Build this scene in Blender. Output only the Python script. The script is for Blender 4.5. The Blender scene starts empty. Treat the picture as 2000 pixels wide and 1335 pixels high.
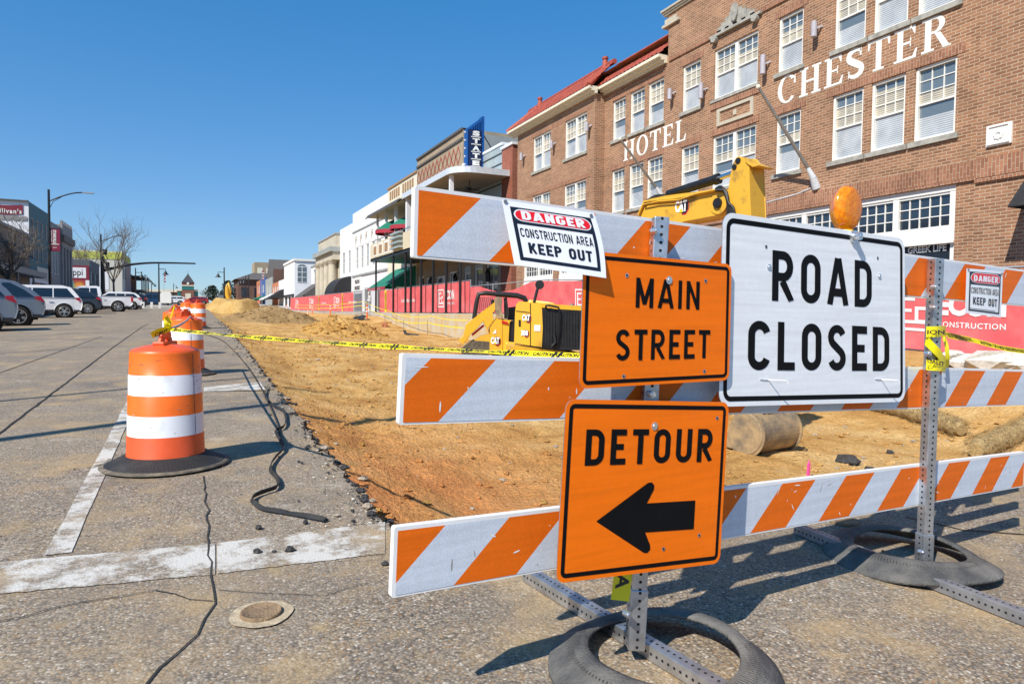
import bpy, math, random
from math import sin, cos, pi, radians as R, sqrt, atan2, tan
from mathutils import Vector as V, Matrix, noise as NZ
random.seed(7)
scene = bpy.context.scene
COL = scene.collection

# ------------------------------------------------------------------ camera, sky, sun, exposure
FPX = 1333.0
CAM = V((0, 0, 1.23))
YAW, PITCH, ROLL = R(24.807), R(2.308), 0.0110
_Rt = V((cos(YAW), -sin(YAW), 0)); _Fh = V((sin(YAW), cos(YAW), 0)); _Z = V((0, 0, 1))
_F = _Fh*cos(PITCH) - _Z*sin(PITCH); _U = _Fh*sin(PITCH) + _Z*cos(PITCH)
_R2 = _Rt*cos(ROLL) + _U*sin(ROLL); _U2 = _U*cos(ROLL) - _Rt*sin(ROLL)
cd = bpy.data.cameras.new("camera"); cam = bpy.data.objects.new("camera", cd); COL.objects.link(cam)
cd.sensor_width = 36.0; cd.lens = 36.0*FPX/2000; cd.clip_start = 0.05; cd.clip_end = 5000
cam.matrix_world = Matrix(((_R2.x, _U2.x, -_F.x, CAM.x), (_R2.y, _U2.y, -_F.y, CAM.y), (_R2.z, _U2.z, -_F.z, CAM.z), (0, 0, 0, 1)))
scene.camera = cam

SUN_AZ, SUN_EL = R(30), R(45)                      # shadows fall along (cos, sin) of SUN_AZ
world = bpy.data.worlds.new("World"); scene.world = world; world.use_nodes = True
nt = world.node_tree; bg = nt.nodes['Background']
sk = nt.nodes.new('ShaderNodeTexSky'); sk.sky_type = 'NISHITA'; sk.sun_disc = False
sk.sun_elevation = SUN_EL
_sd = V((-cos(SUN_AZ), -sin(SUN_AZ), 0))
sk.sun_rotation = atan2(_sd.x, _sd.y)
sk.altitude = 0; sk.air_density = 1.0; sk.dust_density = 0.1; sk.ozone_density = 3.6
hs = nt.nodes.new('ShaderNodeHueSaturation'); hs.inputs['Saturation'].default_value = 1.32; hs.inputs['Value'].default_value = 1.12; hs.inputs['Hue'].default_value = 0.5025
tn = nt.nodes.new('ShaderNodeMixRGB'); tn.blend_type = 'MULTIPLY'; tn.inputs[0].default_value = 1; tn.inputs[2].default_value = (0.97, 0.97, 1.13, 1); nt.links.new(sk.outputs[0], tn.inputs[1]); nt.links.new(tn.outputs[0], hs.inputs['Color']); gm = nt.nodes.new('ShaderNodeGamma'); gm.inputs[1].default_value = 0.57; nt.links.new(hs.outputs[0], gm.inputs[0]); t2 = nt.nodes.new('ShaderNodeMixRGB'); t2.blend_type = 'MULTIPLY'; t2.inputs[0].default_value = 1; t2.inputs[2].default_value = (1.158, 1.53, 1.77, 1); nt.links.new(gm.outputs[0], t2.inputs[1]); nt.links.new(t2.outputs[0], bg.inputs[0]); bg.inputs[1].default_value = 0.1
sl = bpy.data.lights.new("sun", 'SUN'); sun = bpy.data.objects.new("sun", sl); COL.objects.link(sun)
sl.energy = 4.4; sl.angle = R(0.5); sl.color = (1, 0.94, 0.84)
_to = V((-cos(SUN_AZ)*cos(SUN_EL), -sin(SUN_AZ)*cos(SUN_EL), sin(SUN_EL)))
sun.rotation_euler = _to.to_track_quat('Z', 'Y').to_euler()
scene.view_settings.view_transform = 'Standard'; scene.view_settings.look = 'None'
scene.view_settings.exposure = 0.5; scene.view_settings.gamma = 1

# ------------------------------------------------------------------ measuring: a pixel of the photograph to a point on a real plane
def ray(px, py): return _F*FPX + _R2*(px - 1000) - _U2*(py - 667.5)
def onX(px, py, X): d = ray(px, py); return CAM + d*(X/d.x)
def onY(px, py, Y): d = ray(px, py); return CAM + d*(Y/d.y)
_G = [(-100, -1.0), (0, 0.0), (6, .11), (12, .27), (27, .66), (43, .87), (60, 1.2), (330, 5.2), (3000, 5.2)]
def gY(y):
    for (a, p), (b, q) in zip(_G, _G[1:]):
        if y <= b: return p + (q - p)*(y - a)/(b - a)
    return 5.2
def zr(x, y): return gY(y) - 0.02*max(0.0, min(x, 13) - 1.2) - 0.02*max(0.0, min(-x, 11.2) - 1)*min(1, max(0, y)/20)
def onG(px, py, dz=0.0, f=None):
    d = ray(px, py); t = 5.0; f = f or zr
    p = CAM.copy()
    for _ in range(60):
        z = f(p.x, p.y) + dz; g = 0.0155
        t = (z - g*p.y - CAM.z)/(d.z - g*d.y); p = CAM + d*t
        if t < 0 or p.length > 500: return CAM + d*(300/d.length)
    return p

# ------------------------------------------------------------------ materials
MATS = {}
def nodes(m): return m.node_tree.nodes, m.node_tree.links
def mat(name, col, rough=0.6, metal=0.0, var=0.12, scale=6.0, bump=0.0, bscale=60.0, col2=None, th=(0.45, 0.6), detail=6, spec=0.5, streak=None, coat=0.0):
    m = bpy.data.materials.new(name); m.use_nodes = True; N, L = nodes(m); MATS[name] = m
    b = N['Principled BSDF']; b.inputs['Roughness'].default_value = rough; b.inputs['Metallic'].default_value = metal
    b.inputs['Specular IOR Level'].default_value = spec; b.inputs['Coat Weight'].default_value = coat
    tc = N.new('ShaderNodeTexCoord'); vec = tc.outputs['Object']
    if streak:
        mp = N.new('ShaderNodeMapping'); mp.inputs['Scale'].default_value = streak; L.new(vec, mp.inputs[0]); vec = mp.outputs[0]
    n = N.new('ShaderNodeTexNoise'); n.inputs['Scale'].default_value = scale; n.inputs['Detail'].default_value = detail; n.inputs['Roughness'].default_value = 0.62
    L.new(vec, n.inputs['Vector'])
    rp = N.new('ShaderNodeValToRGB'); L.new(n.outputs['Fac'], rp.inputs[0])
    c2 = col2 or tuple(min(1, c*(1 + var)) for c in col); c1 = col if col2 else tuple(c*(1 - var) for c in col)
    e = rp.color_ramp.elements; e[0].position, e[1].position = th if col2 else (0.3, 0.7); e[0].color = (*c1, 1); e[1].color = (*c2, 1)
    L.new(rp.outputs[0], b.inputs['Base Color'])
    if bump:
        n2 = N.new('ShaderNodeTexNoise'); n2.inputs['Scale'].default_value = bscale; n2.inputs['Detail'].default_value = 5; L.new(tc.outputs['Object'], n2.inputs['Vector'])
        bp_ = N.new('ShaderNodeBump'); bp_.inputs['Strength'].default_value = bump; bp_.inputs['Distance'].default_value = 0.02
        L.new(n2.outputs['Fac'], bp_.inputs['Height']); L.new(bp_.outputs[0], b.inputs['Normal'])
    return m
def brick_mat(name, c1, c2, mortar, bw=0.225, rh=0.0755, ms=0.009, stain=0.25, vert=False):
    m = bpy.data.materials.new(name); m.use_nodes = True; N, L = nodes(m); MATS[name] = m
    b = N['Principled BSDF']; b.inputs['Roughness'].default_value = 0.85; b.inputs['Specular IOR Level'].default_value = 0.2
    g = N.new('ShaderNodeNewGeometry'); sp = N.new('ShaderNodeSeparateXYZ'); L.new(g.outputs['Position'], sp.inputs[0])
    ad = N.new('ShaderNodeMath'); L.new(sp.outputs[0], ad.inputs[0]); L.new(sp.outputs[1], ad.inputs[1])
    cb = N.new('ShaderNodeCombineXYZ')
    if vert: L.new(sp.outputs[2], cb.inputs[0]); L.new(ad.outputs[0], cb.inputs[1])
    else: L.new(ad.outputs[0], cb.inputs[0]); L.new(sp.outputs[2], cb.inputs[1])
    br = N.new('ShaderNodeTexBrick'); L.new(cb.outputs[0], br.inputs['Vector'])
    br.inputs['Scale'].default_value = 1; br.inputs['Brick Width'].default_value = bw; br.inputs['Row Height'].default_value = rh
    br.inputs['Mortar Size'].default_value = ms; br.inputs['Mortar Smooth'].default_value = 0.3; br.inputs['Bias'].default_value = 0.0
    br.inputs['Color1'].default_value = (*c1, 1); br.inputs['Color2'].default_value = (*c2, 1); br.inputs['Mortar'].default_value = (*mortar, 1)
    n = N.new('ShaderNodeTexNoise'); n.inputs['Scale'].default_value = 0.9; n.inputs['Detail'].default_value = 8; n.inputs['Roughness'].default_value = 0.7; L.new(g.outputs['Position'], n.inputs['Vector'])
    mr = N.new('ShaderNodeMapRange'); mr.inputs[1].default_value = 0.3; mr.inputs[2].default_value = 0.75; mr.inputs[3].default_value = 1 - stain; mr.inputs[4].default_value = 1 + stain; L.new(n.outputs['Fac'], mr.inputs[0])
    mx = N.new('ShaderNodeMixRGB'); mx.blend_type = 'MULTIPLY'; mx.inputs[0].default_value = 1; L.new(br.outputs['Color'], mx.inputs[1]); L.new(mr.outputs[0], mx.inputs[2])
    L.new(mx.outputs[0], b.inputs['Base Color'])
    bp_ = N.new('ShaderNodeBump'); bp_.inputs['Strength'].default_value = 0.6; bp_.inputs['Distance'].default_value = 0.006; bp_.invert = True
    L.new(br.outputs['Fac'], bp_.inputs['Height']); L.new(bp_.outputs[0], b.inputs['Normal'])
    return m
def glass_mat(name, col, rough=0.06):
    m = bpy.data.materials.new(name); m.use_nodes = True; b = m.node_tree.nodes['Principled BSDF']; MATS[name] = m
    b.inputs['Base Color'].default_value = (*col, 1); b.inputs['Roughness'].default_value = rough; b.inputs['Specular IOR Level'].default_value = 0.9; b.inputs['Coat Weight'].default_value = 0.4; b.inputs['Coat Roughness'].default_value = 0.03
    return m
def blind_mat(name, c1, c2, pitch):
    """closed or half-closed slatted blinds behind a pane: thin horizontal slats, glossy as glass"""
    m = bpy.data.materials.new(name); m.use_nodes = True; N, L = nodes(m); MATS[name] = m
    b = N['Principled BSDF']; b.inputs['Roughness'].default_value = 0.12; b.inputs['Specular IOR Level'].default_value = 0.8
    g = N.new('ShaderNodeNewGeometry'); sp = N.new('ShaderNodeSeparateXYZ'); L.new(g.outputs['Position'], sp.inputs[0])
    a = N.new('ShaderNodeMath'); a.operation = 'MULTIPLY'; a.inputs[1].default_value = 2*pi/pitch; L.new(sp.outputs[2], a.inputs[0])
    s = N.new('ShaderNodeMath'); s.operation = 'SINE'; L.new(a.outputs[0], s.inputs[0])
    n = N.new('ShaderNodeTexNoise'); n.inputs['Scale'].default_value = 2.2; n.inputs['Detail'].default_value = 3; L.new(g.outputs['Position'], n.inputs['Vector'])
    s2 = N.new('ShaderNodeMath'); s2.operation = 'MULTIPLY_ADD'; s2.inputs[1].default_value = 0.32; s2.inputs[2].default_value = 0.05; L.new(s.outputs[0], s2.inputs[0])
    s3 = N.new('ShaderNodeMath'); L.new(s2.outputs[0], s3.inputs[0]); L.new(n.outputs['Fac'], s3.inputs[1])
    rp = N.new('ShaderNodeValToRGB'); L.new(s3.outputs[0], rp.inputs[0]); e = rp.color_ramp.elements
    e[0].position = 0.25; e[0].color = (*c1, 1); e[1].position = 0.8; e[1].color = (*c2, 1)
    L.new(rp.outputs[0], b.inputs['Base Color'])
    return m
def plain(name, col, rough=0.5, metal=0.0, spec=0.5, coat=0.0):
    m = bpy.data.materials.new(name); m.use_nodes = True; b = m.node_tree.nodes['Principled BSDF']; MATS[name] = m
    b.inputs['Base Color'].default_value = (*col, 1); b.inputs['Roughness'].default_value = rough; b.inputs['Metallic'].default_value = metal; b.inputs['Specular IOR Level'].default_value = spec; b.inputs['Coat Weight'].default_value = coat
    return m
def S(r, g, b):                                      # sRGB 0-255 to linear
    f = lambda c: (c/255/12.92) if c <= 10 else ((c/255 + 0.055)/1.055)**2.4
    return (f(r), f(g), f(b))

# ------------------------------------------------------------------ mesh builder
class MB:
    def __init__(s, T=None): s.v = []; s.f = []; s.m = []; s.sm = []; s.T = T
    def add(s, vs, fs, m=0, smooth=False):
        o = len(s.v); T = s.T
        s.v += [T @ V(p) for p in vs] if T else [V(p) for p in vs]
        for f in fs: s.f.append([i + o for i in f]); s.m.append(m); s.sm.append(smooth)
        return s
    def box(s, c, d, m=0, rot=None):
        hx, hy, hz = d[0]/2, d[1]/2, d[2]/2; c = V(c)
        ps = [V((x, y, z)) for x in (-hx, hx) for y in (-hy, hy) for z in (-hz, hz)]
        if rot is not None: ps = [rot @ p for p in ps]
        return s.add([c + p for p in ps], [(0, 1, 3, 2), (4, 6, 7, 5), (0, 4, 5, 1), (2, 3, 7, 6), (0, 2, 6, 4), (1, 5, 7, 3)], m)
    def span(s, a, b, m=0):
        return s.box([(a[i] + b[i])/2 for i in range(3)], [abs(b[i] - a[i]) for i in range(3)], m)
    def beam(s, p0, p1, w, h, m=0, up=(0, 0, 1)):
        p0, p1 = V(p0), V(p1); d = (p1 - p0); Ln = d.length; d.normalize(); up = V(up)
        if abs(d.dot(up)) > 0.99: up = V((0, 1, 0))
        sd = d.cross(up).normalized(); u = sd.cross(d)
        rot = Matrix((d, sd, u)).transposed()
        return s.box((p0 + p1)/2, (Ln, w, h), m, rot)
    def cyl(s, p0, p1, r0, r1=None, n=12, m=0, caps=True, smooth=True):
        p0, p1 = V(p0), V(p1); r1 = r0 if r1 is None else r1
        d = (p1 - p0).normalized(); a = d.orthogonal().normalized(); b = d.cross(a)
        vs = []
        for p, r in ((p0, r0), (p1, r1)): vs += [p + (a*cos(2*pi*i/n) + b*sin(2*pi*i/n))*r for i in range(n)]
        s.add(vs, [(i, (i + 1) % n, n + (i + 1) % n, n + i) for i in range(n)], m, smooth)
        if caps: s.add(vs, [list(range(n))[::-1], list(range(n, 2*n))], m)
        return s
    def tube(s, pts, r, n=6, m=0, smooth=True, caps=True):
        pts = [V(p) for p in pts]; rs = r if isinstance(r, (list, tuple)) else [r]*len(pts)
        vs = []; a = None
        for i, p in enumerate(pts):
            d = (pts[min(i + 1, len(pts) - 1)] - pts[max(i - 1, 0)])
            if d.length < 1e-9: d = V((0, 0, 1))
            d.normalize()
            if a is None: a = d.orthogonal().normalized()
            else:
                a = a - d*a.dot(d)
                a = a.normalized() if a.length > 1e-6 else d.orthogonal().normalized()
            b = d.cross(a)
            vs += [p + (a*cos(2*pi*k/n) + b*sin(2*pi*k/n))*rs[i] for k in range(n)]
        fs = [(i*n + k, i*n + (k + 1) % n, (i + 1)*n + (k + 1) % n, (i + 1)*n + k) for i in range(len(pts) - 1) for k in range(n)]
        s.add(vs, fs, m, smooth)
        if caps: s.add(vs[:n], [list(range(n))[::-1]], m); s.add(vs[-n:], [list(range(n))], m)
        return s
    def lathe(s, prof, n=24, m=0, o=(0, 0, 0), mats=None, smooth=True, wob=0.0, closed=False):
        o = V(o); vs = []
        for (r, z) in prof:
            for k in range(n):
                w = 1 + wob*sin(3*2*pi*k/n + z*5)
                vs.append(o + V((r*w*cos(2*pi*k/n), r*w*sin(2*pi*k/n), z)))
        P = len(prof); rng = range(P) if closed else range(P - 1)
        for i in rng:
            j = (i + 1) % P
            mm = mats[i] if mats else m
            s.add([], [])
            off = i*n, j*n
            fs = [(off[0] + k, off[0] + (k + 1) % n, off[1] + (k + 1) % n, off[1] + k) for k in range(n)]
            if i == 0: base = len(s.v); s.v += [s.T @ p for p in vs] if s.T else vs
            for f in fs: s.f.append([q + base for q in f]); s.m.append(mm); s.sm.append(smooth)
        return s
    def poly(s, pts, m=0): return s.add(pts, [list(range(len(pts)))], m)
    def prism(s, p2, O, ex, ey, d, m=0, ms=None, back=True):
        """polygon p2 in the plane (O, ex, ey), extruded by d along ex x ey (d may be negative)"""
        O, ex, ey = V(O), V(ex), V(ey); n = ex.cross(ey).normalized()
        a = [O + ex*p[0] + ey*p[1] for p in p2]; b = [p + n*d for p in a]; k = len(a)
        fs = [list(range(k, 2*k))]
        s.add(a + b, fs, m)
        s.add(a + b, [(i, (i + 1) % k, k + (i + 1) % k, k + i) for i in range(k)] + ([list(range(k))[::-1]] if back else []), m if ms is None else ms)
        return s
    def build(s, name, mats, parent=None, local=False, bevel=0.0, sub=0):
        me = bpy.data.meshes.new(name); vs = s.v
        if parent is not None and not local:
            q = parent; off = V((0, 0, 0))
            while q is not None: off += q.location; q = q.parent
            vs = [p - off for p in vs]
        me.from_pydata([tuple(p) for p in vs], [], s.f); ob = bpy.data.objects.new(name, me); COL.objects.link(ob)
        for x in (mats if isinstance(mats, (list, tuple)) else [mats]): me.materials.append(MATS[x] if isinstance(x, str) else x)
        for p, mi, sm in zip(me.polygons, s.m, s.sm): p.material_index = mi; p.use_smooth = sm
        me.update()
        if parent is not None: ob.parent = parent
        if bevel:
            bv = ob.modifiers.new("bevel", 'BEVEL'); bv.width = bevel; bv.segments = 2; bv.limit_method = 'ANGLE'; bv.angle_limit = R(50)
        return ob
def tag(o, label=None, cat=None, group=None, kind=None):
    if label: o['label'] = label
    if cat: o['category'] = cat
    if group: o['group'] = group
    if kind: o['kind'] = kind
    return o
def thing(name, label, cat, loc=(0, 0, 0), rz=0.0, group=None):
    o = bpy.data.objects.new(name, None); COL.objects.link(o); o.location = loc; o.rotation_euler = (0, 0, rz); o.empty_display_size = 0.2
    return tag(o, label, cat, group)
def copy_tree(o, parent=None):
    c = o.copy(); COL.objects.link(c); c.parent = parent
    for ch in [x for x in bpy.data.objects if x.parent == o]: copy_tree(ch, c)
    return c

# ------------------------------------------------------------------ lettering
_tc = {}
def text2d(t, bold=0.0, space=1.0):
    """(verts2d, faces, width) in the built-in font, cap height 1, from x = 0"""
    key = (t, bold, space)
    if key in _tc: return _tc[key]
    def mk(txt):
        cu = bpy.data.curves.new("t", 'FONT'); cu.body = txt; cu.offset = bold; cu.space_character = space; cu.resolution_u = 3
        ob = bpy.data.objects.new("t", cu); COL.objects.link(ob); bpy.context.view_layer.update()
        dg = bpy.context.evaluated_depsgraph_get(); me = bpy.data.meshes.new_from_object(ob.evaluated_get(dg))
        vs = [(v.co.x, v.co.y) for v in me.vertices]; fs = [list(p.vertices) for p in me.polygons]
        bpy.data.objects.remove(ob); bpy.data.curves.remove(cu); bpy.data.meshes.remove(me)
        return vs, fs
    hv, _ = mk("H"); y0 = min(p[1] for p in hv); h = max(p[1] for p in hv) - y0
    vs, fs = mk(t); x0 = min(p[0] for p in vs)
    vs = [((p[0] - x0)/h, (p[1] - y0)/h) for p in vs]; w = max(p[0] for p in vs)
    _tc[key] = (vs, fs, w); return _tc[key]
def put_text(mb, t, F, x, y, h, w=None, m=0, bold=0.0, space=1.0, align='c', dn=0.0):
    """text with its baseline at (x, y) of the chart F(u, v, n); h cap height, w total width"""
    vs, fs, tw = text2d(t, bold, space)
    sx = (w/tw) if w else h
    x0 = x - (sx*tw/2 if align == 'c' else 0)
    mb.add([F(x0 + p[0]*sx, y + p[1]*h, dn) for p in vs], fs, m)
def chart(O, ex, ey):
    O, ex, ey = V(O), V(ex), V(ey); n = ex.cross(ey).normalized()
    return lambda u, v, d=0.0: O + ex*u + ey*v + n*d
def stroke_strip(pts, t, closed=False):
    """a line of even width as one strip: verts2d, faces"""
    n = len(pts); L_, R_ = [], []
    for i in range(n):
        a = V(pts[i - 1]) if (i > 0 or closed) else None; b = V(pts[i]); c = V(pts[(i + 1) % n]) if (i < n - 1 or closed) else None
        d1 = (b - a).normalized() if a is not None else (c - b).normalized(); d2 = (c - b).normalized() if c is not None else d1
        n1 = V((-d1.y, d1.x)); n2 = V((-d2.y, d2.x)); mm = (n1 + n2)
        mm = mm.normalized() if mm.length > 1e-6 else n1; k = min(2.2, 1/max(0.3, mm.dot(n1)))
        L_.append(b + mm*(t/2*k)); R_.append(b - mm*(t/2*k))
    vs = [tuple(p) for p in L_ + R_]; rg = range(n if closed else n - 1)
    return vs, [(i, (i + 1) % n, n + (i + 1) % n, n + i) for i in rg]
def arc(cx, cy, rx, ry, a0, a1, n=12):
    return [(cx + rx*cos(R(a0 + (a1 - a0)*i/n)), cy + ry*sin(R(a0 + (a1 - a0)*i/n))) for i in range(n + 1)]
def hwy(ch, t):
    """block road-sign capital as lists of stroke centre lines (closed flag), width"""
    h = t/2; w = 0.56
    if ch == 'O': rx = w/2 - h; return [(arc(w/2, 1 - w/2, rx, w/2 - h, 0, 180) + arc(w/2, w/2, rx, w/2 - h, 180, 360), True)], w
    if ch == 'C': rx = w/2 - h; return [(arc(w/2, 1 - w/2, rx, w/2 - h, 15, 180) + arc(w/2, w/2, rx, w/2 - h, 180, 345), False)], w
    if ch == 'U': rx = w/2 - h; return [([(h, 1)] + arc(w/2, w/2, rx, w/2 - h, 180, 360) + [(w - h, 1)], False)], w
    if ch == 'D': return [([(h, h), (w - .29, h)] + arc(w - .29, .29, .29 - h, .29 - h, -80, 0, 6) + arc(w - .29, .71, .29 - h, .29 - h, 0, 80, 6) + [(w - .29, 1 - h), (h, 1 - h)], True)], w
    if ch == 'R': w = .58; return [([(t, 1 - h), (w - .29, 1 - h)] + arc(w - .29, .7, .27 - h, .3 - h, 80, -80, 8) + [(w - .29, .4 + h), (t, .4 + h)], False), ([(h, 0), (h, 1)], False), ([(.27, .4), (w - h + .02, 0)], False)], w
    if ch == 'S': w = .54; rx = w/2 - h; return [(arc(w/2, .73, rx, .27 - h, 20, 232, 12) + arc(w/2, .27, rx, .27 - h, 52, -160, 12), False)], w
    if ch == 'E': w = .48; return [([(h, 0), (h, 1)], False), ([(t, 1 - h), (w, 1 - h)], False), ([(t, .5), (w - .07, .5)], False), ([(t, h), (w, h)], False)], w
    if ch == 'L': w = .46; return [([(h, 0), (h, 1)], False), ([(t, h), (w, h)], False)], w
    if ch == 'T': w = .52; return [([(0, 1 - h), (w, 1 - h)], False), ([(w/2, 0), (w/2, 1 - t)], False)], w
    if ch == 'I': return [([(h, 0), (h, 1)], False)], t
    if ch == 'A': w = .64; return [([(h*.9, 0), (w/2 - .015, 1)], False), ([(w - h*.9, 0), (w/2 + .015, 1)], False), ([(.17, .27), (w - .17, .27)], False)], w
    if ch == 'M': w = .68; return [([(h, 0), (h, 1)], False), ([(w - h, 0), (w - h, 1)], False), ([(h*.9, 1), (w/2, .12)], False), ([(w - h*.9, 1), (w/2, .12)], False)], w
    if ch == 'N': w = .56; return [([(h, 0), (h, 1)], False), ([(w - h, 0), (w - h, 1)], False), ([(h*.9, 1), (w - h*.9, 0)], False)], w
    if ch == 'G': rx = w/2 - h; return [(arc(w/2, 1 - w/2, rx, w/2 - h, 15, 180) + arc(w/2, w/2, rx, w/2 - h, 180, 360) + [(w - h, .48), (w*.55, .48)], False)], w
    if ch == 'K': return [([(h, 0), (h, 1)], False), ([(t*.9, .38), (w - h*1.1, 1)], False), ([(.24, .55), (w - h*.8, 0)], False)], w
    if ch == 'P': return [([(t, 1 - h), (w - .29, 1 - h)] + arc(w - .29, .7, .29 - h, .3 - h, 80, -80, 8) + [(w - .29, .4 + h), (t, .4 + h)], False), ([(h, 0), (h, 1)], False)], w
    return [], 0.3
def hwy_text(mb, t, F, x0, x1, y, h, m, th=0.17, dn=0.001, gap=0.16):
    items = [hwy(c, th) for c in t]; W = sum(i[1] for i in items) + gap*(len(t) - 1); sx = (x1 - x0)/W; x = x0; k = 0
    for st, w in items:
        for pts, cl in st:
            vs, fs = stroke_strip(pts, th, cl); k += 1
            mb.add([F(x + p[0]*sx, y + min(1, max(0, p[1]))*h, dn + 0.00025*(k % 4)) for p in vs], fs, m)
        x += (w + gap)*sx
def serif(ch):
    """painted roman capital: polygons in a unit-high box, width"""
    T, t, s = .2, .075, .07; P = []
    def q(x0, y0, x1, y1): P.append([(x0, y0), (x1, y0), (x1, y1), (x0, y1)])
    def stem(x, y0=0, y1=1, a=.1): q(x, y0 + s, x + T, y1 - s); q(x - a, y0, x + T + a, y0 + s); q(x - a, y1 - s, x + T + a, y1)
    def ring(cx, cy, rx, ry, a0, a1, tt=T, tn=t, n=16):
        for i in range(n):
            A, B = R(a0 + (a1 - a0)*i/n), R(a0 + (a1 - a0)*(i + 1)/n)
            g = lambda a, k: (cx + (rx - k*tt)*cos(a), cy + (ry - k*tn)*sin(a))
            P.append([g(A, 0), g(B, 0), g(B, 1), g(A, 1)])
    if ch == 'H': stem(.1); stem(.66); q(.3, .47, .66, .47 + t); return P, .96
    if ch == 'O': ring(.46, .5, .46, .52, 0, 360, n=32); return P, .92
    if ch == 'C': ring(.46, .5, .46, .52, 42, 318, n=26); P.append([(.76, .62), (.86, .62), (.83, .98), (.78, .84)]); return P, .88
    if ch == 'T': q(.3, s, .5, 1 - t); q(.2, 0, .6, s); q(0, 1 - t, .8, 1); P.append([(0, .72), (.05, .72), (.1, 1 - t), (0, 1 - t)]); P.append([(.75, .72), (.8, .72), (.8, 1 - t), (.7, 1 - t)]); return P, .8
    if ch == 'E': stem(.1, a=.1); q(.4, 1 - t, .7, 1); q(.4, 0, .74, t); q(.3, .48, .56, .48 + t); P.append([(.66, .74), (.7, .74), (.7, 1 - t), (.58, 1 - t)]); P.append([(.62, t), (.74, t), (.78, .28), (.73, .28)]); q(.53, .38, .57, .47); q(.53, .56, .57, .65); return P, .76
    if ch == 'L': stem(.1); q(.4, 0, .68, t); P.append([(.56, t), (.68, t), (.72, .3), (.67, .3)]); return P, .7
    if ch == 'R': stem(.1); ring(.4, .75, .32, .25, 90, -90, T*.9, t, 12); q(.3, 1 - t, .4, .9999); q(.3, .5, .4, .5 + t); P.append([(.4, .5), (.58, .5), (.86, .04), (.66, .04)]); q(.66, 0, .92, s*.6); return P, .92
    if ch == 'S':
        c = arc(.33, .75, .25, .19, 35, 235, 10) + arc(.33, .25, .26, .19, 55, -145, 10); n = len(c)
        for i in range(n - 1):
            def o(j):
                a, b = V(c[max(0, j - 1)]), V(c[min(n - 1, j + 1)]); d = (b - a).normalized(); k = (.045 + .065*sin(pi*j/(n - 1)))
                return V(c[j]) + V((-d.y, d.x))*k, V(c[j]) - V((-d.y, d.x))*k
            a, b = o(i); e, f = o(i + 1); P.append([tuple(a), tuple(e), tuple(f), tuple(b)])
        P.append([(.5, .72), (.57, .7), (.57, 1), (.52, .92)]); P.append([(.08, .3), (.13, .28), (.12, .1), (.08, 0)]); return P, .66
    return P, .4
def rrect(w, h, r, n=6):
    p = []
    for cx, cy, a in ((w - r, h - r, 0), (r, h - r, 90), (r, r, 180), (w - r, r, 270)):
        p += [(cx + r*cos(R(a + 90*i/n)), cy + r*sin(R(a + 90*i/n))) for i in range(n + 1)]
    return p
def rring(mb, w, h, ins, t, r, F, dn, m):
    a = [(p[0] + ins, p[1] + ins) for p in rrect(w - 2*ins, h - 2*ins, r)]; b = [(p[0] + ins + t, p[1] + ins + t) for p in rrect(w - 2*ins - 2*t, h - 2*ins - 2*t, max(.001, r - t))]
    k = len(a); mb.add([F(*p, dn) for p in a + b], [(i, (i + 1) % k, k + (i + 1) % k, k + i) for i in range(k)], m)
def clip(poly, f):
    out = []
    for i in range(len(poly)):
        a, b = poly[i - 1], poly[i]; fa, fb = f(a), f(b)
        if (fa < 0) != (fb < 0): k = fa/(fa - fb); out.append((a[0] + (b[0] - a[0])*k, a[1] + (b[1] - a[1])*k))
        if fb >= 0: out.append(b)
    return out
def wall_holes(mb, F, u0, u1, v0, v1, holes, rev=0.12, m=0, mr=None):
    us = sorted({u0, u1} | {h[i] for h in holes for i in (0, 1)}); vs = sorted({v0, v1} | {h[i] for h in holes for i in (2, 3)})
    us = [u for u in us if u0 - 1e-6 <= u <= u1 + 1e-6]; vs = [v for v in vs if v0 - 1e-6 <= v <= v1 + 1e-6]
    for i in range(len(us) - 1):
        for j in range(len(vs) - 1):
            cu, cv = (us[i] + us[i + 1])/2, (vs[j] + vs[j + 1])/2
            if any(h[0] < cu < h[1] and h[2] < cv < h[3] for h in holes): continue
            mb.poly([F(us[i], vs[j], 0), F(us[i + 1], vs[j], 0), F(us[i + 1], vs[j + 1], 0), F(us[i], vs[j + 1], 0)], m)
    for a, b, c, d in holes:
        q = [(a, c), (b, c), (b, d), (a, d)]
        for i in range(4):
            p, r_ = q[i], q[(i + 1) % 4]
            mb.poly([F(*p, 0), F(*r_, 0), F(*r_, -rev), F(*p, -rev)], m if mr is None else mr)
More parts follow.
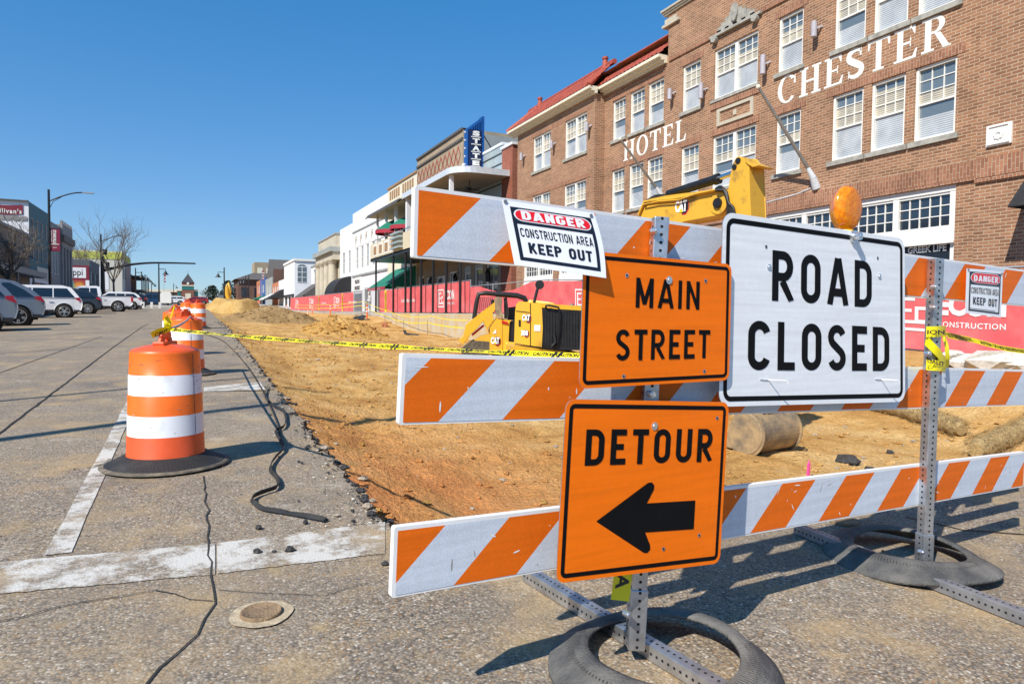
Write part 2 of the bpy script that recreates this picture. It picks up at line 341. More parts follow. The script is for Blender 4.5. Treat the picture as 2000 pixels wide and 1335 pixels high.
# ------------------------------------------------------------------ palette
def road_mat():
    m = bpy.data.materials.new("exposed_aggregate"); m.use_nodes = True; N, L = nodes(m); MATS['road'] = m
    b = N['Principled BSDF']; b.inputs['Roughness'].default_value = 0.8; b.inputs['Specular IOR Level'].default_value = 0.3
    g = N.new('ShaderNodeNewGeometry'); P = g.outputs['Position']
    vo = N.new('ShaderNodeTexVoronoi'); vo.inputs['Scale'].default_value = 100; L.new(P, vo.inputs['Vector'])
    sp = N.new('ShaderNodeSeparateColor'); L.new(vo.outputs['Color'], sp.inputs[0])
    rp = N.new('ShaderNodeValToRGB'); L.new(sp.outputs[0], rp.inputs[0]); el = rp.color_ramp.elements; rp.color_ramp.interpolation = 'CONSTANT'
    cs = [(0, (.105, .095, .085)), (.14, (.25, .212, .172)), (.36, (.34, .262, .172)), (.5, (.17, .148, .128)), (.64, (.3, .258, .208)), (.8, (.42, .37, .3)), (.91, (.32, .19, .1)), (.96, (.58, .53, .46))]
    el[0].position, el[0].color = cs[0][0], (*cs[0][1], 1); el[1].position, el[1].color = cs[1][0], (*cs[1][1], 1)
    for p, c in cs[2:]: e = el.new(p); e.color = (*c, 1)
    mt = N.new('ShaderNodeValToRGB'); L.new(vo.outputs['Distance'], mt.inputs[0]); e = mt.color_ramp.elements; e[0].position = .42; e[0].color = (1, 1, 1, 1); e[1].position = .75; e[1].color = (.5, .46, .42, 1)
    mu = N.new('ShaderNodeMixRGB'); mu.blend_type = 'MULTIPLY'; mu.inputs[0].default_value = 1; L.new(rp.outputs[0], mu.inputs[1]); L.new(mt.outputs[0], mu.inputs[2])
    def layer(prev, scale, th, col, fac, detail=7, off=0):
        mp = N.new('ShaderNodeMapping'); mp.inputs['Location'].default_value = (off, off*2, 0); L.new(P, mp.inputs[0])
        n = N.new('ShaderNodeTexNoise'); n.inputs['Scale'].default_value = scale; n.inputs['Detail'].default_value = detail; n.inputs['Roughness'].default_value = .65; L.new(mp.outputs[0], n.inputs['Vector'])
        r = N.new('ShaderNodeMapRange'); r.inputs[1].default_value, r.inputs[2].default_value = th; r.inputs[3].default_value = 0; r.inputs[4].default_value = fac; L.new(n.outputs['Fac'], r.inputs[0])
        x = N.new('ShaderNodeMixRGB'); L.new(r.outputs[0], x.inputs[0]); L.new(prev, x.inputs[1]); x.inputs[2].default_value = (*col, 1); return x.outputs[0]
    c = layer(mu.outputs[0], 1.3, (.5, .72), (.1, .09, .082), .6)
    c = layer(c, 1.7, (.5, .67), (.42, .29, .14), .72, off=9); c = layer(c, .8, (.52, .62), (.12, .105, .092), .35, detail=9, off=140)
    c = layer(c, .5, (.35, .7), (.38, .295, .2), .42, off=31)
    c = layer(c, 6, (.6, .74), (.45, .31, .14), .45, off=57)
    c = layer(c, 30, (.6, .68), (.07, .063, .058), .4, detail=3, off=77); c = layer(c, 3.1, (.58, .72), (.5, .45, .37), .4, off=91)
    L.new(c, b.inputs['Base Color'])
    bp_ = N.new('ShaderNodeBump'); bp_.inputs['Strength'].default_value = .5; bp_.inputs['Distance'].default_value = .004; bp_.invert = True
    L.new(vo.outputs['Distance'], bp_.inputs['Height']); L.new(bp_.outputs[0], b.inputs['Normal'])
def paint_mat():
    """worn white road paint: the aggregate shows through where the paint has gone"""
    m = MATS['road'].copy(); m.name = "worn_road_paint"; MATS['paint'] = m; N, L = nodes(m); b = N['Principled BSDF']
    src = b.inputs['Base Color'].links[0].from_socket; g = N.new('ShaderNodeNewGeometry')
    n = N.new('ShaderNodeTexNoise'); n.inputs['Scale'].default_value = 4.5; n.inputs['Detail'].default_value = 10; n.inputs['Roughness'].default_value = .72; L.new(g.outputs['Position'], n.inputs['Vector'])
    r = N.new('ShaderNodeMapRange'); r.inputs[1].default_value, r.inputs[2].default_value = .435, .54; r.inputs[3].default_value = .06; r.inputs[4].default_value = .9; L.new(n.outputs['Fac'], r.inputs[0])
    x = N.new('ShaderNodeMixRGB'); L.new(r.outputs[0], x.inputs[0]); L.new(src, x.inputs[1]); x.inputs[2].default_value = (.58, .56, .52, 1); L.new(x.outputs[0], b.inputs['Base Color'])
def dirt_mat(name, c1, c2, c3, near=False):
    m = bpy.data.materials.new(name); m.use_nodes = True; N, L = nodes(m); MATS[name] = m
    b = N['Principled BSDF']; b.inputs['Roughness'].default_value = .95; b.inputs['Specular IOR Level'].default_value = .1
    g = N.new('ShaderNodeNewGeometry'); P = g.outputs['Position']
    n = N.new('ShaderNodeTexNoise'); n.inputs['Scale'].default_value = .9; n.inputs['Detail'].default_value = 9; n.inputs['Roughness'].default_value = .68; L.new(P, n.inputs['Vector'])
    rp = N.new('ShaderNodeValToRGB'); L.new(n.outputs['Fac'], rp.inputs[0]); e = rp.color_ramp.elements
    e[0].position = .33; e[0].color = (*c1, 1); e[1].position = .68; e[1].color = (*c3, 1); k = e.new(.5); k.color = (*c2, 1)
    out = rp.outputs[0]
    if near:                                        # redder subsoil next to the broken pavement edge
        sp = N.new('ShaderNodeSeparateXYZ'); L.new(P, sp.inputs[0])
        r = N.new('ShaderNodeMapRange'); r.inputs[1].default_value, r.inputs[2].default_value = 10.5, 5.5; r.inputs[3].default_value, r.inputs[4].default_value = 0, 1; L.new(sp.outputs[1], r.inputs[0])
        rx = N.new('ShaderNodeMapRange'); rx.inputs[1].default_value, rx.inputs[2].default_value = 4.2, 1.4; rx.inputs[3].default_value, rx.inputs[4].default_value = 0.0, 1; L.new(sp.outputs[0], rx.inputs[0])
        n2 = N.new('ShaderNodeTexNoise'); n2.inputs['Scale'].default_value = .55; n2.inputs['Detail'].default_value = 6; L.new(P, n2.inputs['Vector'])
        mr = N.new('ShaderNodeMapRange'); mr.inputs[1].default_value, mr.inputs[2].default_value = .28, .5; mr.inputs[4].default_value = 1.0; L.new(n2.outputs['Fac'], mr.inputs[0])
        q = N.new('ShaderNodeMath'); q.operation = 'MULTIPLY'; L.new(r.outputs[0], q.inputs[0]); L.new(rx.outputs[0], q.inputs[1])
        q2 = N.new('ShaderNodeMath'); q2.operation = 'MULTIPLY'; L.new(q.outputs[0], q2.inputs[0]); L.new(mr.outputs[0], q2.inputs[1])
        x = N.new('ShaderNodeMixRGB'); L.new(q2.outputs[0], x.inputs[0]); L.new(out, x.inputs[1]); x.inputs[2].default_value = (.58, .23, .08, 1); out = x.outputs[0]
    n3 = N.new('ShaderNodeTexNoise'); n3.inputs['Scale'].default_value = 28; n3.inputs['Detail'].default_value = 6; L.new(P, n3.inputs['Vector'])
    r3 = N.new('ShaderNodeMapRange'); r3.inputs[1].default_value, r3.inputs[2].default_value = .3, .72; r3.inputs[3].default_value, r3.inputs[4].default_value = .8, 1.2; L.new(n3.outputs['Fac'], r3.inputs[0])
    mu = N.new('ShaderNodeMixRGB'); mu.blend_type = 'MULTIPLY'; mu.inputs[0].default_value = 1; L.new(out, mu.inputs[1]); L.new(r3.outputs[0], mu.inputs[2])
    L.new(mu.outputs[0], b.inputs['Base Color'])
    ad = N.new('ShaderNodeMath'); ad.operation = 'MULTIPLY_ADD'; ad.inputs[1].default_value = .5; L.new(n3.outputs['Fac'], ad.inputs[0]); 
    n4 = N.new('ShaderNodeTexNoise'); n4.inputs['Scale'].default_value = 7; n4.inputs['Detail'].default_value = 8; n4.inputs['Roughness'].default_value = .7; L.new(P, n4.inputs['Vector']); L.new(n4.outputs['Fac'], ad.inputs[2])
    bp_ = N.new('ShaderNodeBump'); bp_.inputs['Strength'].default_value = .8; bp_.inputs['Distance'].default_value = .08; L.new(ad.outputs[0], bp_.inputs['Height']); L.new(bp_.outputs[0], b.inputs['Normal'])
road_mat(); paint_mat()
dirt_mat('dirt', (.4, .2, .062), (.58, .335, .115), (.72, .49, .22), True)
dirt_mat('tan_dirt', (.46, .27, .085), (.56, .36, .13), (.64, .43, .18))
dirt_mat('brown_dirt', (.24, .15, .065), (.34, .22, .1), (.41, .28, .14))
dirt_mat('ochre_dirt', (.42, .22, .06), (.54, .31, .095), (.62, .39, .14))
mat('concrete', (.42, .4, .36), .85, var=.2, scale=1.5, bump=.3, bscale=30, spec=.2)
mat('dirty_concrete', (.5, .45, .35), .9, col2=(.52, .37, .17), scale=1.2, th=(.42, .62), bump=.4, bscale=20, spec=.2)
mat('white_rock', (.62, .58, .52), .85, var=.25, scale=6, bump=.8, bscale=14, spec=.2)
mat('asphalt_chunk', (.05, .048, .047), .8, var=.5, scale=30, bump=.8, bscale=50, spec=.4)
mat('tar', (.04, .036, .032), .8, var=.4, scale=30, spec=.3)
mat('pale_chunk', (.36, .3, .23), .9, var=.4, scale=14, bump=.5, bscale=40, spec=.2)
mat('earth', (.1, .085, .05), .95, var=.3, scale=.1, spec=.1)

# ------------------------------------------------------------------ ground, road, sidewalks
def frange(a, b, s):
    o = []; x = a
    while x < b - 1e-6: o.append(x); x += s
    return o
def n1(x, y=0.0, z=0.0): return NZ.noise(V((x, y, z)))
def xe(y): return 0.93 + 0.0035*y*min(1, 25/max(y, 1)) + 0.07*n1(y*1.7, 3) + 0.06*n1(y*5.5, 9) + 0.04*n1(y*13, 5)
def ye(x): return 3.55 - 0.09*min(4, max(0, x - 1)) + 0.07*n1(x*2.2, 17) + 0.04*n1(x*7, 21)
def sheet(mb, rows, m=0):
    k = len(rows[0]); vs = [p for r_ in rows for p in r_]
    mb.add(vs, [(i*k + j, i*k + j + 1, (i + 1)*k + j + 1, (i + 1)*k + j) for i in range(len(rows) - 1) for j in range(k - 1)], m, True)
mb = MB()
ysr = frange(3.6, 16, .07) + frange(16, 40, .3) + frange(40, 340, 6) + [345]
left = lambda y: [(x, y, zr(x, y)) for x in (-11.2, -6, -2, 0)]
y_c = ye(xe(3.6))
rows = [left(y) + [(min(.9, xe(3.6)), y, zr(.9, y)), (1.0, y, zr(1, y))] for y in (-40, -15, -4, 0, 1.5, 3.0)]
sheet(mb, rows)
xs = [1.0] + frange(1.1, 13, .08) + [13.0]
sheet(mb, [[(x, y if y is not None else ye(x), zr(x, y if y is not None else ye(x))) for y in (-40, -15, -4, 0, 1.5, 3.0, None)] for x in xs])
rows = [left(3.0) + [(xe(3.6), 3.0, zr(.9, 3.0)), (1.0, 3.0, zr(1, 3.0))], left(3.6) + [(xe(3.6), 3.6, zr(.9, 3.6)), (1.0, ye(1.0), zr(1, 3.6))]]
sheet(mb, rows)
sheet(mb, [left(y) + [(xe(y), y, zr(xe(y), y) - (.012 if y > 3.7 else 0))] for y in ysr])
# broken faces of the cut
edge = [(xe(y), y) for y in reversed(ysr) if y < 120] + [(1.0, ye(1.0))] + [(x, ye(x)) for x in xs[1:]]
for (a, b), (c, d) in zip(edge, edge[1:]):
    k1, k2 = .03*n1(a*9, b*9) - .035, .03*n1(c*9, d*9) - .035
    mb.add([(a, b, zr(a, b) - (.012 if b > 3.7 else 0)), (c, d, zr(c, d) - (.012 if d > 3.7 else 0)), (c + .02, d + k2, zr(c, d) - .42), (a + .02, b + k1, zr(a, b) - .42)], [(0, 1, 2, 3)], 1)
road = mb.build('road', ['road', 'asphalt_chunk']); tag(road, kind='structure')

mb = MB()
sheet(mb, [[(x, y, gY(min(y, 420)) - 1.2) for x in (-1500, -200, -40, 0, 40, 200, 1500)] for y in (-1500, -200, 0, 70, 150, 250, 420, 1500)])
tag(mb.build('ground', 'earth'), kind='structure')

def bump_h(x, y):
    h = .06*n1(x*.8, y*.8, 2) + .045*n1(x*2.3, y*2.3, 4)
    r_ = abs(n1(x*4.2, y*4.2, 8)); h += .05*(1 - r_*2)*max(0, n1(x*.6, y*.6, 12) + .2)
    h += .018*n1(x*9, y*9, 6) + .085*max(0, n1(x*11, y*11, 16) - .12)*max(0, n1(x*.9, y*.9, 22) + .2) + .07*max(0, n1(x*19, y*16, 26) - .15)*max(0, n1(x*1.3, y*1.3, 24) + .15)
    for c0, sl_ in ((2.1, .03), (2.75, .03), (5.0, -.05), (5.75, -.05), (3.6, .16)):
        q = abs(x - c0 - sl_*y - .25*sin(y*.35))
        if q < .2 and y < 30: h += (-.022 + .02*(.5 + .5*sin(y*34 + q*22)))*(1 - (q/.2)**4)*min(1, max(0, n1(x*.5, y*.35, 41) + .45))
    d = abs(((x*.96 + y*.05) % 1.9) - .95); h -= .02*math.exp(-(d/.2)**2)*(.5 + .5*n1(x*.3, y*.3))   # faint wheel and track ruts
    return h
def zd(x, y):
    e = x - xe(y) if y > 4.2 else min(x - xe(max(y, 3.6)) + max(0, 0), (y - ye(x)) if x > 1 else 9)
    if x > 1.0: e = min(e, y - ye(x)) if y < 8 else e
    dep = .1 + .26*min(1, max(0, e)/.9)**.7
    z = zr(min(x, 9), y) - dep - .28*min(1, max(0, (y - 16)/10))*min(1, max(0, (46 - y)/6))*min(1, max(0, (x - 4)/6)) + bump_h(x, y)*min(1, max(0, e + .1)/.4)
    if y < 24 and x > 8.5:
        k = min(1, (x - 8.5)/4.1); k = k*k*(3 - 2*k); tgt = .42 + .02*y
        w = 1 if y < 16 else (24 - y)/8
        z += max(0, (tgt - z))*k*w
    if y > 46 and x > 10: k = min(1, (x - 10)/2.8); z += k*min(1, (y - 46)/6)*max(0, zs(y) - .25 - z)
    return z
def zs(y):
    T = [(-40, .1), (8, .52), (20, 1.0), (26, 1.25), (55, 1.25), (115, 1.55), (150, 2.5), (340, 5.5)]
    for (a, p), (b, q) in zip(T, T[1:]):
        if y <= b: return p + (q - p)*max(0, (y - a)/(b - a))
    return 5.5
mb = MB()
yd = frange(3.05, 11, .05) + frange(11, 40, .17) + frange(40, 110, .8) + frange(110, 345, 6)
xd = frange(.72, 6.5, .05) + frange(6.5, 12.7, .14) + [12.75, 12.9]
sheet(mb, [[(x, y, zd(x, y)) for x in xd] for y in yd])
dirt = mb.build('dirt', 'dirt'); tag(dirt, kind='structure')

mb = MB()
yy = frange(-30, 340, 2.5)
sheet(mb, [[(x, y, zs(y)) for x in (12.7, 14.5, 17.0)] for y in yy])
sheet(mb, [[(12.7, y, zs(y) - 2) , (12.7, y, zs(y))] for y in yy])
tag(mb.build('sidewalk', 'concrete'), kind='structure')
mb = MB()
sheet(mb, [[(x, y, gY(y) + .15) for x in (-15.5, -13, -11.2)] for y in yy]); sheet(mb, [[(-11.2, y, gY(y) + .15), (-11.2, y, gY(y) - .5)] for y in yy])
tag(mb.build('sidewalk', 'concrete'), kind='structure')

# retaining wall that carries the theatre terrace
mb = MB()
for y in frange(22, 47, 1.25):
    a, b = y, y + 1.25; j = .02*n1(y, 3)
    zt = lambda t: zs(t) - .03 + .05*n1(t*1.7, 7)
    ps = [(12.45 + j, a, -1), (12.45 + j, b, -1), (12.45 + j, b, zt(b)), (12.45 + j, a, zt(a))]
    mb.add(ps + [(12.72, b, zt(b)), (12.72, a, zt(a))], [(0, 1, 2, 3), (3, 2, 4, 5)])
mb.add([(12.45, 22, -1), (12.72, 22, -1), (12.72, 22, zs(22)), (12.45, 22, zs(22) - .03)], [(0, 1, 2, 3)])
tag(mb.build('retaining_wall', 'dirty_concrete'), 'long mud-stained concrete retaining wall below the terrace of black posts', 'wall')

# painted lines
def line(name, a, b, w, n=24, lab=None):
    a, b = V((a[0], a[1])), V((b[0], b[1])); d = (b - a).normalized(); nn = V((-d.y, d.x)); rows = []
    for i in range(n + 1):
        p = a + (b - a)*(i/n); j = .012*n1(i*.9, a.x*7, 1); k = .012*n1(i*.9, a.x*7, 5)
        q, r_ = p - nn*(w/2 + j), p + nn*(w/2 + k)
        rows.append([(q.x, q.y, zr(q.x, q.y) + .004), (r_.x, r_.y, zr(r_.x, r_.y) + .004)])
    m_ = MB(); sheet(m_, rows); tag(m_.build('painted_line', 'paint'), kind='structure')
P = lambda px, py: onG(px, py)
a, b = P(112, 1082), P(262, 775); dd = (b - a)/(b - a).length
line('l', a, a + dd*18, .105, 60)
a, b = P(-160, 1153), P(765, 1075)
dv = V((b.x - a.x, b.y - a.y)).normalized()
c = P(-160, 1118); e_ = P(765, 1040)
def quadline(p0, p1, p2, p3, n=40):
    rows = []
    for i in range(n + 1):
        t = i/n; q = p0 + (p1 - p0)*t; r_ = p3 + (p2 - p3)*t; j = .015*n1(i*.8, 3.3); k = .012*n1(i*.8, 8.1)
        rows.append([(q.x, q.y + j, zr(q.x, q.y) + .004), (r_.x, r_.y + k, zr(r_.x, r_.y) + .004)])
    m_ = MB(); sheet(m_, rows); tag(m_.build('painted_line', 'paint'), kind='structure')
quadline(P(-160, 1175), P(420, 1122), P(420, 1062), P(-160, 1112))
quadline(P(424, 1121), P(752, 1081), P(752, 1020), P(424, 1061))
quadline(P(398, 764), P(520, 762), P(508, 746), P(398, 756), 10)
# tar-sealed joints and cracks
def crack(pts, w=.02, jit=.012, mbx=None):
    m_ = mbx or MB(); rows = []
    pl = [V((p.x, p.y)) for p in pts]
    for i in range(len(pl) - 1):
        a, b = pl[i], pl[i + 1]; L_ = (b - a).length; n = max(2, int(min(60, L_/.09))); d = (b - a)/L_; nn = V((-d.y, d.x))
        for k in range(n + (i == len(pl) - 2)):
            p = a + d*L_*(k/n); o = jit*n1(p.x*6, p.y*6, 3) + jit*.7*n1(p.x*17, p.y*17, 5); ww = w*(.5 + .5*abs(n1(p.x*4, p.y*4, 9)) + .25)
            q, r_ = p + nn*(o - ww/2), p + nn*(o + ww/2)
            rows.append([(q.x, q.y, zr(q.x, q.y) + .0055), (r_.x, r_.y, zr(r_.x, r_.y) + .0055)])
    sheet(m_, rows); return m_
m_ = MB()
crack([P(398, 930), P(408, 1060), P(418, 1180), P(385, 1240), P(275, 1345)], .0095, .02, m_)
crack([P(-60, 890), P(60, 800), P(225, 675), P(290, 632)], .022, .012, m_)
crack([P(-20, 735), P(140, 678), P(200, 657)], .02, .01, m_)
crack([P(0, 795), P(270, 770)], .009, .02, m_)
crack([P(-20, 1215), P(160, 1175), P(300, 1155), P(410, 1178)], .007, .035, m_)
crack([P(430, 1150), P(520, 1160), P(640, 1165), P(720, 1140)], .005, .035, m_)
crack([P(1770, 1010), P(1880, 1035), P(2010, 1045)], .02, .02, m_)
crack([P(0, 690), P(300, 672)], .03, .01, m_)
crack([P(0, 660), P(330, 640)], .05, .01, m_)
crack([P(180, 915), P(240, 890), P(420, 878)], .008, .02, m_)
tag(m_.build('road_joint', 'tar'), kind='structure')

# loose stones: broken asphalt along the cut, gravel on the road and clods on the dirt
def chunk(mb, c, r, m=0, flat=.6, seed=0.0):
    n, vs = 6, []
    for j, (zz, rr) in enumerate(((-.6, .7), (.1, 1.0), (.75, .55))):
        for k in range(n):
            a = 2*pi*(k + .5*j)/n; q = rr*r*(1 + .45*n1(k*1.7 + seed*3.1, j*2.3, seed))
            vs.append(V(c) + V((q*cos(a), q*sin(a), zz*r*flat*(1 + .4*n1(k + seed, j, 7)))))
    fs = [list(range(n))[::-1], list(range(2*n, 3*n))] + [(j*n + k, j*n + (k + 1) % n, (j + 1)*n + (k + 1) % n, (j + 1)*n + k) for j in range(2) for k in range(n)]
    mb.add(vs, fs, m)
mb = MB()
for i in range(1300):
    y = 3.7 + 30*random.random()**2.0; s = random.gauss(.03, .085) - (.25*random.random() if random.random() < .15 else 0); x = xe(y) + s; r = (.004 + .022*random.random()**4*(1.7 if s > -.05 else .6) + .0005*y)*(.6 + .8*max(0, n1(y*.8, 71) + .4))
    z = zr(x, y) if x < xe(y) else zd(x, y)
    chunk(mb, (x, y, z + r*.2), r, random.choice((0, 0, 0, 0, 0, 1, 1, 1)) if r > .012 else random.choice((0, 0, 1, 2)), .55, i*.37)
for i in range(260):
    x = 1 + 3.5*random.random(); y = ye(x) + abs(random.gauss(0, .12)); r = .008 + .03*random.random()**2
    chunk(mb, (x, y, zd(x, y) + r*.2), r, random.choice((0, 1, 1, 2)), .6, i*.71)
tag(mb.build('rubble', ['asphalt_chunk', 'pale_chunk', 'white_rock']), kind='stuff')
mb = MB()
for i in range(800):
    y = 1.6 + 6*random.random(); x = -4 + 8.5*random.random(); r = .0025 + .006*random.random()**3
    if x > .9 and y > 3.4: continue
    chunk(mb, (x, y, zr(x, y) + r*.3), r, random.choice((0, 1, 1, 2)), .7, i*.53)
tag(mb.build('gravel', ['asphalt_chunk', 'pale_chunk', 'white_rock']), kind='stuff')
mb = MB()
for i in range(13000):
    y = 3.6 + 26*random.random()**1.8; x = 1.0 + 10.5*random.random(); r = .005 + .04*random.random()**4 + .0009*y
    if x < xe(y) or y < ye(x): continue
    k_ = n1(x*.9, y*.9, 33) + .6*n1(x*2.6, y*2.6, 35)
    if k_ < .12 and random.random() > .22: continue
    chunk(mb, (x, y, zd(x, y) + r*.12), r, random.choice((0, 0, 0, 0, 2)) if random.random() > .06 else 1, random.uniform(.35, .8), i*.43)
tag(mb.build('clods', ['dirt', 'pale_chunk', 'ochre_dirt']), kind='stuff')
# separate lumps of asphalt lying on the white line
for i, (px, py, r, lab) in enumerate(((502, 1080, .022, 'small black asphalt lump lying on the white bar nearest the left'), (566, 1077, .026, 'larger black asphalt lump on the white bar, right of two others'), (535, 1079, .013, 'tiny black asphalt crumb between two lumps on the white bar'), (505, 1032, .02, 'black asphalt lump just beyond the white bar and the rubber strip'), (597, 1021, .018, 'black asphalt lump beside the loose end of the rubber strip'), (752, 1103, .018, 'black asphalt lump lying beside the lower barricade board end'))):
    g = P(px, py); m_ = MB(); chunk(m_, (g.x, g.y, g.z + r*.4), r, 0, .8, i*3.3 + 1); tag(m_.build('asphalt_lump', 'asphalt_chunk'), lab, 'lump', 'asphalt lumps on the road')
# ------------------------------------------------------------------ barricade materials
def sheeting(name, col, rough=.5, hexes=520, k=.14, emis=0):
    """retroreflective sheeting with its fine honeycomb and faint bands"""
    m = bpy.data.materials.new(name); m.use_nodes = True; N, L = nodes(m); MATS[name] = m; b = N['Principled BSDF']
    b.inputs['Roughness'].default_value = rough; b.inputs['Specular IOR Level'].default_value = .2
    tc = N.new('ShaderNodeTexCoord'); vo = N.new('ShaderNodeTexVoronoi'); vo.inputs['Scale'].default_value = hexes*.55; vo.inputs['Randomness'].default_value = .7; L.new(tc.outputs['Object'], vo.inputs['Vector'])
    r = N.new('ShaderNodeMapRange'); r.inputs[1].default_value, r.inputs[2].default_value = .15, .62; r.inputs[3].default_value, r.inputs[4].default_value = 1 + k*.5, 1 - k; L.new(vo.outputs['Distance'], r.inputs[0])
    mp = N.new('ShaderNodeMapping'); mp.inputs['Scale'].default_value = (1.2, 1.2, 26); L.new(tc.outputs['Object'], mp.inputs[0])
    n = N.new('ShaderNodeTexNoise'); n.inputs['Scale'].default_value = 1.6; n.inputs['Detail'].default_value = 4; L.new(mp.outputs[0], n.inputs['Vector'])
    r2 = N.new('ShaderNodeMapRange'); r2.inputs[1].default_value, r2.inputs[2].default_value = .3, .7; r2.inputs[3].default_value, r2.inputs[4].default_value = .9, 1.06; L.new(n.outputs['Fac'], r2.inputs[0])
    n2 = N.new('ShaderNodeTexNoise'); n2.inputs['Scale'].default_value = 5; n2.inputs['Detail'].default_value = 9; n2.inputs['Roughness'].default_value = .7; L.new(tc.outputs['Object'], n2.inputs['Vector'])
    r3 = N.new('ShaderNodeMapRange'); r3.inputs[1].default_value, r3.inputs[2].default_value = .58, .8; r3.inputs[3].default_value, r3.inputs[4].default_value = 0, .3; L.new(n2.outputs['Fac'], r3.inputs[0])
    m1 = N.new('ShaderNodeMath'); m1.operation = 'MULTIPLY'; L.new(r.outputs[0], m1.inputs[0]); L.new(r2.outputs[0], m1.inputs[1])
    x = N.new('ShaderNodeMixRGB'); x.blend_type = 'MULTIPLY'; x.inputs[0].default_value = 1; x.inputs[1].default_value = (*col, 1); L.new(m1.outputs[0], x.inputs[2])
    y = N.new('ShaderNodeMixRGB'); L.new(r3.outputs[0], y.inputs[0]); L.new(x.outputs[0], y.inputs[1]); y.inputs[2].default_value = (*[c*.8 + .06 for c in col], 1)
    L.new(y.outputs[0], b.inputs['Base Color'])
sheeting('board_orange', (.84, .155, .006), hexes=300, k=.08)
sheeting('board_white', (.64, .69, .77), hexes=300, k=.1)
sheeting('sign_orange', (1.0, .188, .002), hexes=60, k=.02)
sheeting('sign_white', (.87, .88, .9), hexes=60, k=.02)
mat('sign_black', (.005, .005, .006), .6, var=.3, spec=.12)
plain('danger_red', (.78, .012, .018), .35); plain('danger_white', (.82, .83, .86), .3); plain('danger_black', (.012, .014, .024), .35)
mat('scrape', (.4, .36, .33), .7, var=.3)
mat('white_plastic', (.82, .81, .8), .45, var=.05, scale=9)
mat('galvanised', (.5, .52, .55), .38, .85, var=.28, scale=14, detail=8, bump=.06, bscale=40)
mat('dull_galvanised', (.3, .31, .33), .5, .6, var=.25, scale=10, detail=8)
plain('hole_dark', (.006, .006, .006), .9); plain('bolt', (.7, .72, .75), .3, .9)
mat('drum_rubber', (.022, .022, .023), .7, col2=(.06, .057, .05), scale=4, th=(.45, .75), bump=.5, bscale=90, detail=9, spec=.4)
mat('tyre_rubber', (.055, .055, .057), .8, col2=(.2, .19, .17), scale=3.5, th=(.36, .68), bump=.5, bscale=90, detail=9, spec=.35)
plain('tape_yellow', (.86, .72, .005), .35); plain('tape_black', (.01, .01, .01), .4)

# ------------------------------------------------------------------ its frame: A, B feet of the two posts; s runs along the boards, n towards the camera
A_ = onG(1240, 1266, .045); B_ = onG(1804, 1098, .045)
E_ = V((B_.x - A_.x, B_.y - A_.y, 0)); BL = E_.length; E_.normalize(); Nn = V((E_.y, -E_.x, 0))
def bp(px, py, off=0.0):
    """pixel to a point on the vertical plane of the barricade, 'off' metres in front of the posts' centre"""
    d = ray(px, py); P0 = A_ + Nn*off; return CAM + d*(Nn.dot(P0 - CAM)/Nn.dot(d))
BARR = thing('road_barricade', 'three-rail orange and white striped barricade across the dug-up lane', 'barricade', (A_.x, A_.y, zr(A_.x, A_.y)))
# rails: white hollow plastic planks with striped sheeting on the front
def rail(tl, bl, tr, br, k0, pitch, first, lab):
    off = -.024; a, b, c, d = bp(*tl, off), bp(*bl, off), bp(*tr, off), bp(*br, off)
    ex = (c - a); Ln = 3.82; ex = ex.normalized(); h = .2
    O = a - V((0, 0, h)); ey = (V((0, 0, 1)) - ex*ex.z).normalized(); F = chart(O, ex, ey); mb = MB()
    e = .011
    mb.prism(rrect(Ln, h, .006, 2), F(0, 0, -.024), ex, ey, .024, 0)
    x = k0; k = 0
    while x < Ln + .3:
        # a band leaning 45 degrees up to the right
        q = [(x, 0), (x + pitch, 0), (x + pitch + h, h), (x + h, h)]
        for f in (lambda p: p[0] - e, lambda p: Ln - e - p[0], lambda p: p[1] - e*.6, lambda p: h - e - p[1]): q = clip(q, f) if q else q
        if len(q) > 2: mb.poly([F(*p, .0012) for p in q], 1 if (k + first) % 2 == 0 else 2)
        x += pitch; k += 1
    for i in range(46):                             # nicks, scrapes and old bolt marks in the sheeting
        u, v, a = random.random()*Ln*.98 + .01, .02 + random.random()*.16, random.random()*3.1; l_, w_ = .003 + .02*random.random()**3, .0012 + .0022*random.random()
        mb.poly([F(u + cos(a)*l_*p - sin(a)*w_*q, v + sin(a)*l_*p + cos(a)*w_*q, .0018) for p, q in ((-1, -.4), (.2, -1), (1, -.2), (.7, .6), (-.3, 1), (-1, .5))], random.choice((0, 0, 3)))
    o = mb.build('rail', ['white_plastic', 'board_orange', 'board_white', 'scrape'], BARR); return F
FB = rail((765, 1030), (765, 1165), (2000, 882), (2000, 960), -.247, .217, 0, '')
FM = rail((780, 690), (780, 825), (2000, 722), (2000, 797), -.315, .214, 1, '')
FT = rail((808, 362), (803, 497), (2000, 527), (2000, 603), -.195, .215, 0, '')
# perforated square posts
def perf(name, p0, p1, w, parent, front, m='galvanised', step=.0254*1.06, rh=.0055, faces=(0, 1), end=True, sub=None):
    p0, p1 = V(p0), V(p1); d = (p1 - p0); Ln = d.length; d.normalize(); f = (V(front) - d*V(front).dot(d)).normalized(); s = d.cross(f)
    rot = Matrix((d, f, s)).transposed(); mb = MB(); mb.box((p0 + p1)/2, (Ln, w, w), 0, rot)
    for ax in faces:
        n = (f, -s, s, -f)[ax]; t = (s, f, f, s)[ax]; x = step*.5
        while x < Ln:
            c = p0 + d*x + n*(w/2 + .0006); mb.add([c + (d*cos(2*pi*k/8) + t*sin(2*pi*k/8))*rh for k in range(8)], [list(range(8))], 1); x += step
    o = mb.build(name, [m, 'hole_dark'], parent, bevel=.003); return o
top1, top2 = bp(1290, 425, .02), bp(1828, 505, .02)
lo1 = A_ + V((0, 0, .015)); lo2 = B_ + V((0, 0, .015))
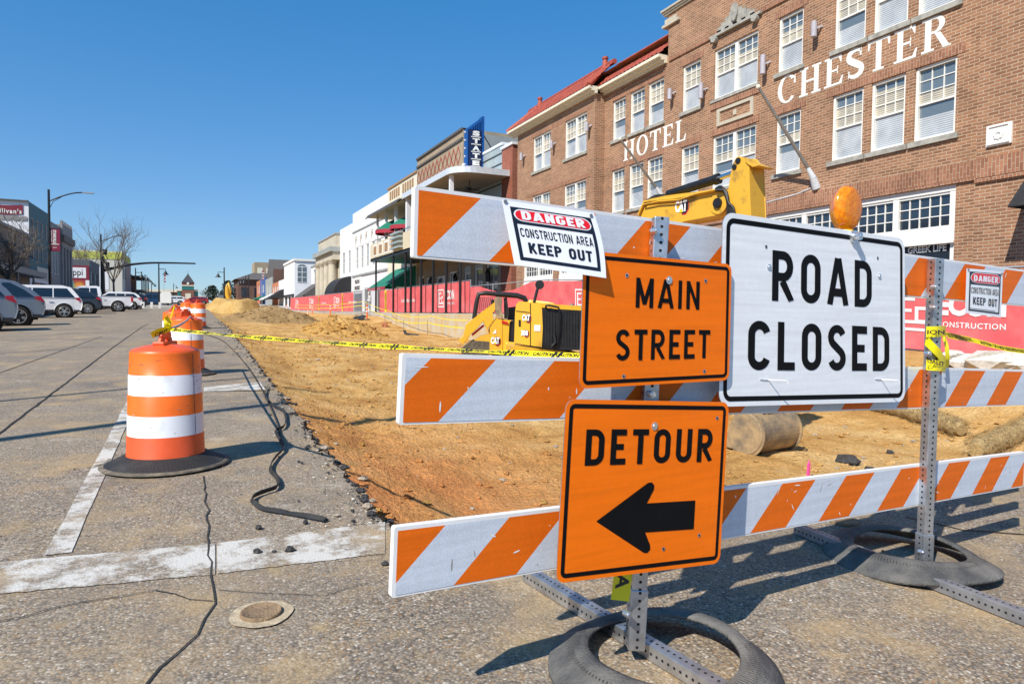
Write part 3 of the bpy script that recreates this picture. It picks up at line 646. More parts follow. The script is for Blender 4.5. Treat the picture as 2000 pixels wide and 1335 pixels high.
perf('post', lo1, top1, .05, BARR, Nn - E_*.55, faces=(0, 1, 2)); perf('post', lo2, top2, .05, BARR, Nn - E_*.35, faces=(0, 1, 2))
up1, up2 = (top1 - lo1).normalized(), (top2 - lo2).normalized()
perf('sleeve', lo1 - up1*.01, lo1 + up1*.2, .058, BARR, Nn - E_*.55, faces=(0, 1, 2)); perf('sleeve', lo2 - up2*.01, lo2 + up2*.13, .058, BARR, Nn - E_*.35, faces=(0, 1, 2))
def foot(p0, p1, m):
    a = onG(*p0); b = onG(*p1); d = (b - a).normalized(); h = .055
    perf('foot_bar', a - d*.0 + V((0, 0, h/2 + .004)), b + V((0, 0, h/2 + .004)), h, BARR, (0, 0, 1), m, faces=(0, 1, 2))
foot((1030, 1133), (1420, 1375), 'galvanised'); foot((1556, 1042), (2060, 1243), 'dull_galvanised')
mb = MB()
for q, o in (((1283, 450), .05), ((1275, 770), .05), ((1815, 690), .05), ((1803, 1078), .05), ((1228, 1200), .05), ((1828, 560), .05), ((1826, 600), .05)):
    c = bp(*q, o); mb = MB(); mb.cyl(c - Nn*.02, c + Nn*.008, .008, n=8); mb.cyl(c - Nn*.02, c + Nn*.001, .012, n=10); mb.build('bolt', 'bolt', BARR)

# rubber rings cut from tyres, laid over the feet
def ring(name, c, ro, ri, h, lab, tilt=0.0, sq=1.0, rz=0.0, droop=0.0):
    T = Matrix.Translation(V(c)) @ Matrix.Rotation(rz, 4, 'Z') @ Matrix.Diagonal((1, sq, 1, 1)); mb = MB(T)
    prof = [(ro, .018), (ro, .03), (ro - .03, .048), (ro*.55 + ri*.45, h*.72), (ri + .05, h*.97), (ri + .02, h), (ri, h*.96), (ri - .004, h*.85), (ri + .014, h*.8), (ri + .045, h*.78), (ro - .04, .03), (ro - .01, .016)]
    n = 72; vs = []
    for r, z in prof:
        for k in range(n):
            a = 2*pi*k/n; w = .011*sin(2*a + 1) + .006*sin(5*a); dz = droop*(sin(2*a + .6))*(r - ri)/(ro - ri)
            vs.append((r*(1 + w)*cos(a), r*(1 + w)*sin(a), max(.003, z + dz + .012*sin(2*a + 2)*(z/h))))
    P_ = len(prof)
    mb.add(vs, [(i*n + k, i*n + (k + 1) % n, ((i + 1) % P_)*n + (k + 1) % n, ((i + 1) % P_)*n + k) for i in range(P_) for k in range(n)], 0, True)
    for k in range(n*2):                            # tread grooves near the inner lip
        a = pi*k/n
        mb.poly([((ri + .02)*cos(a), (ri + .02)*sin(a), h + .0035), ((ri + .075)*cos(a + .03), (ri + .075)*sin(a + .03), h*.955 + .003), ((ri + .075)*cos(a + .037), (ri + .075)*sin(a + .037), h*.955 + .003), ((ri + .02)*cos(a + .007), (ri + .02)*sin(a + .007), h + .0035)], 1)
    o = mb.build(name, ['tyre_rubber', 'tar']); return tag(o, lab, 'tyre ring', 'rubber tyre rings weighing down the barricade feet')
g1, g2 = onG(1300, 1330), onG(1765, 1098)
ring('tyre_ring', (1.42, 1.835, zr(1.42, 1.8)), .39, .255, .092, 'grey rubber tyre ring over the perforated foot bar nearest the camera', rz=.4, droop=.008)
ring('tyre_ring', (g2.x + .03, g2.y, zr(g2.x, g2.y)), .395, .25, .088, 'warped rubber tyre ring around the bare post right of the big signs', rz=1.0, droop=.02)

# ------------------------------------------------------------------ signs bolted to the barricade
def sign_map(px4, offs, w, h):
    tl, tr, br, bl = [bp(*p, o) for p, o in zip(px4, offs)]
    def F(u, v, d=0.0):
        a, b = u/w, v/h; p = (bl*(1 - a) + br*a)*(1 - b) + (tl*(1 - a) + tr*a)*b
        return p + Nn*d
    return F
def sign_panel(mb, F, w, h, r, t=.0035, m=0, back=3):
    pts = rrect(w, h, r); a = [F(*p, 0) for p in pts]; b = [F(*p, -t) for p in pts]; k = len(a)
    mb.add(a, [list(range(k))], m); mb.add(a + b, [(i, (i + 1) % k, k + (i + 1) % k, k + i) for i in range(k)] + [list(range(k, 2*k))[::-1]], back)
def bolts(F, pts, parent, r=.009):
    for u, v in pts:
        c = F(u, v); mb = MB(); mb.cyl(c, c + Nn*.005, r, r*.8, 10); mb.cyl(c, c + Nn*.002, r*1.5, n=12); mb.build('bolt', 'bolt', parent)
def holes(mb, F, pts, m, m2):
    for u, v in pts:
        for r, d, q in ((.0075, .0016, m2), (.004, .0022, m)):
            mb.poly([F(u + r*cos(2*pi*k/10), v + r*sin(2*pi*k/10), d) for k in range(10)], q)
# ROAD CLOSED
w, h = 1.22, .76; F = sign_map([(1412, 413), (1767, 466), (1768, 784), (1404, 794)], [.05]*4, w, h)
rt = thing('road_sign', 'large white sign reading ROAD CLOSED in black capitals', 'sign', F(w/2, 0)); mb = MB()
sign_panel(mb, F, w, h, .055); rring(mb, w, h, .02, .02, .04, F, .0008, 1)
hwy_text(mb, 'ROAD', F, .283, .955, .43, .205, 1, th=.168, gap=.2); hwy_text(mb, 'CLOSED', F, .15, 1.09, .145, .2, 1, th=.17, gap=.19)
holes(mb, F, [(.245, .645), (1.0, .655)], 2, 3)
mb.build('sign_panel', ['sign_white', 'sign_black', 'hole_dark', 'galvanised'], rt)
bolts(F, [(.265, .565), (1.015, .575)], rt, .008)
for u, v in ((.27, .105), (1.03, .105)):
    m_ = MB(); a = F(u, v, .001); m_.tube([a, F(u + .012, v + .002, .03), F(u + .045, v + .002, .05), F(u + .05, v - .012, .052)], .0022, 5); m_.tube([F(u - .05, v + .004, .002), F(u - .02, v + .003, .003), a], .0016, 4); m_.build('zip_tie', 'white_plastic', rt)
# MAIN STREET
w, h = .686, .457; F = sign_map([(1141, 489), (1429, 516), (1424, 742), (1131, 759)], [.066]*4, w, h)
rt = thing('road_sign', 'orange sign reading MAIN STREET, partly covered by the danger notice', 'sign', F(w/2, 0)); mb = MB()
sign_panel(mb, F, w, h, .03); rring(mb, w, h, .012, .013, .022, F, .0008, 1)
hwy_text(mb, 'MAIN', F, .222, .521, .275, .105, 1, th=.15, gap=.19); hwy_text(mb, 'STREET', F, .143, .58, .09, .108, 1, th=.155, gap=.17)
holes(mb, F, [(.18, .385), (.55, .385), (.18, .035), (.555, .04)], 2, 3)
mb.build('sign_panel', ['sign_orange', 'sign_black', 'hole_dark', 'galvanised'], rt); bolts(F, [(.372, .378)], rt)
# DETOUR with an arrow
w, h = .762, .61; F = sign_map([(1106, 779), (1424, 785), (1406, 1099), (1086, 1139)], [.085]*4, w, h)
rt = thing('road_sign', 'lowest orange sign reading DETOUR above a fat black left arrow', 'sign', F(w/2, 0)); mb = MB()
sign_panel(mb, F, w, h, .035); rring(mb, w, h, .015, .015, .022, F, .0008, 1)
hwy_text(mb, 'DETOUR', F, .088, .685, .388, .122, 1, th=.172, gap=.2)
tip = arc(.44, .305, .018, .018, 100, 0, 5); tip2 = arc(.44, .085, .018, .018, 0, -100, 5)
arrow = [(.15, .197), (.372, .32)] + [(.39, .321), (.402, .31), (.401, .295), (.371, .247), (.61, .246), (.61, .14), (.371, .144), (.398, .097), (.399, .08), (.386, .07), (.37, .072)]
mb.poly([F(*p, .0012) for p in arrow], 1)
holes(mb, F, [(.62, .49), (.7, .55), (.463, .078), (.64, .115)], 2, 3)
mb.build('sign_panel', ['sign_orange', 'sign_black', 'hole_dark', 'galvanised'], rt); bolts(F, [(.388, .52)], rt)
# danger notices
def danger(F, w, h, lab, bend):
    rt = thing('danger_sign', lab, 'sign', F(w/2, 0)); G = lambda u, v, d=0.0: F(u, v, d) + bend(u/w, v/h); mb = MB(); nx, ny = 10, 8
    def grid(u0, u1, v0, v1, d, m):
        vs = [G(u0 + (u1 - u0)*i/nx, v0 + (v1 - v0)*j/ny, d) for i in range(nx + 1) for j in range(ny + 1)]
        mb.add(vs, [(i*(ny + 1) + j, (i + 1)*(ny + 1) + j, (i + 1)*(ny + 1) + j + 1, i*(ny + 1) + j + 1) for i in range(nx) for j in range(ny)], m, True)
    grid(0, w, 0, h, 0, 0); grid(0, w, 0, h, -.003, 0)
    b = .022*w/.35
    grid(b, w - b, h*.655, h - b, .0008, 1)                       # black header
    for q in ((b, b*1.6, b, h*.66), (w - b*1.6, w - b, b, h*.66), (b, w - b, b, b*1.6)): grid(*q, .0008, 1)
    def pill(i, d, m):
        x0, x1, y0, y1 = b + i, w - b - i, h*.675 + i*.75, h - b - i*.75; r = (y1 - y0)/2; r2 = r*1.25
        p = arc(x1 - r2, y0 + r, r2, r, -90, 90, 10) + arc(x0 + r2, y0 + r, r2, r, 90, 270, 10)
        top = sorted([q for q in p if q[1] >= y0 + r - 1e-6], key=lambda q: q[0]); bot = sorted([q for q in p if q[1] <= y0 + r + 1e-6], key=lambda q: q[0])
        def ev(L, x):
            for a_, b_ in zip(L, L[1:]):
                if a_[0] <= x <= b_[0]: t = (x - a_[0])/max(1e-9, b_[0] - a_[0]); return a_[1] + (b_[1] - a_[1])*t
            return y0 + r
        X = [x0 + (x1 - x0)*(.5 - .5*cos(pi*i_/24)) for i_ in range(25)]
        vs = [G(x, ev(bot, x), d) for x in X] + [G(x, ev(top, x), d) for x in X]
        mb.add(vs, [(i_, i_ + 1, 26 + i_, 25 + i_) for i_ in range(24)], m, True)
    pill(.008*w/.35, .0014, 0); pill(.013*w/.35, .002, 2)
    hwy_text(mb, 'DANGER', G, w*.16, w*.84, h*.73, h*.135, 0, .22, .0028, .12)
    hwy_text(mb, 'CONSTRUCTION AREA', G, w*.115, w*.885, h*.46, h*.135, 1, .15, .001, .14)
    hwy_text(mb, 'KEEP OUT', G, w*.17, w*.85, h*.215, h*.165, 1, .2, .001, .13)
    grid(b*1.6, w - b*3, h*.115, h*.125, .0008, 1)
    mb.build('sign_panel', ['danger_white', 'danger_black', 'danger_red'], rt)
    for u, v in ((.025, .975), (.95, .95)):
        c = G(u*w, v*h); m_ = MB(); m_.cyl(c, c + Nn*.004, .006, n=8); m_.build('screw', 'dull_galvanised', rt)
w, h = .356, .254
F = sign_map([(981, 390), (1160, 416), (1184, 543), (1006, 517)], [.02, .035, .09, .06], w, h)
danger(F, w, h, 'bent DANGER construction area keep out notice over the orange street-name sign', lambda a, b: Nn*(.006*sin(pi*a)*(1 - b)) + E_*(.012*sin(pi*b)*a))
F = sign_map([(1889, 524), (1959, 530), (1955, 620), (1886, 611)], [0, 0, .01, .005], .25, .254)
danger(F, .25, .254, 'small flat DANGER notice on the top rail right of the bare post', lambda a, b: Nn*(.004*sin(pi*a)))

# amber barricade light
mat('amber', (.8, .19, .001), .16, col2=(1.0, .36, .004), scale=60, th=(.35, .65), detail=4, spec=.6); MATS['amber'].node_tree.nodes['Principled BSDF'].inputs['Transmission Weight'].default_value = .25
plain('yellow_plastic', (.86, .55, .02), .4)
c = bp(1652, 408, -.02); rt = thing('warning_light', 'round amber barricade warning light above the white closure sign', 'light', c - V((0, 0, .1)))
def lens():
    mb = MB(Matrix.Translation(c) @ Matrix((E_, V((0, 0, 1)), -Nn)).transposed().to_4x4())
    n = 32
    for sgn in (1, -1):
        LS = .83; prof = [(.094, 0), (.094, .008), (.09, .01), (.086, .026), (.08, .029), (.072, .037), (.069, .0365), (.056, .044), (.053, .0435), (.04, .049), (.037, .0485), (.02, .0525), (.0005, .053)]
        vs = [(LS*r*cos(2*pi*k/n), LS*r*1.24*sin(2*pi*k/n), sgn*z) for r, z in prof for k in range(n)]
        mb.add(vs, [(i*n + k, i*n + (k + 1) % n, (i + 1)*n + (k + 1) % n, (i + 1)*n + k) for i in range(len(prof) - 1) for k in range(n)], 0, True)
    return mb.build('lens', 'amber', rt)
lens()
mb = MB(); mb.cyl(c - V((0, 0, .09)), c - V((0, 0, .12)), .032, .04, 16); mb.cyl(c - V((0, 0, .118)), c - V((0, 0, .2)), .045, .06, 16); mb.build('housing', 'yellow_plastic', rt)
q = bp(1668, 462, .055); mb = MB(); mb.cyl(q - Nn*.05, q + Nn*.03, .019, .017, 8); mb.cyl(q + Nn*.028, q + Nn*.036, .012, .004, 8); mb.cyl(q - Nn*.004, q + Nn*.006, .026, n=12); mb.build('bolt', 'bolt', rt)

# ------------------------------------------------------------------ caution tape
def tape(pts, w, lab, text='CAUTION   CAUTION   CAUTION', h=.55, twist=None, name='caution_tape', off=.0, up=(0, 0, 1), group='yellow caution tape on the barrier', dash=True):
    pts = [V(p) for p in pts]; n = len(pts); L = [0]
    for a, b in zip(pts, pts[1:]): L.append(L[-1] + (b - a).length)
    def P(s, v, d=0.0):
        s = max(0, min(L[-1], s)); i = 0
        while i < n - 2 and L[i + 1] < s: i += 1
        t = (s - L[i])/max(1e-9, L[i + 1] - L[i]); p = pts[i].lerp(pts[i + 1], t); dr = (pts[i + 1] - pts[i]).normalized()
        u = V(up); u = (u - dr*u.dot(dr)).normalized()
        if twist: a = twist(s/L[-1]); u = u*cos(a) + dr.cross(u)*sin(a)
        nn = dr.cross(u)
        if nn.dot(CAM - p) < 0 and not twist: nn = -nn
        return p + u*(v - .5)*w + nn*d
    mb = MB(); N_ = max(8, n*4); rows = [[P(L[-1]*i/N_, v) for v in (0, .5, 1)] for i in range(N_ + 1)]; sheet(mb, rows, 0)
    if text:
        vs, fs, tw = text2d(text, .03); k = w*h
        rep = max(1, int(L[-1]/(tw*k))) if tw*k < L[-1] else 1; s0 = .02*L[-1]
        for sd in (1, -1):
            for r_ in range(rep):
                mb.add([P(s0 + r_*L[-1]/rep + p[0]*min(k, L[-1]*.93/tw), (1 - h)/2 + p[1]*h, sd*.0015) for p in vs], fs, 1)
                if dash:
                    x = s0 + r_*L[-1]/rep - w*.6
                    for dx in (0, w*.9): mb.add([P(x + dx + q[0]*w, q[1], sd*.0015) for q in ((0, 0), (.45, 0), (.65, 1), (.2, 1))], [(0, 1, 2, 3)], 1)
    return tag(mb.build(name, ['tape_yellow', 'tape_black']), lab, 'tape', group)
# ------------------------------------------------------------------ traffic drums
mat('drum_orange', (.88, .155, .01), .38, var=.14, scale=5, detail=8)
mat('drum_red', (.74, .1, .022), .42, var=.16, scale=4, detail=8)
mat('drum_white', (.74, .75, .78), .35, col2=(.48, .47, .46), scale=4, th=(.55, .85), detail=9)
mat('dusty_rubber', (.1, .085, .065), .85, col2=(.2, .165, .12), scale=9); plain('scuff', (.14, .12, .11), .8); mat('pale_collar', (.42, .34, .23), .9, var=.3, scale=25, bump=.3)
def drum(lab, px, py, rz=0.0, base=True, full=True):
    g = onG(px, py); t = thing('traffic_drum', lab, 'traffic drum', g, rz, 'orange and white traffic drums along the cut'); t.scale = (.9, .9, .925); mb = MB(); b = .05
    prof = [(.30, b), (.302, b + .03), (.288, b + .05), (.284, b + .2), (.281, b + .205), (.279, b + .36), (.276, b + .365), (.274, b + .515), (.270, b + .52), (.268, b + .67), (.263, b + .675), (.258, b + .835), (.256, b + .85), (.238, b + .868), (.15, b + .895), (.06, b + .908), (.0005, b + .91)]
    mats = [1, 1, 1, 1, 2, 2, 0, 0, 2, 2, 0, 0, 1, 1, 1, 1]
    mb.lathe(prof, 48, mats=mats)
    for a in (.1, 1.9, 4.4):                        # vertical seams, cracked
        for z0, z1, r in ((.205, .36, .2815), (.365, .515, .2765), (.52, .67, .271), (.675, .835, .2655)):
            n = 10; rows = []
            for i in range(n + 1):
                z = b + z0 + (z1 - z0)*i/n; w = .0022*(1 + 1.8*abs(n1(z*40, a*9, px))); rr = r - (i/n)*.003 if z0 < .6 else r - (i/n)*.0055
                rows.append([((rr + .001)*cos(a + q*w/rr), (rr + .001)*sin(a + q*w/rr), z) for q in (-1, 1)])
            sheet(mb, rows, 3)
    mb.build('drum_body', ['drum_orange', 'drum_red', 'drum_white', 'scuff'], t, local=True)
    mb = MB()
    for i in range(70):                              # scuffs and dirt on the bands
        a, z = random.random()*2*pi, b + .22 + .6*random.random(); rr = next(p_[0] + (q_[0] - p_[0])*(z - p_[1])/max(1e-6, q_[1] - p_[1]) for p_, q_ in zip(prof[3:], prof[4:]) if p_[1] <= z <= q_[1]) + .0012; l_, w_ = .004 + .03*random.random()**2.5, .001 + .003*random.random(); s_ = random.gauss(0, .5)
        mb.poly([((rr)*cos(a + (p*l_)/rr), rr*sin(a + (p*l_)/rr), z + q*w_ + p*s_*l_) for p, q in ((-1, 0), (-.2, -1), (1, -.3), (.8, .6), (0, 1))], random.choice((0, 0, 1)))
    mb.build('scuff_mark', ['scuff', 'pale_collar'], t, local=True)
    mb = MB()                                       # moulded loop handle
    hp = [(-.085, 0, b + .88), (-.06, 0, b + .95), (-.04, 0, b + .99), (0, 0, b + 1.0), (.04, 0, b + .99), (.06, 0, b + .95), (.085, 0, b + .88)]
    for p, q in zip(hp, hp[1:]): mb.beam(p, q, .075, .03, 0, up=(0, 1, 0))
    mb.box((0, 0, b + .912), (.26, .09, .03), 0)
    mb.build('handle', 'drum_red', t, local=True, bevel=.008)
    if base:
        mb = MB(); n = 56; ro, ri, h = .475, .285, .095
        pr = [(ro, .008), (ro, .018), (ro - .035, .026), (.38, .055), (.32, .085), (.3, h), (ri, h), (ri, .03), (ro - .03, .008)]
        vs = []
        for r, z in pr:
            for k in range(n):
                a = 2*pi*k/n; vs.append((r*(1 + .012*sin(2*a + px))*cos(a), r*(1 + .012*sin(2*a + px))*sin(a), z + .006*sin(3*a + 1)*(r - ri)))
        mb.add(vs, [(i*n + k, i*n + (k + 1) % n, (i + 1)*n + (k + 1) % n, (i + 1)*n + k) for i in range(len(pr) - 1) for k in range(n)], 0, True)
        for f_ in range(len(mb.m)): mb.m[f_] = 1 if f_ < 2*n else 0
        mb.build('rubber_base', ['drum_rubber', 'dusty_rubber'], t, local=True)
    return t
D1 = drum('nearest and largest orange and white drum with tape tied to its handle', 325, 906, 1.2)
D2 = drum('second drum from the front, half hidden behind the nearest drum', 364, 730, .6)
D3 = drum('drum with a yellow tape end over its rim, behind the second drum', 344, 692, .3)
D4 = drum('drum standing right of the row at the edge of the dirt', 387, 641, .9)
D5 = drum('farthest drum, seen between two nearer drums', 366, 634, .2)
d1 = D1.location; hd = d1 + V((0, 0, .98))

# tape from the first drum to the barricade
def sag(a, b, n, s): return [a.lerp(b, i/n) - V((0, 0, s*4*(i/n)*(1 - i/n))) for i in range(n + 1)]
pa = onY(332, 643, d1.y); pb = bp(1270, 700, -.04)
tape(sag(pa, pb, 24, .02), .03, 'long yellow caution tape from the nearest drum to the barricade', 'CAUTION   CAUTION  ', .6, twist=lambda s: -1.0 + .22*sin(s*23) + .12*sin(s*61), name='caution_tape')
# knot and loose ends on the drum
mb = MB()
def ribbon(mb, pts, w, m=0, up=(0, 0, 1)):
    pts = [V(p) for p in pts]; rows = []
    for i, p in enumerate(pts):
        d = (pts[min(i + 1, len(pts) - 1)] - pts[max(0, i - 1)]).normalized(); u = V(up); u = (u - d*u.dot(d)).normalized(); rows.append([p + u*w/2, p - u*w/2])
    sheet(mb, rows, m)
o = lambda px, py, dy=0: onY(px, py, d1.y + dy)
ribbon(mb, [o(332, 641), o(324, 634, -.03), o(321, 624, -.02), o(326, 620, .01), o(331, 629, .02), o(333, 641)], .036)
ribbon(mb, [o(334, 641), o(320, 644, -.05), o(308, 648, -.08), o(296, 655, -.1)], .045, up=(.3, 0, 1)); ribbon(mb, [o(333, 642), o(322, 650, -.04), o(312, 655, -.07)], .03, up=(.6, 0, 1))
vs, fs, tw = text2d('CAUT', .03); q0, q1 = o(297, 656, -.11), o(330, 643, -.02); dr = (q1 - q0)
mb.add([q0 + dr*(p[0]/tw*.8 + .05) + V((.012, -.012, p[1]*.026 - .01)) for p in vs], fs, 1)
tag(mb.build('caution_tape', ['tape_yellow', 'tape_black']), 'knotted yellow tape bow with loose ends on the nearest drum', 'tape', 'yellow caution tape on the barrier')
plain('grey_strap', (.33, .34, .34), .6)
mb = MB(); mb.tube(sag(o(336, 641), onY(372, 618, D2.location.y - .1), 8, .02), .012, 6); tag(mb.build('grey_strap', 'grey_strap'), 'grey webbing strap between the two front drums', 'strap')
mb = MB(); q = D3.location; qo = lambda px, py: onY(px, py, q.y - .3)
ribbon(mb, [qo(341, 597), qo(339, 602), qo(336, 612), qo(333, 622)], .026, up=(1, 0, .2)); tag(mb.build('caution_tape', 'tape_yellow'), 'short yellow tape end hanging over the rim of the third drum', 'tape', 'yellow caution tape on the barrier')
# tape on the right-hand post
pw = lambda px, py, off=.04: bp(px, py, off)
mb = MB()
def wrap(y0, y1, w):
    a, b = pw(1809, y0), pw(1847, y1); bk0, bk1 = bp(1809, y0, -.035), bp(1847, y1, -.035)
    ribbon(mb, [bk0, a, a.lerp(b, .5) + Nn*.012, b, bk1], w)
wrap(648, 646, .05); wrap(665, 712, .045); wrap(712, 715, .05)
for y, tx in ((700, 'CAUT'), (645, 'ION')):
    vs, fs, tw = text2d(tx, .03); a, b = pw(1811, y, .056), pw(1845, y + (8 if y > 690 else 0), .056); mb.add([a + (b - a)*(p[0]/tw) + V((0, 0, p[1]*.02 - .018)) for p in vs], fs, 1)
ribbon(mb, [bp(1843, 655, .0), bp(1849, 675, .02), bp(1851, 700, .03), bp(1848, 718, .0)], .03, up=(1, 0, 0))
tag(mb.build('caution_tape', ['tape_yellow', 'tape_black']), 'yellow caution tape wound three times round the bare post', 'tape', 'yellow caution tape on the barrier')
tape([bp(1846, 653, -.02), bp(1900, 664, -.3), onX(1960, 680, 4.6), onX(2040, 692, 5.6)], .045, 'yellow caution tape leading right from the bare post', 'CAUTION  DO NOT CROSS', .62, twist=lambda s: -.7, dash=False)
ribbon_pts = [bp(1221, 1090, -.005), bp(1216, 1130, .0), bp(1211, 1172, .01)]
tape(ribbon_pts, .075, 'yellow tape end hanging below the DETOUR sign', 'CA', .7, up=(1, 0, 0), dash=False)

# cable and peeled rubber joint strip on the road
mb = MB(); cp = [(398, 652), (432, 664), (455, 684), (480, 712), (505, 750), (528, 795), (543, 832), (548, 856), (551, 868)]
def smooth(pts, k=6):
    out = []
    for i in range(len(pts) - 1):
        p0, p1, p2, p3 = pts[max(0, i - 1)], pts[i], pts[i + 1], pts[min(len(pts) - 1, i + 2)]
        for j in range(k):
            t = j/k; out.append(.5*((2*p1) + (p2 - p0)*t + (2*p0 - 5*p1 + 4*p2 - p3)*t*t + (3*p1 - p0 - 3*p2 + p3)*t**3))
    return out + [pts[-1]]
mb.tube(smooth([onG(*p) + V((0, 0, .01)) for p in cp]), .009, 6); tag(mb.build('cable', 'tar'), 'thin black cable running along the road beside the drums', 'cable')
mb = MB(); sp_ = [(521, 757), (517, 776), (530, 792), (552, 805), (557, 824), (552, 837), (537, 843), (543, 858), (553, 877), (541, 892), (529, 908), (526, 922), (540, 940), (539, 955), (522, 962), (497, 972), (490, 982), (509, 997), (560, 1006), (632, 1019)]
pts = smooth([onG(*p) for p in sp_], 6); vs = []; n = len(pts)
for i, p in enumerate(pts):
    d = (pts[min(n - 1, i + 1)] - pts[max(0, i - 1)]); d.z = 0; d.normalize(); s = V((-d.y, d.x, 0)); le = .25 + .55*abs(n1(i*.16, 4.4)) if i < n*.86 else .85 + .1*sin(i); up_ = V((0, 0, 1))*sqrt(max(.02, 1 - le*le)) + s*le
    w, th = .03, .006; q = V((-s.x*up_.z + 0, -s.y*up_.z, s.dot(up_)))
    vs += [p + q*-th/2 + V((0, 0, .006)), p + up_*w + q*-th/2 + V((0, 0, .006)), p + up_*w + q*th/2 + V((0, 0, .006)), p + q*th/2 + V((0, 0, .006))]
mb.add(vs, [(i*4 + k, i*4 + (k + 1) % 4, (i + 1)*4 + (k + 1) % 4, (i + 1)*4 + k) for i in range(n - 1) for k in range(4)] + [(0, 1, 2, 3), ((n - 1)*4, (n - 1)*4 + 1, (n - 1)*4 + 2, (n - 1)*4 + 3)])
tag(mb.build('rubber_strip', 'drum_rubber'), 'wavy black rubber joint strip peeled out onto the road', 'rubber strip')

# valve covers
mat('rusty_iron', (.24, .16, .09), .8, var=.3, scale=25, bump=.5, bscale=90)
def cover(px, py, r, lab, collar=True):
    g = onG(px, py); t = thing('valve_cover', lab, 'cover', g); mb = MB(); mb.lathe([(r, .004), (r, .016), (r*.93, .02), (r*.9, .017), (r*.5, .0185), (.001, .018)], 28); mb.build('lid', 'rusty_iron', t, local=True)
    if collar:
        mb = MB(); n = 40; mb.add([(r*1.55*(1 + .1*n1(cos(2*pi*k/n)*1.5 + 5, sin(2*pi*k/n)*1.5, px))*cos(2*pi*k/n), r*1.55*(1 + .1*n1(cos(2*pi*k/n)*2, sin(2*pi*k/n)*2, px))*sin(2*pi*k/n), .0055) for k in range(n)], [list(range(n))]); mb.build('collar', 'pale_collar', t, local=True)
cover(510, 1200, .078, 'round rusty valve cover in a pale collar on the road'); cover(1650, 1021, .085, 'round iron valve cover in the shadow of the barricade', False)
# straw wattles and stake
mat('straw', (.3, .21, .1), .9, col2=(.5, .36, .17), scale=22, th=(.35, .65), bump=1, bscale=60, spec=.1); mat('straw_dark', (.17, .12, .06), .9, var=.4, scale=12)
def wattle(pp, r, lab, k=2600):
    pts = smooth([V((p[0], p[1], zd(p[0], p[1]) + r*.72)) for p in pp], 8); n = len(pts); mb = MB()
    mb.tube(pts, [r*(.8 + .25*abs(n1(i*.5, 3))) if 1 < i < n - 2 else r*.6 for i in range(n)], 12)
    for i in range(k):
        j = random.randrange(n - 1); p = pts[j].lerp(pts[j + 1], random.random()); a = random.random()*2*pi; d = (pts[j + 1] - pts[j]).normalized(); s = d.cross(V((0, 0, 1))).normalized()
        o_ = (s*cos(a) + V((0, 0, 1))*sin(a)); q = p + o_*r*.96; t = (d*random.uniform(-1, 1) + o_.cross(d)*random.uniform(-1, 1) + o_*.35).normalized()*random.uniform(.04, .11); w = d.cross(t).normalized()*.0022
        mb.add([q - w, q + w, q + t], [(0, 1, 2)], random.choice((0, 0, 1)))
    tag(mb.build('straw_wattle', ['straw', 'straw_dark']), lab, 'straw wattle', 'straw erosion wattles on the dirt')
WG = lambda px, py: (lambda p: (p.x, p.y))(onG(px, py, -.25, lambda x, y: zr(x, y)))
wattle([WG(1690, 806), WG(1760, 820), WG(1830, 838), WG(1878, 850)], .13, 'longer straw wattle lying behind the bare barricade post')
wattle([WG(1905, 875), WG(1950, 868), WG(2010, 862), WG(2100, 850)], .15, 'frayed straw wattle at the right, loose straw spilling from it')
plain('pink', (.8, .08, .3), .5); g = onG(1578, 925, -.3); mb = MB(); mb.beam(g - V((0, 0, .05)), g + V((.01, 0, .1)), .022, .022); mb.cyl(g + V((.01, 0, .095)), g + V((.013, 0, .14)), .014, .002, 4); tag(mb.build('survey_stake', 'pink'), 'small pink survey stake in the dirt beyond the lower rail', 'stake')
# lumps of concrete and asphalt on the dirt
for i, (px, py, r, mm, lab, dz) in enumerate(((1655, 893, .14, 'asphalt_chunk', 'shiny black asphalt lump on the dirt right of the bucket', -.3), (1700, 905, .06, 'asphalt_chunk', 'small black lump behind the lower rail near the post', -.3), (1738, 876, .05, 'asphalt_chunk', 'lone dark stone on the open dirt left of the post', -.3))):
    g = onG(px, py, dz); mb = MB(); chunk(mb, (g.x, g.y, zd(g.x, g.y) + r*.2), r, 0, .7, i*2.2 + 4); tag(mb.build('asphalt_lump', mm), lab, 'lump', 'lumps lying on the dirt')
for i, (px, py, r, lab) in enumerate(((1902, 703, .42, 'white broken concrete lump below the red banner, right of the post'), (1955, 700, .5, 'cracked white concrete lump at the right, nearest the frame edge'), (1985, 708, .36, 'low white concrete lump half buried at the far right'), (1862, 690, .2, 'small white concrete piece just right of the taped post'), (1700, 690, .2, 'hidden white concrete piece behind the white sign'))):
    if i == 4: continue
    p = onX(px, py, 11.4); mb = MB(); chunk(mb, (p.x, p.y, p.z - r*.1), r, 0, .45, i*1.9 + 2); chunk(mb, (p.x + .1, p.y - .3, p.z - r*.2), r*.5, 0, .5, i*2.9 + 2); tag(mb.build('concrete_lump', 'white_rock'), lab, 'lump', 'broken concrete lumps by the sidewalk')
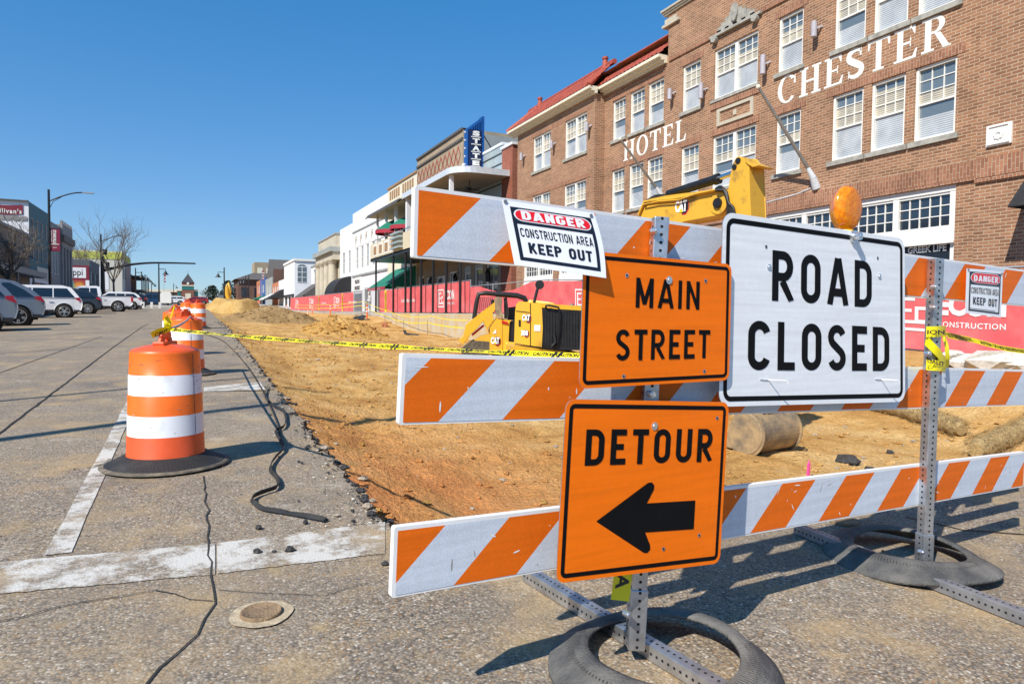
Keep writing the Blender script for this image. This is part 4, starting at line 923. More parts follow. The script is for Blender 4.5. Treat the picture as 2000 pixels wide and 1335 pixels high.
# dirt piles
def pile(lab, x0, x1, y0, y1, h, m, seed, rough=1.0, flat=1.0, base=None):
    mb = MB(); nx, ny = 90, 46; rows = []; cx, cy = (x0 + x1)/2, (y0 + y1)/2
    for j in range(ny + 1):
        r_ = []
        for i in range(nx + 1):
            x = x0 + (x1 - x0)*i/nx; y = y0 + (y1 - y0)*j/ny; a, b = (x - cx)/(x1 - x0)*2, (y - cy)/(y1 - y0)*2
            rr = sqrt(a*a + b*b)*(1 + .25*n1(a*1.3 + seed, b*1.3, 2)); k = max(0, 1 - rr); k = min(1, k*flat); k = k*k*(3 - 2*k)*.5 + k*.5
            z = h*k*(1 + .3*n1(a*2 + seed, b*2, 5)) + min(1, k*5)*rough*(.09*n1(x*2, y*2, seed) + .07*(.5 - abs(n1(x*4.5, y*4.5, seed)))*2 + .03*n1(x*11, y*11, seed))
            bz = base(x, y) if base else zd(x, y)
            r_.append((x, y, bz - .05 + z if k > 0 else bz - .12))
        rows.append(r_)
    sheet(mb, rows)
    for i in range(420):
        x = random.uniform(x0, x1); y = random.uniform(y0, cy + .2*(y1 - y0)); a, b = (x - cx)/(x1 - x0)*2, (y - cy)/(y1 - y0)*2
        ii, jj = int((x - x0)/(x1 - x0)*nx), int((y - y0)/(y1 - y0)*ny); q = rows[min(jj, ny)][min(ii, nx)]
        if a*a + b*b < .8: r = .02 + .09*random.random()**3*rough; chunk(mb, (q[0], q[1], q[2] + r*.2), r, 0, .7, i*.7)
    tag(mb.build('dirt_pile', m), lab, 'dirt pile', 'dirt piles in the dug-up lane')
pile('brown crumbly dirt pile left of the red banners', 1.2, 8.2, 45.5, 52, 1.15, 'brown_dirt', 3.3)
pile('low clumpy ochre dirt pile in the middle, in front of the orange posts', onY(572, 640, 32).x, onY(762, 640, 32).x, 28, 36, .8, 'ochre_dirt', 7.1, 1.3)
pile('tall smooth tan dirt heap with a flat top, farthest away', onY(396, 600, 76).x, onY(516, 600, 76).x, 70, 82, 1.25, 'tan_dirt', 1.7, .5, 2.4, base=lambda x, y: gY(y) - .25)
# ------------------------------------------------------------------ construction machines
def at(px, py, d): return CAM + ray(px, py)*(d/FPX)
def vpl(px, py, Q, dh):
    n = V((dh.y, -dh.x, 0)); d = ray(px, py); return CAM + d*(n.dot(Q - CAM)/n.dot(d))
def prismpx(mb, pxs, Q, dh, th, m=0, ms=None, off=0.0):
    """outline seen in the vertical plane through Q along dh, thickened by th away from the camera"""
    dh = V((dh[0], dh[1], 0)).normalized(); n = V((dh.y, -dh.x, 0)); n = -n if n.dot(Q - CAM) < 0 else n
    a = [vpl(x, y, Q + n*off, dh) for x, y in pxs]; b = [p + n*th for p in a]; k = len(a)
    mb.add(a, [list(range(k))], m); mb.add(a + b, [(i, (i + 1) % k, k + (i + 1) % k, k + i) for i in range(k)] + [list(range(k, 2*k))[::-1]], m if ms is None else ms)
    return a
mat('machine_yellow', (.68, .38, .035), .45, col2=(.16, .1, .04), scale=4.5, th=(.55, .74), detail=9, spec=.45)
mat('clean_yellow', (.74, .41, .025), .38, col2=(.55, .32, .06), scale=3, th=(.5, .8), detail=8)
mat('machine_black', (.012, .012, .013), .45, var=.5, scale=9, detail=8); mat('worn_steel', (.2, .165, .12), .6, metal=.25, col2=(.45, .32, .17), scale=5, th=(.36, .62), bump=.4, bscale=18, detail=9)
plain('chrome', (.75, .8, .85), .12, 1); plain('hose', (.012, .012, .012), .5); plain('logo_white', (.85, .85, .85), .4); plain('logo_red', (.6, .02, .05), .4); plain('logo_yellow', (.9, .55, .02), .4); plain('red_lamp', (.55, .01, .01), .25); mat('track_rubber', (.1, .085, .06), .9, var=.5, scale=12, bump=.6, bscale=30)
glass_mat('dark_glass', (.012, .016, .02)); plain('black_paint', (.01, .01, .011), .4)
def logo(mb, F, u, v, h, txt='CAT'):
    """white block letters over a dark and red hexagon, with the small yellow triangle"""
    hx = [(.62, -.28), (.95, -.28), (1.18, .1), (1.18, .75), (1.0, 1.05), (.55, 1.05)]
    mb.poly([F(u + p[0]*h*1.25, v + p[1]*h, .003) for p in hx], 2)
    mb.poly([F(u + p[0]*h*1.25 - .05*h, v + p[1]*h*.93 + .07*h, .004) for p in hx], 3)
    put_text(mb, txt, F, u, v, h, h*1.3, 0, .055, align='l', dn=.0055)
    if txt == 'CAT': mb.poly([F(u + p[0]*h, v + p[1]*h, .007) for p in ((.42, -.04), (.9, -.04), (.66, .34))], 1)
LG = ['logo_white', 'logo_yellow', 'logo_red', 'black_paint']
# -------- excavator: boom, stick and bucket reach towards the camera, house behind the signs
bl, br_ = at(1250, 412, 9.3), at(1415, 395, 8.15); bd = V((br_.x - bl.x, br_.y - bl.y, 0)).normalized()
EX = thing('excavator', 'yellow mini excavator, arm rising behind the signs, house beside the loader', 'excavator', (6.6, 10.6, zd(6.6, 10.6)))
mb = MB(); prismpx(mb, [(1246, 440), (1248, 412), (1254, 398), (1263, 390), (1300, 382), (1408, 368), (1415, 376), (1416, 395), (1409, 412), (1396, 421), (1337, 432), (1300, 445), (1255, 520), (1225, 600), (1195, 600), (1225, 500)], bl, bd, .26)
o = mb.build('boom', 'machine_yellow', EX, bevel=.012)
mb = MB(); Q0 = vpl(1318, 424, bl, bd); Q0 = Q0 + (bl - CAM).normalized()*-.02; lf = chart(vpl(1319, 417, bl, bd), bd, (0, 0, 1))
logo(mb, lf, 0, .01, .15); mb.build('emblem', LG, EX)
mb = MB(); nb = V((bd.y, -bd.x, 0)); nb = -nb if nb.dot(bl - CAM) > 0 else nb
pl = lambda px, py, o_=0: vpl(px, py, bl, bd) + nb*o_
mb.tube([pl(*q, .03) for q in ((1250, 420), (1262, 394), (1285, 391), (1320, 388), (1360, 380), (1400, 372), (1412, 368))], .018, 6); mb.tube([pl(*q, .05) for q in ((1262, 400), (1290, 394), (1330, 391), (1370, 378), (1405, 371))], .011, 5, 0)
mb.build('hydraulic_pipe', 'machine_yellow', EX)
mb = MB()
for k in range(5): mb.tube(smooth([pl(1398 + k*2, 369 + k, .02*k), pl(1414 + 2*k, 366 + 2*k, .04), pl(1424 + k, 385 + 3*k, .05), pl(1426 + k*3, 412, .04), pl(1421 + k*4, 470, .03)], 5), .017, 6)
mb.build('hose', 'hose', EX); mb = MB()
for k in range(3): mb.tube(smooth([pl(1262, 395 + k*3, .03), pl(1275, 381 + k*3, -.05), pl(1295, 379 + k*2, -.1)], 4), .013, 5)
mb.build('hose', 'hose', EX)
mb = MB(); mb.cyl(pl(1293, 378, -.12), pl(1391, 346, -.12), .058, n=14); mb.cyl(pl(1384, 349, -.12), pl(1392, 346, -.12), .068, n=14); mb.build('cylinder', 'machine_black', EX)
mb = MB(); mb.cyl(pl(1391, 346, -.12), pl(1434, 330, -.12), .032, n=12); mb.build('piston_rod', 'chrome', EX)
mb = MB(); prismpx(mb, [(1428, 334), (1431, 321), (1437, 309), (1443, 305), (1450, 307), (1455, 314), (1463, 318), (1466, 400), (1478, 600), (1497, 795), (1472, 795), (1446, 600), (1438, 460), (1425, 415), (1418, 395), (1422, 372)], bl, bd, .27, off=.0)
mb.build('stick', 'machine_yellow', EX, bevel=.008)
mb = MB(); mb.cyl(pl(1442, 314, .012), pl(1442, 314, -.3), .035, n=12); mb.cyl(pl(1435, 326, .015), pl(1435, 326, -.3), .03, n=12); mb.build('pin', 'machine_black', EX)
mb = MB(); prismpx(mb, [(1455, 313), (1464, 317), (1482, 323), (1470, 326), (1460, 320)], bl, bd, .3, off=-.02); mb.build('stick_plate', 'machine_yellow', EX)
bc = at(1452, 846, 7.75); ax = V((.985, .17, 0)); fw = V((-.17, .985, 0)); mb = MB(); r = .245
prof = [(r*cos(R(a)), r*sin(R(a))) for a in range(-125, 125, 10)]; prof = [(-p[0], p[1]) for p in prof]
pr2 = [(p[0], p[1]) for p in prof] + [(.12, .24), (.2, .06), (.26, -.2)]
mb.prism(pr2, bc, fw, V((0, 0, 1)), .74, 0)
bk = mb.build('bucket', 'worn_steel', EX, bevel=.012)
for o_ in (-.004, .70):
    mb = MB()
    for k in range(len(prof) - 1):
        p_, q_ = prof[k], prof[k + 1]; mb.beam(bc + ax*(o_ + .022) + fw*p_[0]*1.015 + V((0, 0, p_[1]*1.015)), bc + ax*(o_ + .022) + fw*q_[0]*1.015 + V((0, 0, q_[1]*1.015)), .05, .012, up=ax)
    mb.build('bucket_edge', 'worn_steel', EX)
mb = MB(); m0 = bc + ax*.37; mb.prism([(-.12, .2), (.12, .2), (.08, .42), (-.06, .44)], bc + ax*.2, fw, V((0, 0, 1)), .05, 0); mb.prism([(-.12, .2), (.12, .2), (.08, .42), (-.06, .44)], bc + ax*.5, fw, V((0, 0, 1)), .05, 0); mb.cyl(bc + ax*.15 + V((0, 0, .34)), bc + ax*.6 + V((0, 0, .34)), .035, n=10); mb.build('bucket_bracket', 'machine_black', EX)
for k in range(5):
    mb = MB(); a = bc + ax*(.06 + .155*k) + fw*.24 + V((0, 0, -.19)); mb.beam(a, a + fw*.06 + V((0, 0, -.1)), .07, .03); mb.build('bucket_tooth', 'worn_steel', EX)
# house
hc = at(1058, 640, 12.6); dA = V((-.78, .62, 0)); dB = V((.92, -.39, 0)); nA = V((-.62, -.78, 0)); 
def hp(px, py, d, q=hc): return vpl(px, py, q, d)
mb = MB(); prismpx(mb, [(1004, 672), (1006, 610), (1008, 594), (1014, 588), (1040, 591), (1058, 594), (1060, 640), (1058, 679)], hc, dA, 1.0)
mb.build('counterweight', 'clean_yellow', EX, bevel=.05)
mb = MB(); prismpx(mb, [(1004, 674), (1058, 681), (1140, 690), (1150, 704), (1058, 700), (1003, 694)], hc, dA*.3 + dB, 1.1, off=.03); mb.build('house_base', 'clean_yellow', EX, bevel=.03)
mb = MB(); prismpx(mb, [(1059, 603), (1064, 600), (1085, 602), (1150, 606), (1150, 684), (1090, 683), (1057, 679)], hc, dB, 1.2, off=.01)
mb.build('engine_panel', 'machine_black', EX, bevel=.03)
mb = MB(); prismpx(mb, [(1056, 600), (1056, 592), (1130, 597), (1150, 599), (1150, 607), (1085, 603)], hc, dB, 1.25, off=.0); mb.build('engine_cover', 'clean_yellow', EX, bevel=.02)
fa = chart(hp(1004, 674, dA), -dA, (0, 0, 1)); mb = MB(); hh = chart(hp(1020, 626, dA) + nA*.012, -dA, V((0, 0, 1)))
logo(mb, hh, 0, 0, .115); hh2 = chart(hp(1018, 655, dA) + nA*.012, -dA, V((0, 0, 1))); logo(mb, hh2, 0, 0, .1, '308'); mb.build('emblem', LG, EX)
mb = MB(); q = chart(hp(1043.5, 646, dA) + nA*.012, -dA, V((0, 0, 1))); mb.poly([q(0, 0), q(.115, 0), q(.115, .11), q(0, .11)], 0); mb.build('decal', 'logo_white', EX)
mb = MB(); q = chart(hp(1013, 637, dA) + nA*.012, -dA, V((0, 0, 1))); mb.poly([q(0, 0), q(.04, 0), q(.04, .12), q(0, .12)], 0); mb.build('latch', 'black_paint', EX)
for q in (((1036, 592), (1036, 678)), ((1006, 671), (1057, 678)), ((1008, 607), (1034, 610))):
    mb = MB(); a_, b_ = vpl(*q[0], hc, dA), vpl(*q[1], hc, dA); mb.beam(a_ + nA*.003, b_ + nA*.003, .012, .012); mb.build('panel_seam', 'black_paint', EX)
for q, r_ in (((1404, 397), .13), ((1404, 397), .06)): mb = MB(); p_ = pl(*q, .0); mb.cyl(p_ - nb*.02, p_ + nb*(.012 + (.03 if r_ < .1 else 0)), r_, n=18); mb.build('pivot_boss', 'machine_yellow' if r_ > .1 else 'machine_black', EX)
for q in ((1262, 432, 1300, 428),): mb = MB(); mb.beam(pl(q[0], q[1], .004), pl(q[2], q[3], .004), .008, .016); mb.build('weld_seam', 'machine_yellow', EX)
nB = V((-.39, -.92, 0)); hb = lambda px, py, o_=.06: vpl(px, py, hc, dB) + nB*o_
mb = MB(); mb.tube([hb(1066, 601, 0), hb(1066, 597), hb(1070, 596), hb(1090, 600), hb(1092, 604), hb(1091, 640), hb(1088, 676, .02)], .018, 6); mb.build('handrail', 'black_paint', EX)
mb = MB(); c0 = vpl(1119, 603, hc, dB) - nB*.15; mb.cyl(c0, c0 + V((0, 0, .07)), .055, n=14); mb.cyl(c0 + V((0, 0, .07)), c0 + V((0, 0, .1)), .035, n=14); mb.build('filler_cap', 'dull_galvanised', EX)
mb = MB()
for k in range(14): mb.tube([hb(1062 + 5.6*k, 606 + .3*k, -.003), hb(1062 + 5.6*k, 676, -.003)], .006, 4)
mb.tube([hb(1082, 652, .02), hb(1085, 668, .04), hb(1078, 676, .03)], .03, 6); mb.build('radiator_grille', 'machine_black', EX)
mm = at(1054, 556, 12.9); mb = MB(); mb.tube([at(1043, 592, 12.9), at(1047, 575, 12.9), at(1051, 560, 12.9)], .028, 6); mb.build('mirror_arm', 'black_paint', EX)
mb = MB(); fwd = (CAM - mm); fwd.z = 0; fwd.normalize(); mb.cyl(mm - fwd*.03, mm + fwd*.03, .085, n=18); mb.cyl(mm - fwd*.06, mm - fwd*.03, .05, .085, n=18); mb.build('mirror', 'machine_black', EX)
mb = MB(); ccab = V((7.45, 10.5, 0)); mb.box((7.5, 10.7, .95), (1.0, 1.2, 1.2), 0); mb.build('cab', 'machine_black', EX, bevel=.08)
mb = MB(); mb.box((7.5, 10.09, 1.1), (.84, .02, .75), 0); mb.box((6.99, 10.7, 1.1), (.02, 1.0, .75), 0); mb.build('cab_window', 'dark_glass', EX)
for dx in (-.75, .75):
    mb = MB(); z0 = zd(7, 10.8); p = [(1.2*cos(R(a)) if abs(cos(R(a))) < .0 else (1.0 if cos(R(a)) > 0 else -1.0) + .28*cos(R(a)), .3 + .28*sin(R(a))) for a in range(-90, 271, 20)]
    mb.prism(p, (7 + dx - .22, 10.9, z0), (0, 1, 0), (0, 0, 1), .44); mb.build('track', 'track_rubber', EX)

# -------- compact track loader
lc = at(955, 640, 21.6); ld = V((.93, -.37, 0))
LD = thing('track_loader', 'yellow compact track loader with black cage cab, behind the excavator house', 'loader', (lc.x, lc.y, zd(lc.x, lc.y)))
def lp(name, pxs, th, m, off=0.0, bev=.0): mb = MB(); prismpx(mb, pxs, lc, ld, th, off=off); return mb.build(name, m, LD, bevel=bev)
lp('lift_arm', [(898, 668), (897, 664), (906, 655), (910, 634), (922, 624), (966, 590), (970, 600), (962, 612), (964, 625), (952, 641), (955, 650), (947, 634), (944, 626), (932, 640), (915, 656), (905, 672)], .16, 'clean_yellow', bev=.015)
lp('lift_arm', [(905, 662), (912, 640), (966, 597), (968, 606), (922, 645), (912, 668)], .16, 'clean_yellow', off=1.35)
lp('lift_cylinder', [(921, 652), (944, 633), (946, 637), (923, 656)], .07, 'red_lamp', off=.1)
lp('linkage', [(966, 584), (972, 579), (981, 582), (979, 600), (983, 622), (972, 622), (967, 604)], .12, 'worn_steel', off=-.02, bev=.01)
lp('linkage', [(984, 582), (990, 580), (993, 604), (991, 622), (985, 622)], .1, 'machine_black', off=.15)
lp('rear_tower', [(956, 690), (957, 640), (965, 628), (973, 619), (981, 623), (981, 692)], .55, 'clean_yellow', bev=.03)
mb = MB(); prismpx(mb, [(981, 624), (999, 625), (995, 630), (992, 690), (981, 692)], lc, ld, .5, off=.02); mb.build('rear_tower', 'clean_yellow', LD, bevel=.02)
lp('tail_lamp', [(980, 625.5), (992, 629), (992, 633), (980, 630)], .05, 'red_lamp', off=-.03)
lp('engine_door', [(990, 628), (1010, 625), (1008, 690), (991, 690)], .8, 'machine_black', off=.1)
mb = MB(); c = lambda px, py, o_=0: vpl(px, py, lc + V((.37, .93, 0))*o_, ld)
for o_ in (.12, 1.3):
    P_ = [c(926, 622, o_), c(931, 590, o_), c(935, 574, o_), c(948, 572, o_), c(968, 574, o_)]
    mb.tube(P_, .075, 8)
    mb.tube([c(968, 574, o_), c(1010, 577, o_), c(1024, 582, o_), c(1030, 592, o_), c(1032, 615, o_)], .085, 8); mb.tube([c(962, 585, o_), c(962, 612, o_)], .05, 6)
mb.build('cab_frame', 'machine_black', LD)
mb = MB(); mb.add([c(934, 574, .1), c(1018, 577, .1), c(1018, 577, 1.3), c(934, 574, 1.3)], [(0, 1, 2, 3)]); mb.add([c(q[0], q[1] + 2.5, q[2]) for q in ((934, 574, .1), (1018, 577, .1), (1018, 577, 1.3), (934, 574, 1.3))], [(0, 1, 2, 3)]); mb.build('cab_roof', 'machine_black', LD)
mb = MB()
for k in range(9): mb.tube([c(935 + k*4, 580, .14), c(931 + k*4.0, 612 - k*2.2, .14)], .008, 4)
for k in range(8): mb.tube([c(934, 583 + k*4, .14), c(962, 580 + k*3.4, .14)], .008, 4)
mb.build('side_mesh', 'machine_black', LD)
lp('seat_back', [(994, 600), (1010, 598), (1012, 625), (992, 625)], .5, 'machine_black', off=.5)
mb = MB(); prismpx(mb, [(903, 690), (900, 684), (912, 673), (925, 665), (955, 667), (962, 676), (960, 694), (905, 694)], lc, ld, .4, off=.02); mb.build('track', 'track_rubber', LD, bevel=.03)
mb = MB(); prismpx(mb, [(922, 684), (926, 664), (940, 655), (956, 652), (957, 668), (940, 668)], lc, ld, .3, off=.1); mb.build('track_frame', 'machine_yellow', LD)
mb = MB(); nL = V((-.37, -.93, 0)); q = chart(c(958.5, 671) + nL*.02, ld, V((0, 0, 1))); logo(mb, q, 0, 0, .21); mb.build('emblem', LG, LD)
mb = MB(); q = chart(c(962, 651) + nL*.02, ld, V((0, 0, 1))); mb.poly([q(0, 0), q(.12, 0), q(.1, .14)], 0); q = chart(c(929, 627) + nL*.02, V((ld.x*.8, ld.y*.8, .6)), V((0, 0, 1))); put_text(mb, '259', q, 0, 0, .09, .16, 0, .03, align='l') if False else None; mb.build('decal', 'logo_white', LD)
# ------------------------------------------------------------------ buildings on the right-hand side
brick_mat('hotel_brick', (.235, .112, .062), (.38, .19, .104), (.46, .355, .25), .23, .0765, .011, .22)
brick_mat('soldier_brick', (.25, .11, .065), (.37, .175, .1), (.45, .34, .25), .23, .08, .008, .25, vert=True)
brick_mat('red_brick', (.24, .06, .035), (.33, .09, .05), (.36, .22, .16)); brick_mat('tan_brick', (.32, .24, .15), (.4, .3, .2), (.42, .36, .27), stain=.15)
brick_mat('orange_brick', (.42, .12, .05), (.5, .16, .07), (.45, .3, .2)); brick_mat('dark_brick', (.12, .06, .045), (.18, .085, .06), (.2, .15, .12)); brick_mat('grey_brick', (.14, .12, .1), (.2, .17, .14), (.2, .18, .16))
mat('stone_sill', (.34, .33, .29), .85, var=.3, scale=5, bump=.2, bscale=30); mat('white_trim', (.78, .77, .72), .5, var=.04, scale=8); mat('cream_trim', (.75, .7, .55), .55, var=.05)
mat('letter_paint', (.8, .78, .72), .7, var=.06, scale=12); mat('roof_tile', (.33, .065, .035), .6, var=.35, scale=3, detail=8); mat('terracotta', (.36, .07, .035), .6)
mat('white_wall', (.76, .76, .77), .8, var=.06, scale=.6); mat('cream_wall', (.7, .64, .5), .8, var=.07, scale=.8); mat('limestone', (.5, .45, .35), .8, var=.15, scale=1.2); mat('grey_wall', (.3, .32, .31), .8, var=.15, scale=1)
mat('pale_metal', (.42, .48, .48), .45, .3, var=.12, scale=1.5); mat('gutter_metal', (.66, .7, .74), .4, .2); mat('balcony_white', (.72, .73, .75), .5, var=.05); mat('ceiling_beige', (.42, .38, .31), .8); mat('taupe_wall', (.34, .28, .2), .8, var=.08); mat('beige_panel', (.6, .53, .38), .7); mat('tan_panel', (.33, .2, .1), .7)
plain('blue_neon', (.01, .075, .28), .35); plain('navy', (.012, .02, .07), .4); plain('awning_green', (.005, .16, .1), .7); plain('awning_red', (.35, .02, .04), .7); mat('awning_black', (.018, .018, .02), .8, var=.3); mat('blue_wall', (.04, .1, .32), .7); mat('shingle', (.1, .09, .085), .9, var=.4, scale=8); mat('grey_sconce', (.42, .4, .44), .5)
glass_mat('glass', (.02, .03, .045)); glass_mat('sky_glass', (.13, .17, .2), .1); blind_mat('blinds', (.27, .29, .31), (.55, .58, .6), .052); blind_mat('upper_blinds', (.24, .23, .2), (.62, .56, .42), .052)
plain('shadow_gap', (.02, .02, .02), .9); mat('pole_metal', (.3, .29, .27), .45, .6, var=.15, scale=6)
def RFc(X): return chart((X, 0, 0), (0, -1, 0), (0, 0, 1))
def rh(y0, y1, z0, z1): return (-y1, -y0, z0, z1)
def shell(mb, X0, X1, y0, y1, z0, z1, m=0, mroof=1, facade=None, par=.5):
    """side, back and roof faces of a block between X0 (street face) and X1"""
    if facade is None: mb.add([(X0, y0, z0), (X0, y1, z0), (X0, y1, z1), (X0, y0, z1)], [(0, 1, 2, 3)], m)
    for y in (y0, y1): mb.add([(X0, y, z0), (X1, y, z0), (X1, y, z1), (X0, y, z1)], [(0, 1, 2, 3)], m)
    mb.add([(X1, y0, z0), (X1, y1, z0), (X1, y1, z1), (X1, y0, z1)], [(0, 1, 2, 3)], m)
    mb.add([(X0, y0, z1 - par), (X1, y0, z1 - par), (X1, y1, z1 - par), (X0, y1, z1 - par)], [(0, 1, 2, 3)], mroof)
    s = .25 if X1 > X0 else -.25                     # parapet thickness on the street side
    mb.add([(X0, y0, z1), (X0 + s, y0, z1), (X0 + s, y1, z1), (X0, y1, z1), (X0 + s, y0, z1 - par), (X0 + s, y1, z1 - par)], [(0, 1, 2, 3), (1, 4, 5, 2)], m)
def sash(parent, F, u0, u1, v0, v1, rev, grid=(3, 3), low=(1, 1), split=.5, fw=.07, mats=('white_trim', 'upper_blinds', 'blinds', 'sky_glass'), sill=None, mull=1, dark_top=False):
    """one window: frame with muntins, two panes as a sub-part, and a stone sill"""
    mb = MB(); n = (F(0, 0, 1) - F(0, 0, 0))
    def bar(a, b, c, d, e0, e1):
        ps = [F(a, c, e0), F(b, c, e0), F(b, d, e0), F(a, d, e0), F(a, c, e1), F(b, c, e1), F(b, d, e1), F(a, d, e1)]
        mb.add(ps, [(4, 5, 6, 7), (0, 1, 5, 4), (1, 2, 6, 5), (2, 3, 7, 6), (3, 0, 4, 7)])
    pm = MB(); W = (u1 - u0)/mull
    for k in range(mull):
        a, b = u0 + W*k, u0 + W*(k + 1); d0, d1 = -rev, -rev*.35
        bar(a, a + fw, v0, v1, d0, d1); bar(b - fw, b, v0, v1, d0, d1); bar(a + fw, b - fw, v0, v0 + fw, d0, d1); bar(a + fw, b - fw, v1 - fw, v1, d0, d1)
        vm = v0 + (v1 - v0)*split; e0, e1 = -rev, -rev*.62
        if low: bar(a + fw, b - fw, vm - .025, vm + .025, e0, e1)
        A, B = a + fw, b - fw
        def mun(c, d, g, e1):
            for i in range(1, g[0]): x = A + (B - A)*i/g[0]; bar(x - .011, x + .011, c, d, e0, e1)
            for j in range(1, g[1]): y = c + (d - c)*j/g[1]; bar(A, B, y - .011, y + .011, e0, e1 - .003)
        if low: mun(vm + .025, v1 - fw, grid, -rev*.72); mun(v0 + fw, vm - .025, low, -rev*.72)
        else: mun(v0 + fw, v1 - fw, grid, -rev*.72); vm = v0
        vt = v1 - fw - (v1 - fw - vm)*random.choice((.36, .36, .36, .2, .68, .5)) if dark_top else v1 - fw
        pm.poly([F(A, vm, -rev*.9), F(B, vm, -rev*.9), F(B, vt, -rev*.9), F(A, vt, -rev*.9)], 0)
        if dark_top: pm.poly([F(A, vt, -rev*.9), F(B, vt, -rev*.9), F(B, v1 - fw, -rev*.9), F(A, v1 - fw, -rev*.9)], 2)
        bl_ = v0 + fw + (vm - v0 - fw)*(random.choice((1, 1, .8, .62, .7)) if dark_top else 1)
        if low:
            pm.poly([F(A, v0 + fw, -rev*.96), F(B, v0 + fw, -rev*.96), F(B, bl_, -rev*.96), F(A, bl_, -rev*.96)], 1)
            if bl_ < vm - .01: pm.poly([F(A, bl_, -rev*.96), F(B, bl_, -rev*.96), F(B, vm, -rev*.96), F(A, vm, -rev*.96)], 2)
    w = mb.build('window', mats[0], parent); pm.build('pane', mats[1:], w)
    if sill:
        mb = MB(); a, b = u0 - .1, u1 + .1; s0, s1 = v0 - sill, v0 - .001
        ps = [F(x, y, d) for d in (-rev*.3, .07) for x, y in ((a, s0), (b, s0), (b, s1), (a, s1))]; mb.add(ps, [(4, 5, 6, 7), (0, 1, 5, 4), (1, 2, 6, 5), (2, 3, 7, 6), (3, 0, 4, 7)]); mb.build('sill', 'stone_sill', w)
    return w
def slab(mb, F, u0, u1, v0, v1, d0, d1, m=0):
    ps = [F(x, y, d) for d in (d0, d1) for x, y in ((u0, v0), (u1, v0), (u1, v1), (u0, v1))]
    mb.add(ps, [(4, 5, 6, 7), (0, 1, 5, 4), (1, 2, 6, 5), (2, 3, 7, 6), (3, 0, 4, 7)], m)

# ---------------- the hotel
XF, XW = 16.5, 16.0
HT = thing('hotel', 'three-storey brown brick hotel with painted white name and red tile roof', 'building', (XF, 20, .5))
F0, F1 = RFc(XF), RFc(XW)
cen = []                                             # windows of the recessed middle: y0, y1, storey, mullions
for y0, y1 in ((10.58, 11.63), (11.88, 12.86), (13.1, 14.1), (15.22, 16.18), (19.8, 20.8), (21.92, 22.92), (23.18, 24.18), (24.53, 25.5)): cen += [(y0, y1, 5.68, 7.52, 1), (y0, y1, 8.8, 10.5, 1)]
cen += [(17.03, 19.08, 5.68, 7.52, 2), (17.03, 19.08, 8.78, 10.5, 2)]
wing = [(26.85, 28.85, 5.6, 7.4, 2), (26.85, 28.85, 8.63, 10.4, 2), (30.3, 32.25, 5.6, 7.4, 2), (30.3, 32.25, 8.63, 10.4, 2)]
shops = [(10.5, 16.6, .5, 4.46), (17.4, 19.4, .7, 3.9), (21.9, 25.6, .8, 4.3)]; wshops = [(26.9, 29.3, 1.1, 4.2), (29.9, 33.2, 1.1, 4.2)]
mb = MB(); HL = [rh(*c[:4]) for c in cen] + [rh(*s) for s in shops]
wall_holes(mb, F0, -21.7, -9.75, -.5, 12.75, [h for h in HL if h[0] > -21.7], .16); wall_holes(mb, F0, -26.2, -21.7, -.5, 11.2, [h for h in HL if h[1] < -21.7], .16)
wall_holes(mb, F1, -34.15, -26.15, -.5, 11.0, [rh(*c[:4]) for c in wing] + [rh(*s) for s in wshops], .16)
mb.add([(XW, 26.15, -.5), (XF, 26.15, -.5), (XF, 26.15, 11), (XW, 26.15, 11)], [(0, 1, 2, 3)])
wall_holes(mb, F1, -9.75, -1.5, -.5, 13.3, [rh(3.2, 7.2, .3, 3.6)], .2)
mb.add([(XW, 9.75, -.5), (XF, 9.75, -.5), (XF, 9.75, 13.3), (XW, 9.75, 13.3)], [(0, 1, 2, 3)])
mb.add([(XW, 34.15, -.5), (XW + 12, 34.15, -.5), (XW + 12, 34.15, 12.3), (XW + 1.4, 34.15, 12.3), (XW, 34.15, 11)], [(0, 1, 2, 3, 4)])
mb.add([(XW, 1.5, -.5), (XW + 12, 1.5, -.5), (XW + 12, 1.5, 13), (XW, 1.5, 13)], [(0, 1, 2, 3)])
mb.add([(XF, 9.75, 12.75), (XF + .4, 9.75, 12.75), (XF + .4, 21.7, 12.75), (XF, 21.7, 12.75)], [(0, 1, 2, 3)]); mb.add([(XF, 21.7, 10.9), (XF + 3, 21.7, 10.9), (XF + 3, 21.7, 12.75), (XF, 21.7, 12.75)], [(0, 1, 2, 3)])
mb.add([(XF, 1.5, 12), (XF + 12, 1.5, 12), (XF + 12, 34.15, 12), (XF, 34.15, 12)], [(0, 1, 2, 3)])
mb.add([(XF + 12, 1.5, -.5), (XF + 12, 34.15, -.5), (XF + 12, 34.15, 12.4), (XF + 12, 1.5, 12.4)], [(0, 1, 2, 3)])
mb.build('wall', 'hotel_brick', HT)
mb = MB()                                            # soldier courses and string courses, slightly proud
def band(F, y0, y1, z0, z1, d=.012, m=0): slab(mb, F, -y1, -y0, z0, z1, -.02, d, m)
for y0, y1 in ((10.4, 14.3), (15.05, 16.35), (19.65, 20.95), (21.8, 25.65)): band(F0, y0, y1, 7.53, 7.76); band(F0, y0, y1, 10.51, 10.72)
band(F0, 9.76, 26.14, 4.55, 4.95, .03); band(F0, 9.76, 26.14, 4.47, 4.54, .06); band(F1, 2, 9.74, 4.4, 4.82, .03); band(F1, 2, 9.74, 4.3, 4.38, .06)
band(F1, 26.2, 34.1, 4.5, 4.9, .03); band(F1, 26.5, 33, 7.42, 7.62); band(F1, 26.5, 33, 10.42, 10.62); band(F0, 9.76, 21.6, 10.95, 11.1, .05); band(F0, 21.8, 26.1, 10.85, 10.93, .03); band(F0, 16.9, 19.2, 8.45, 8.7, .04); band(F0, 16.9, 19.2, 7.54, 7.74, .02)
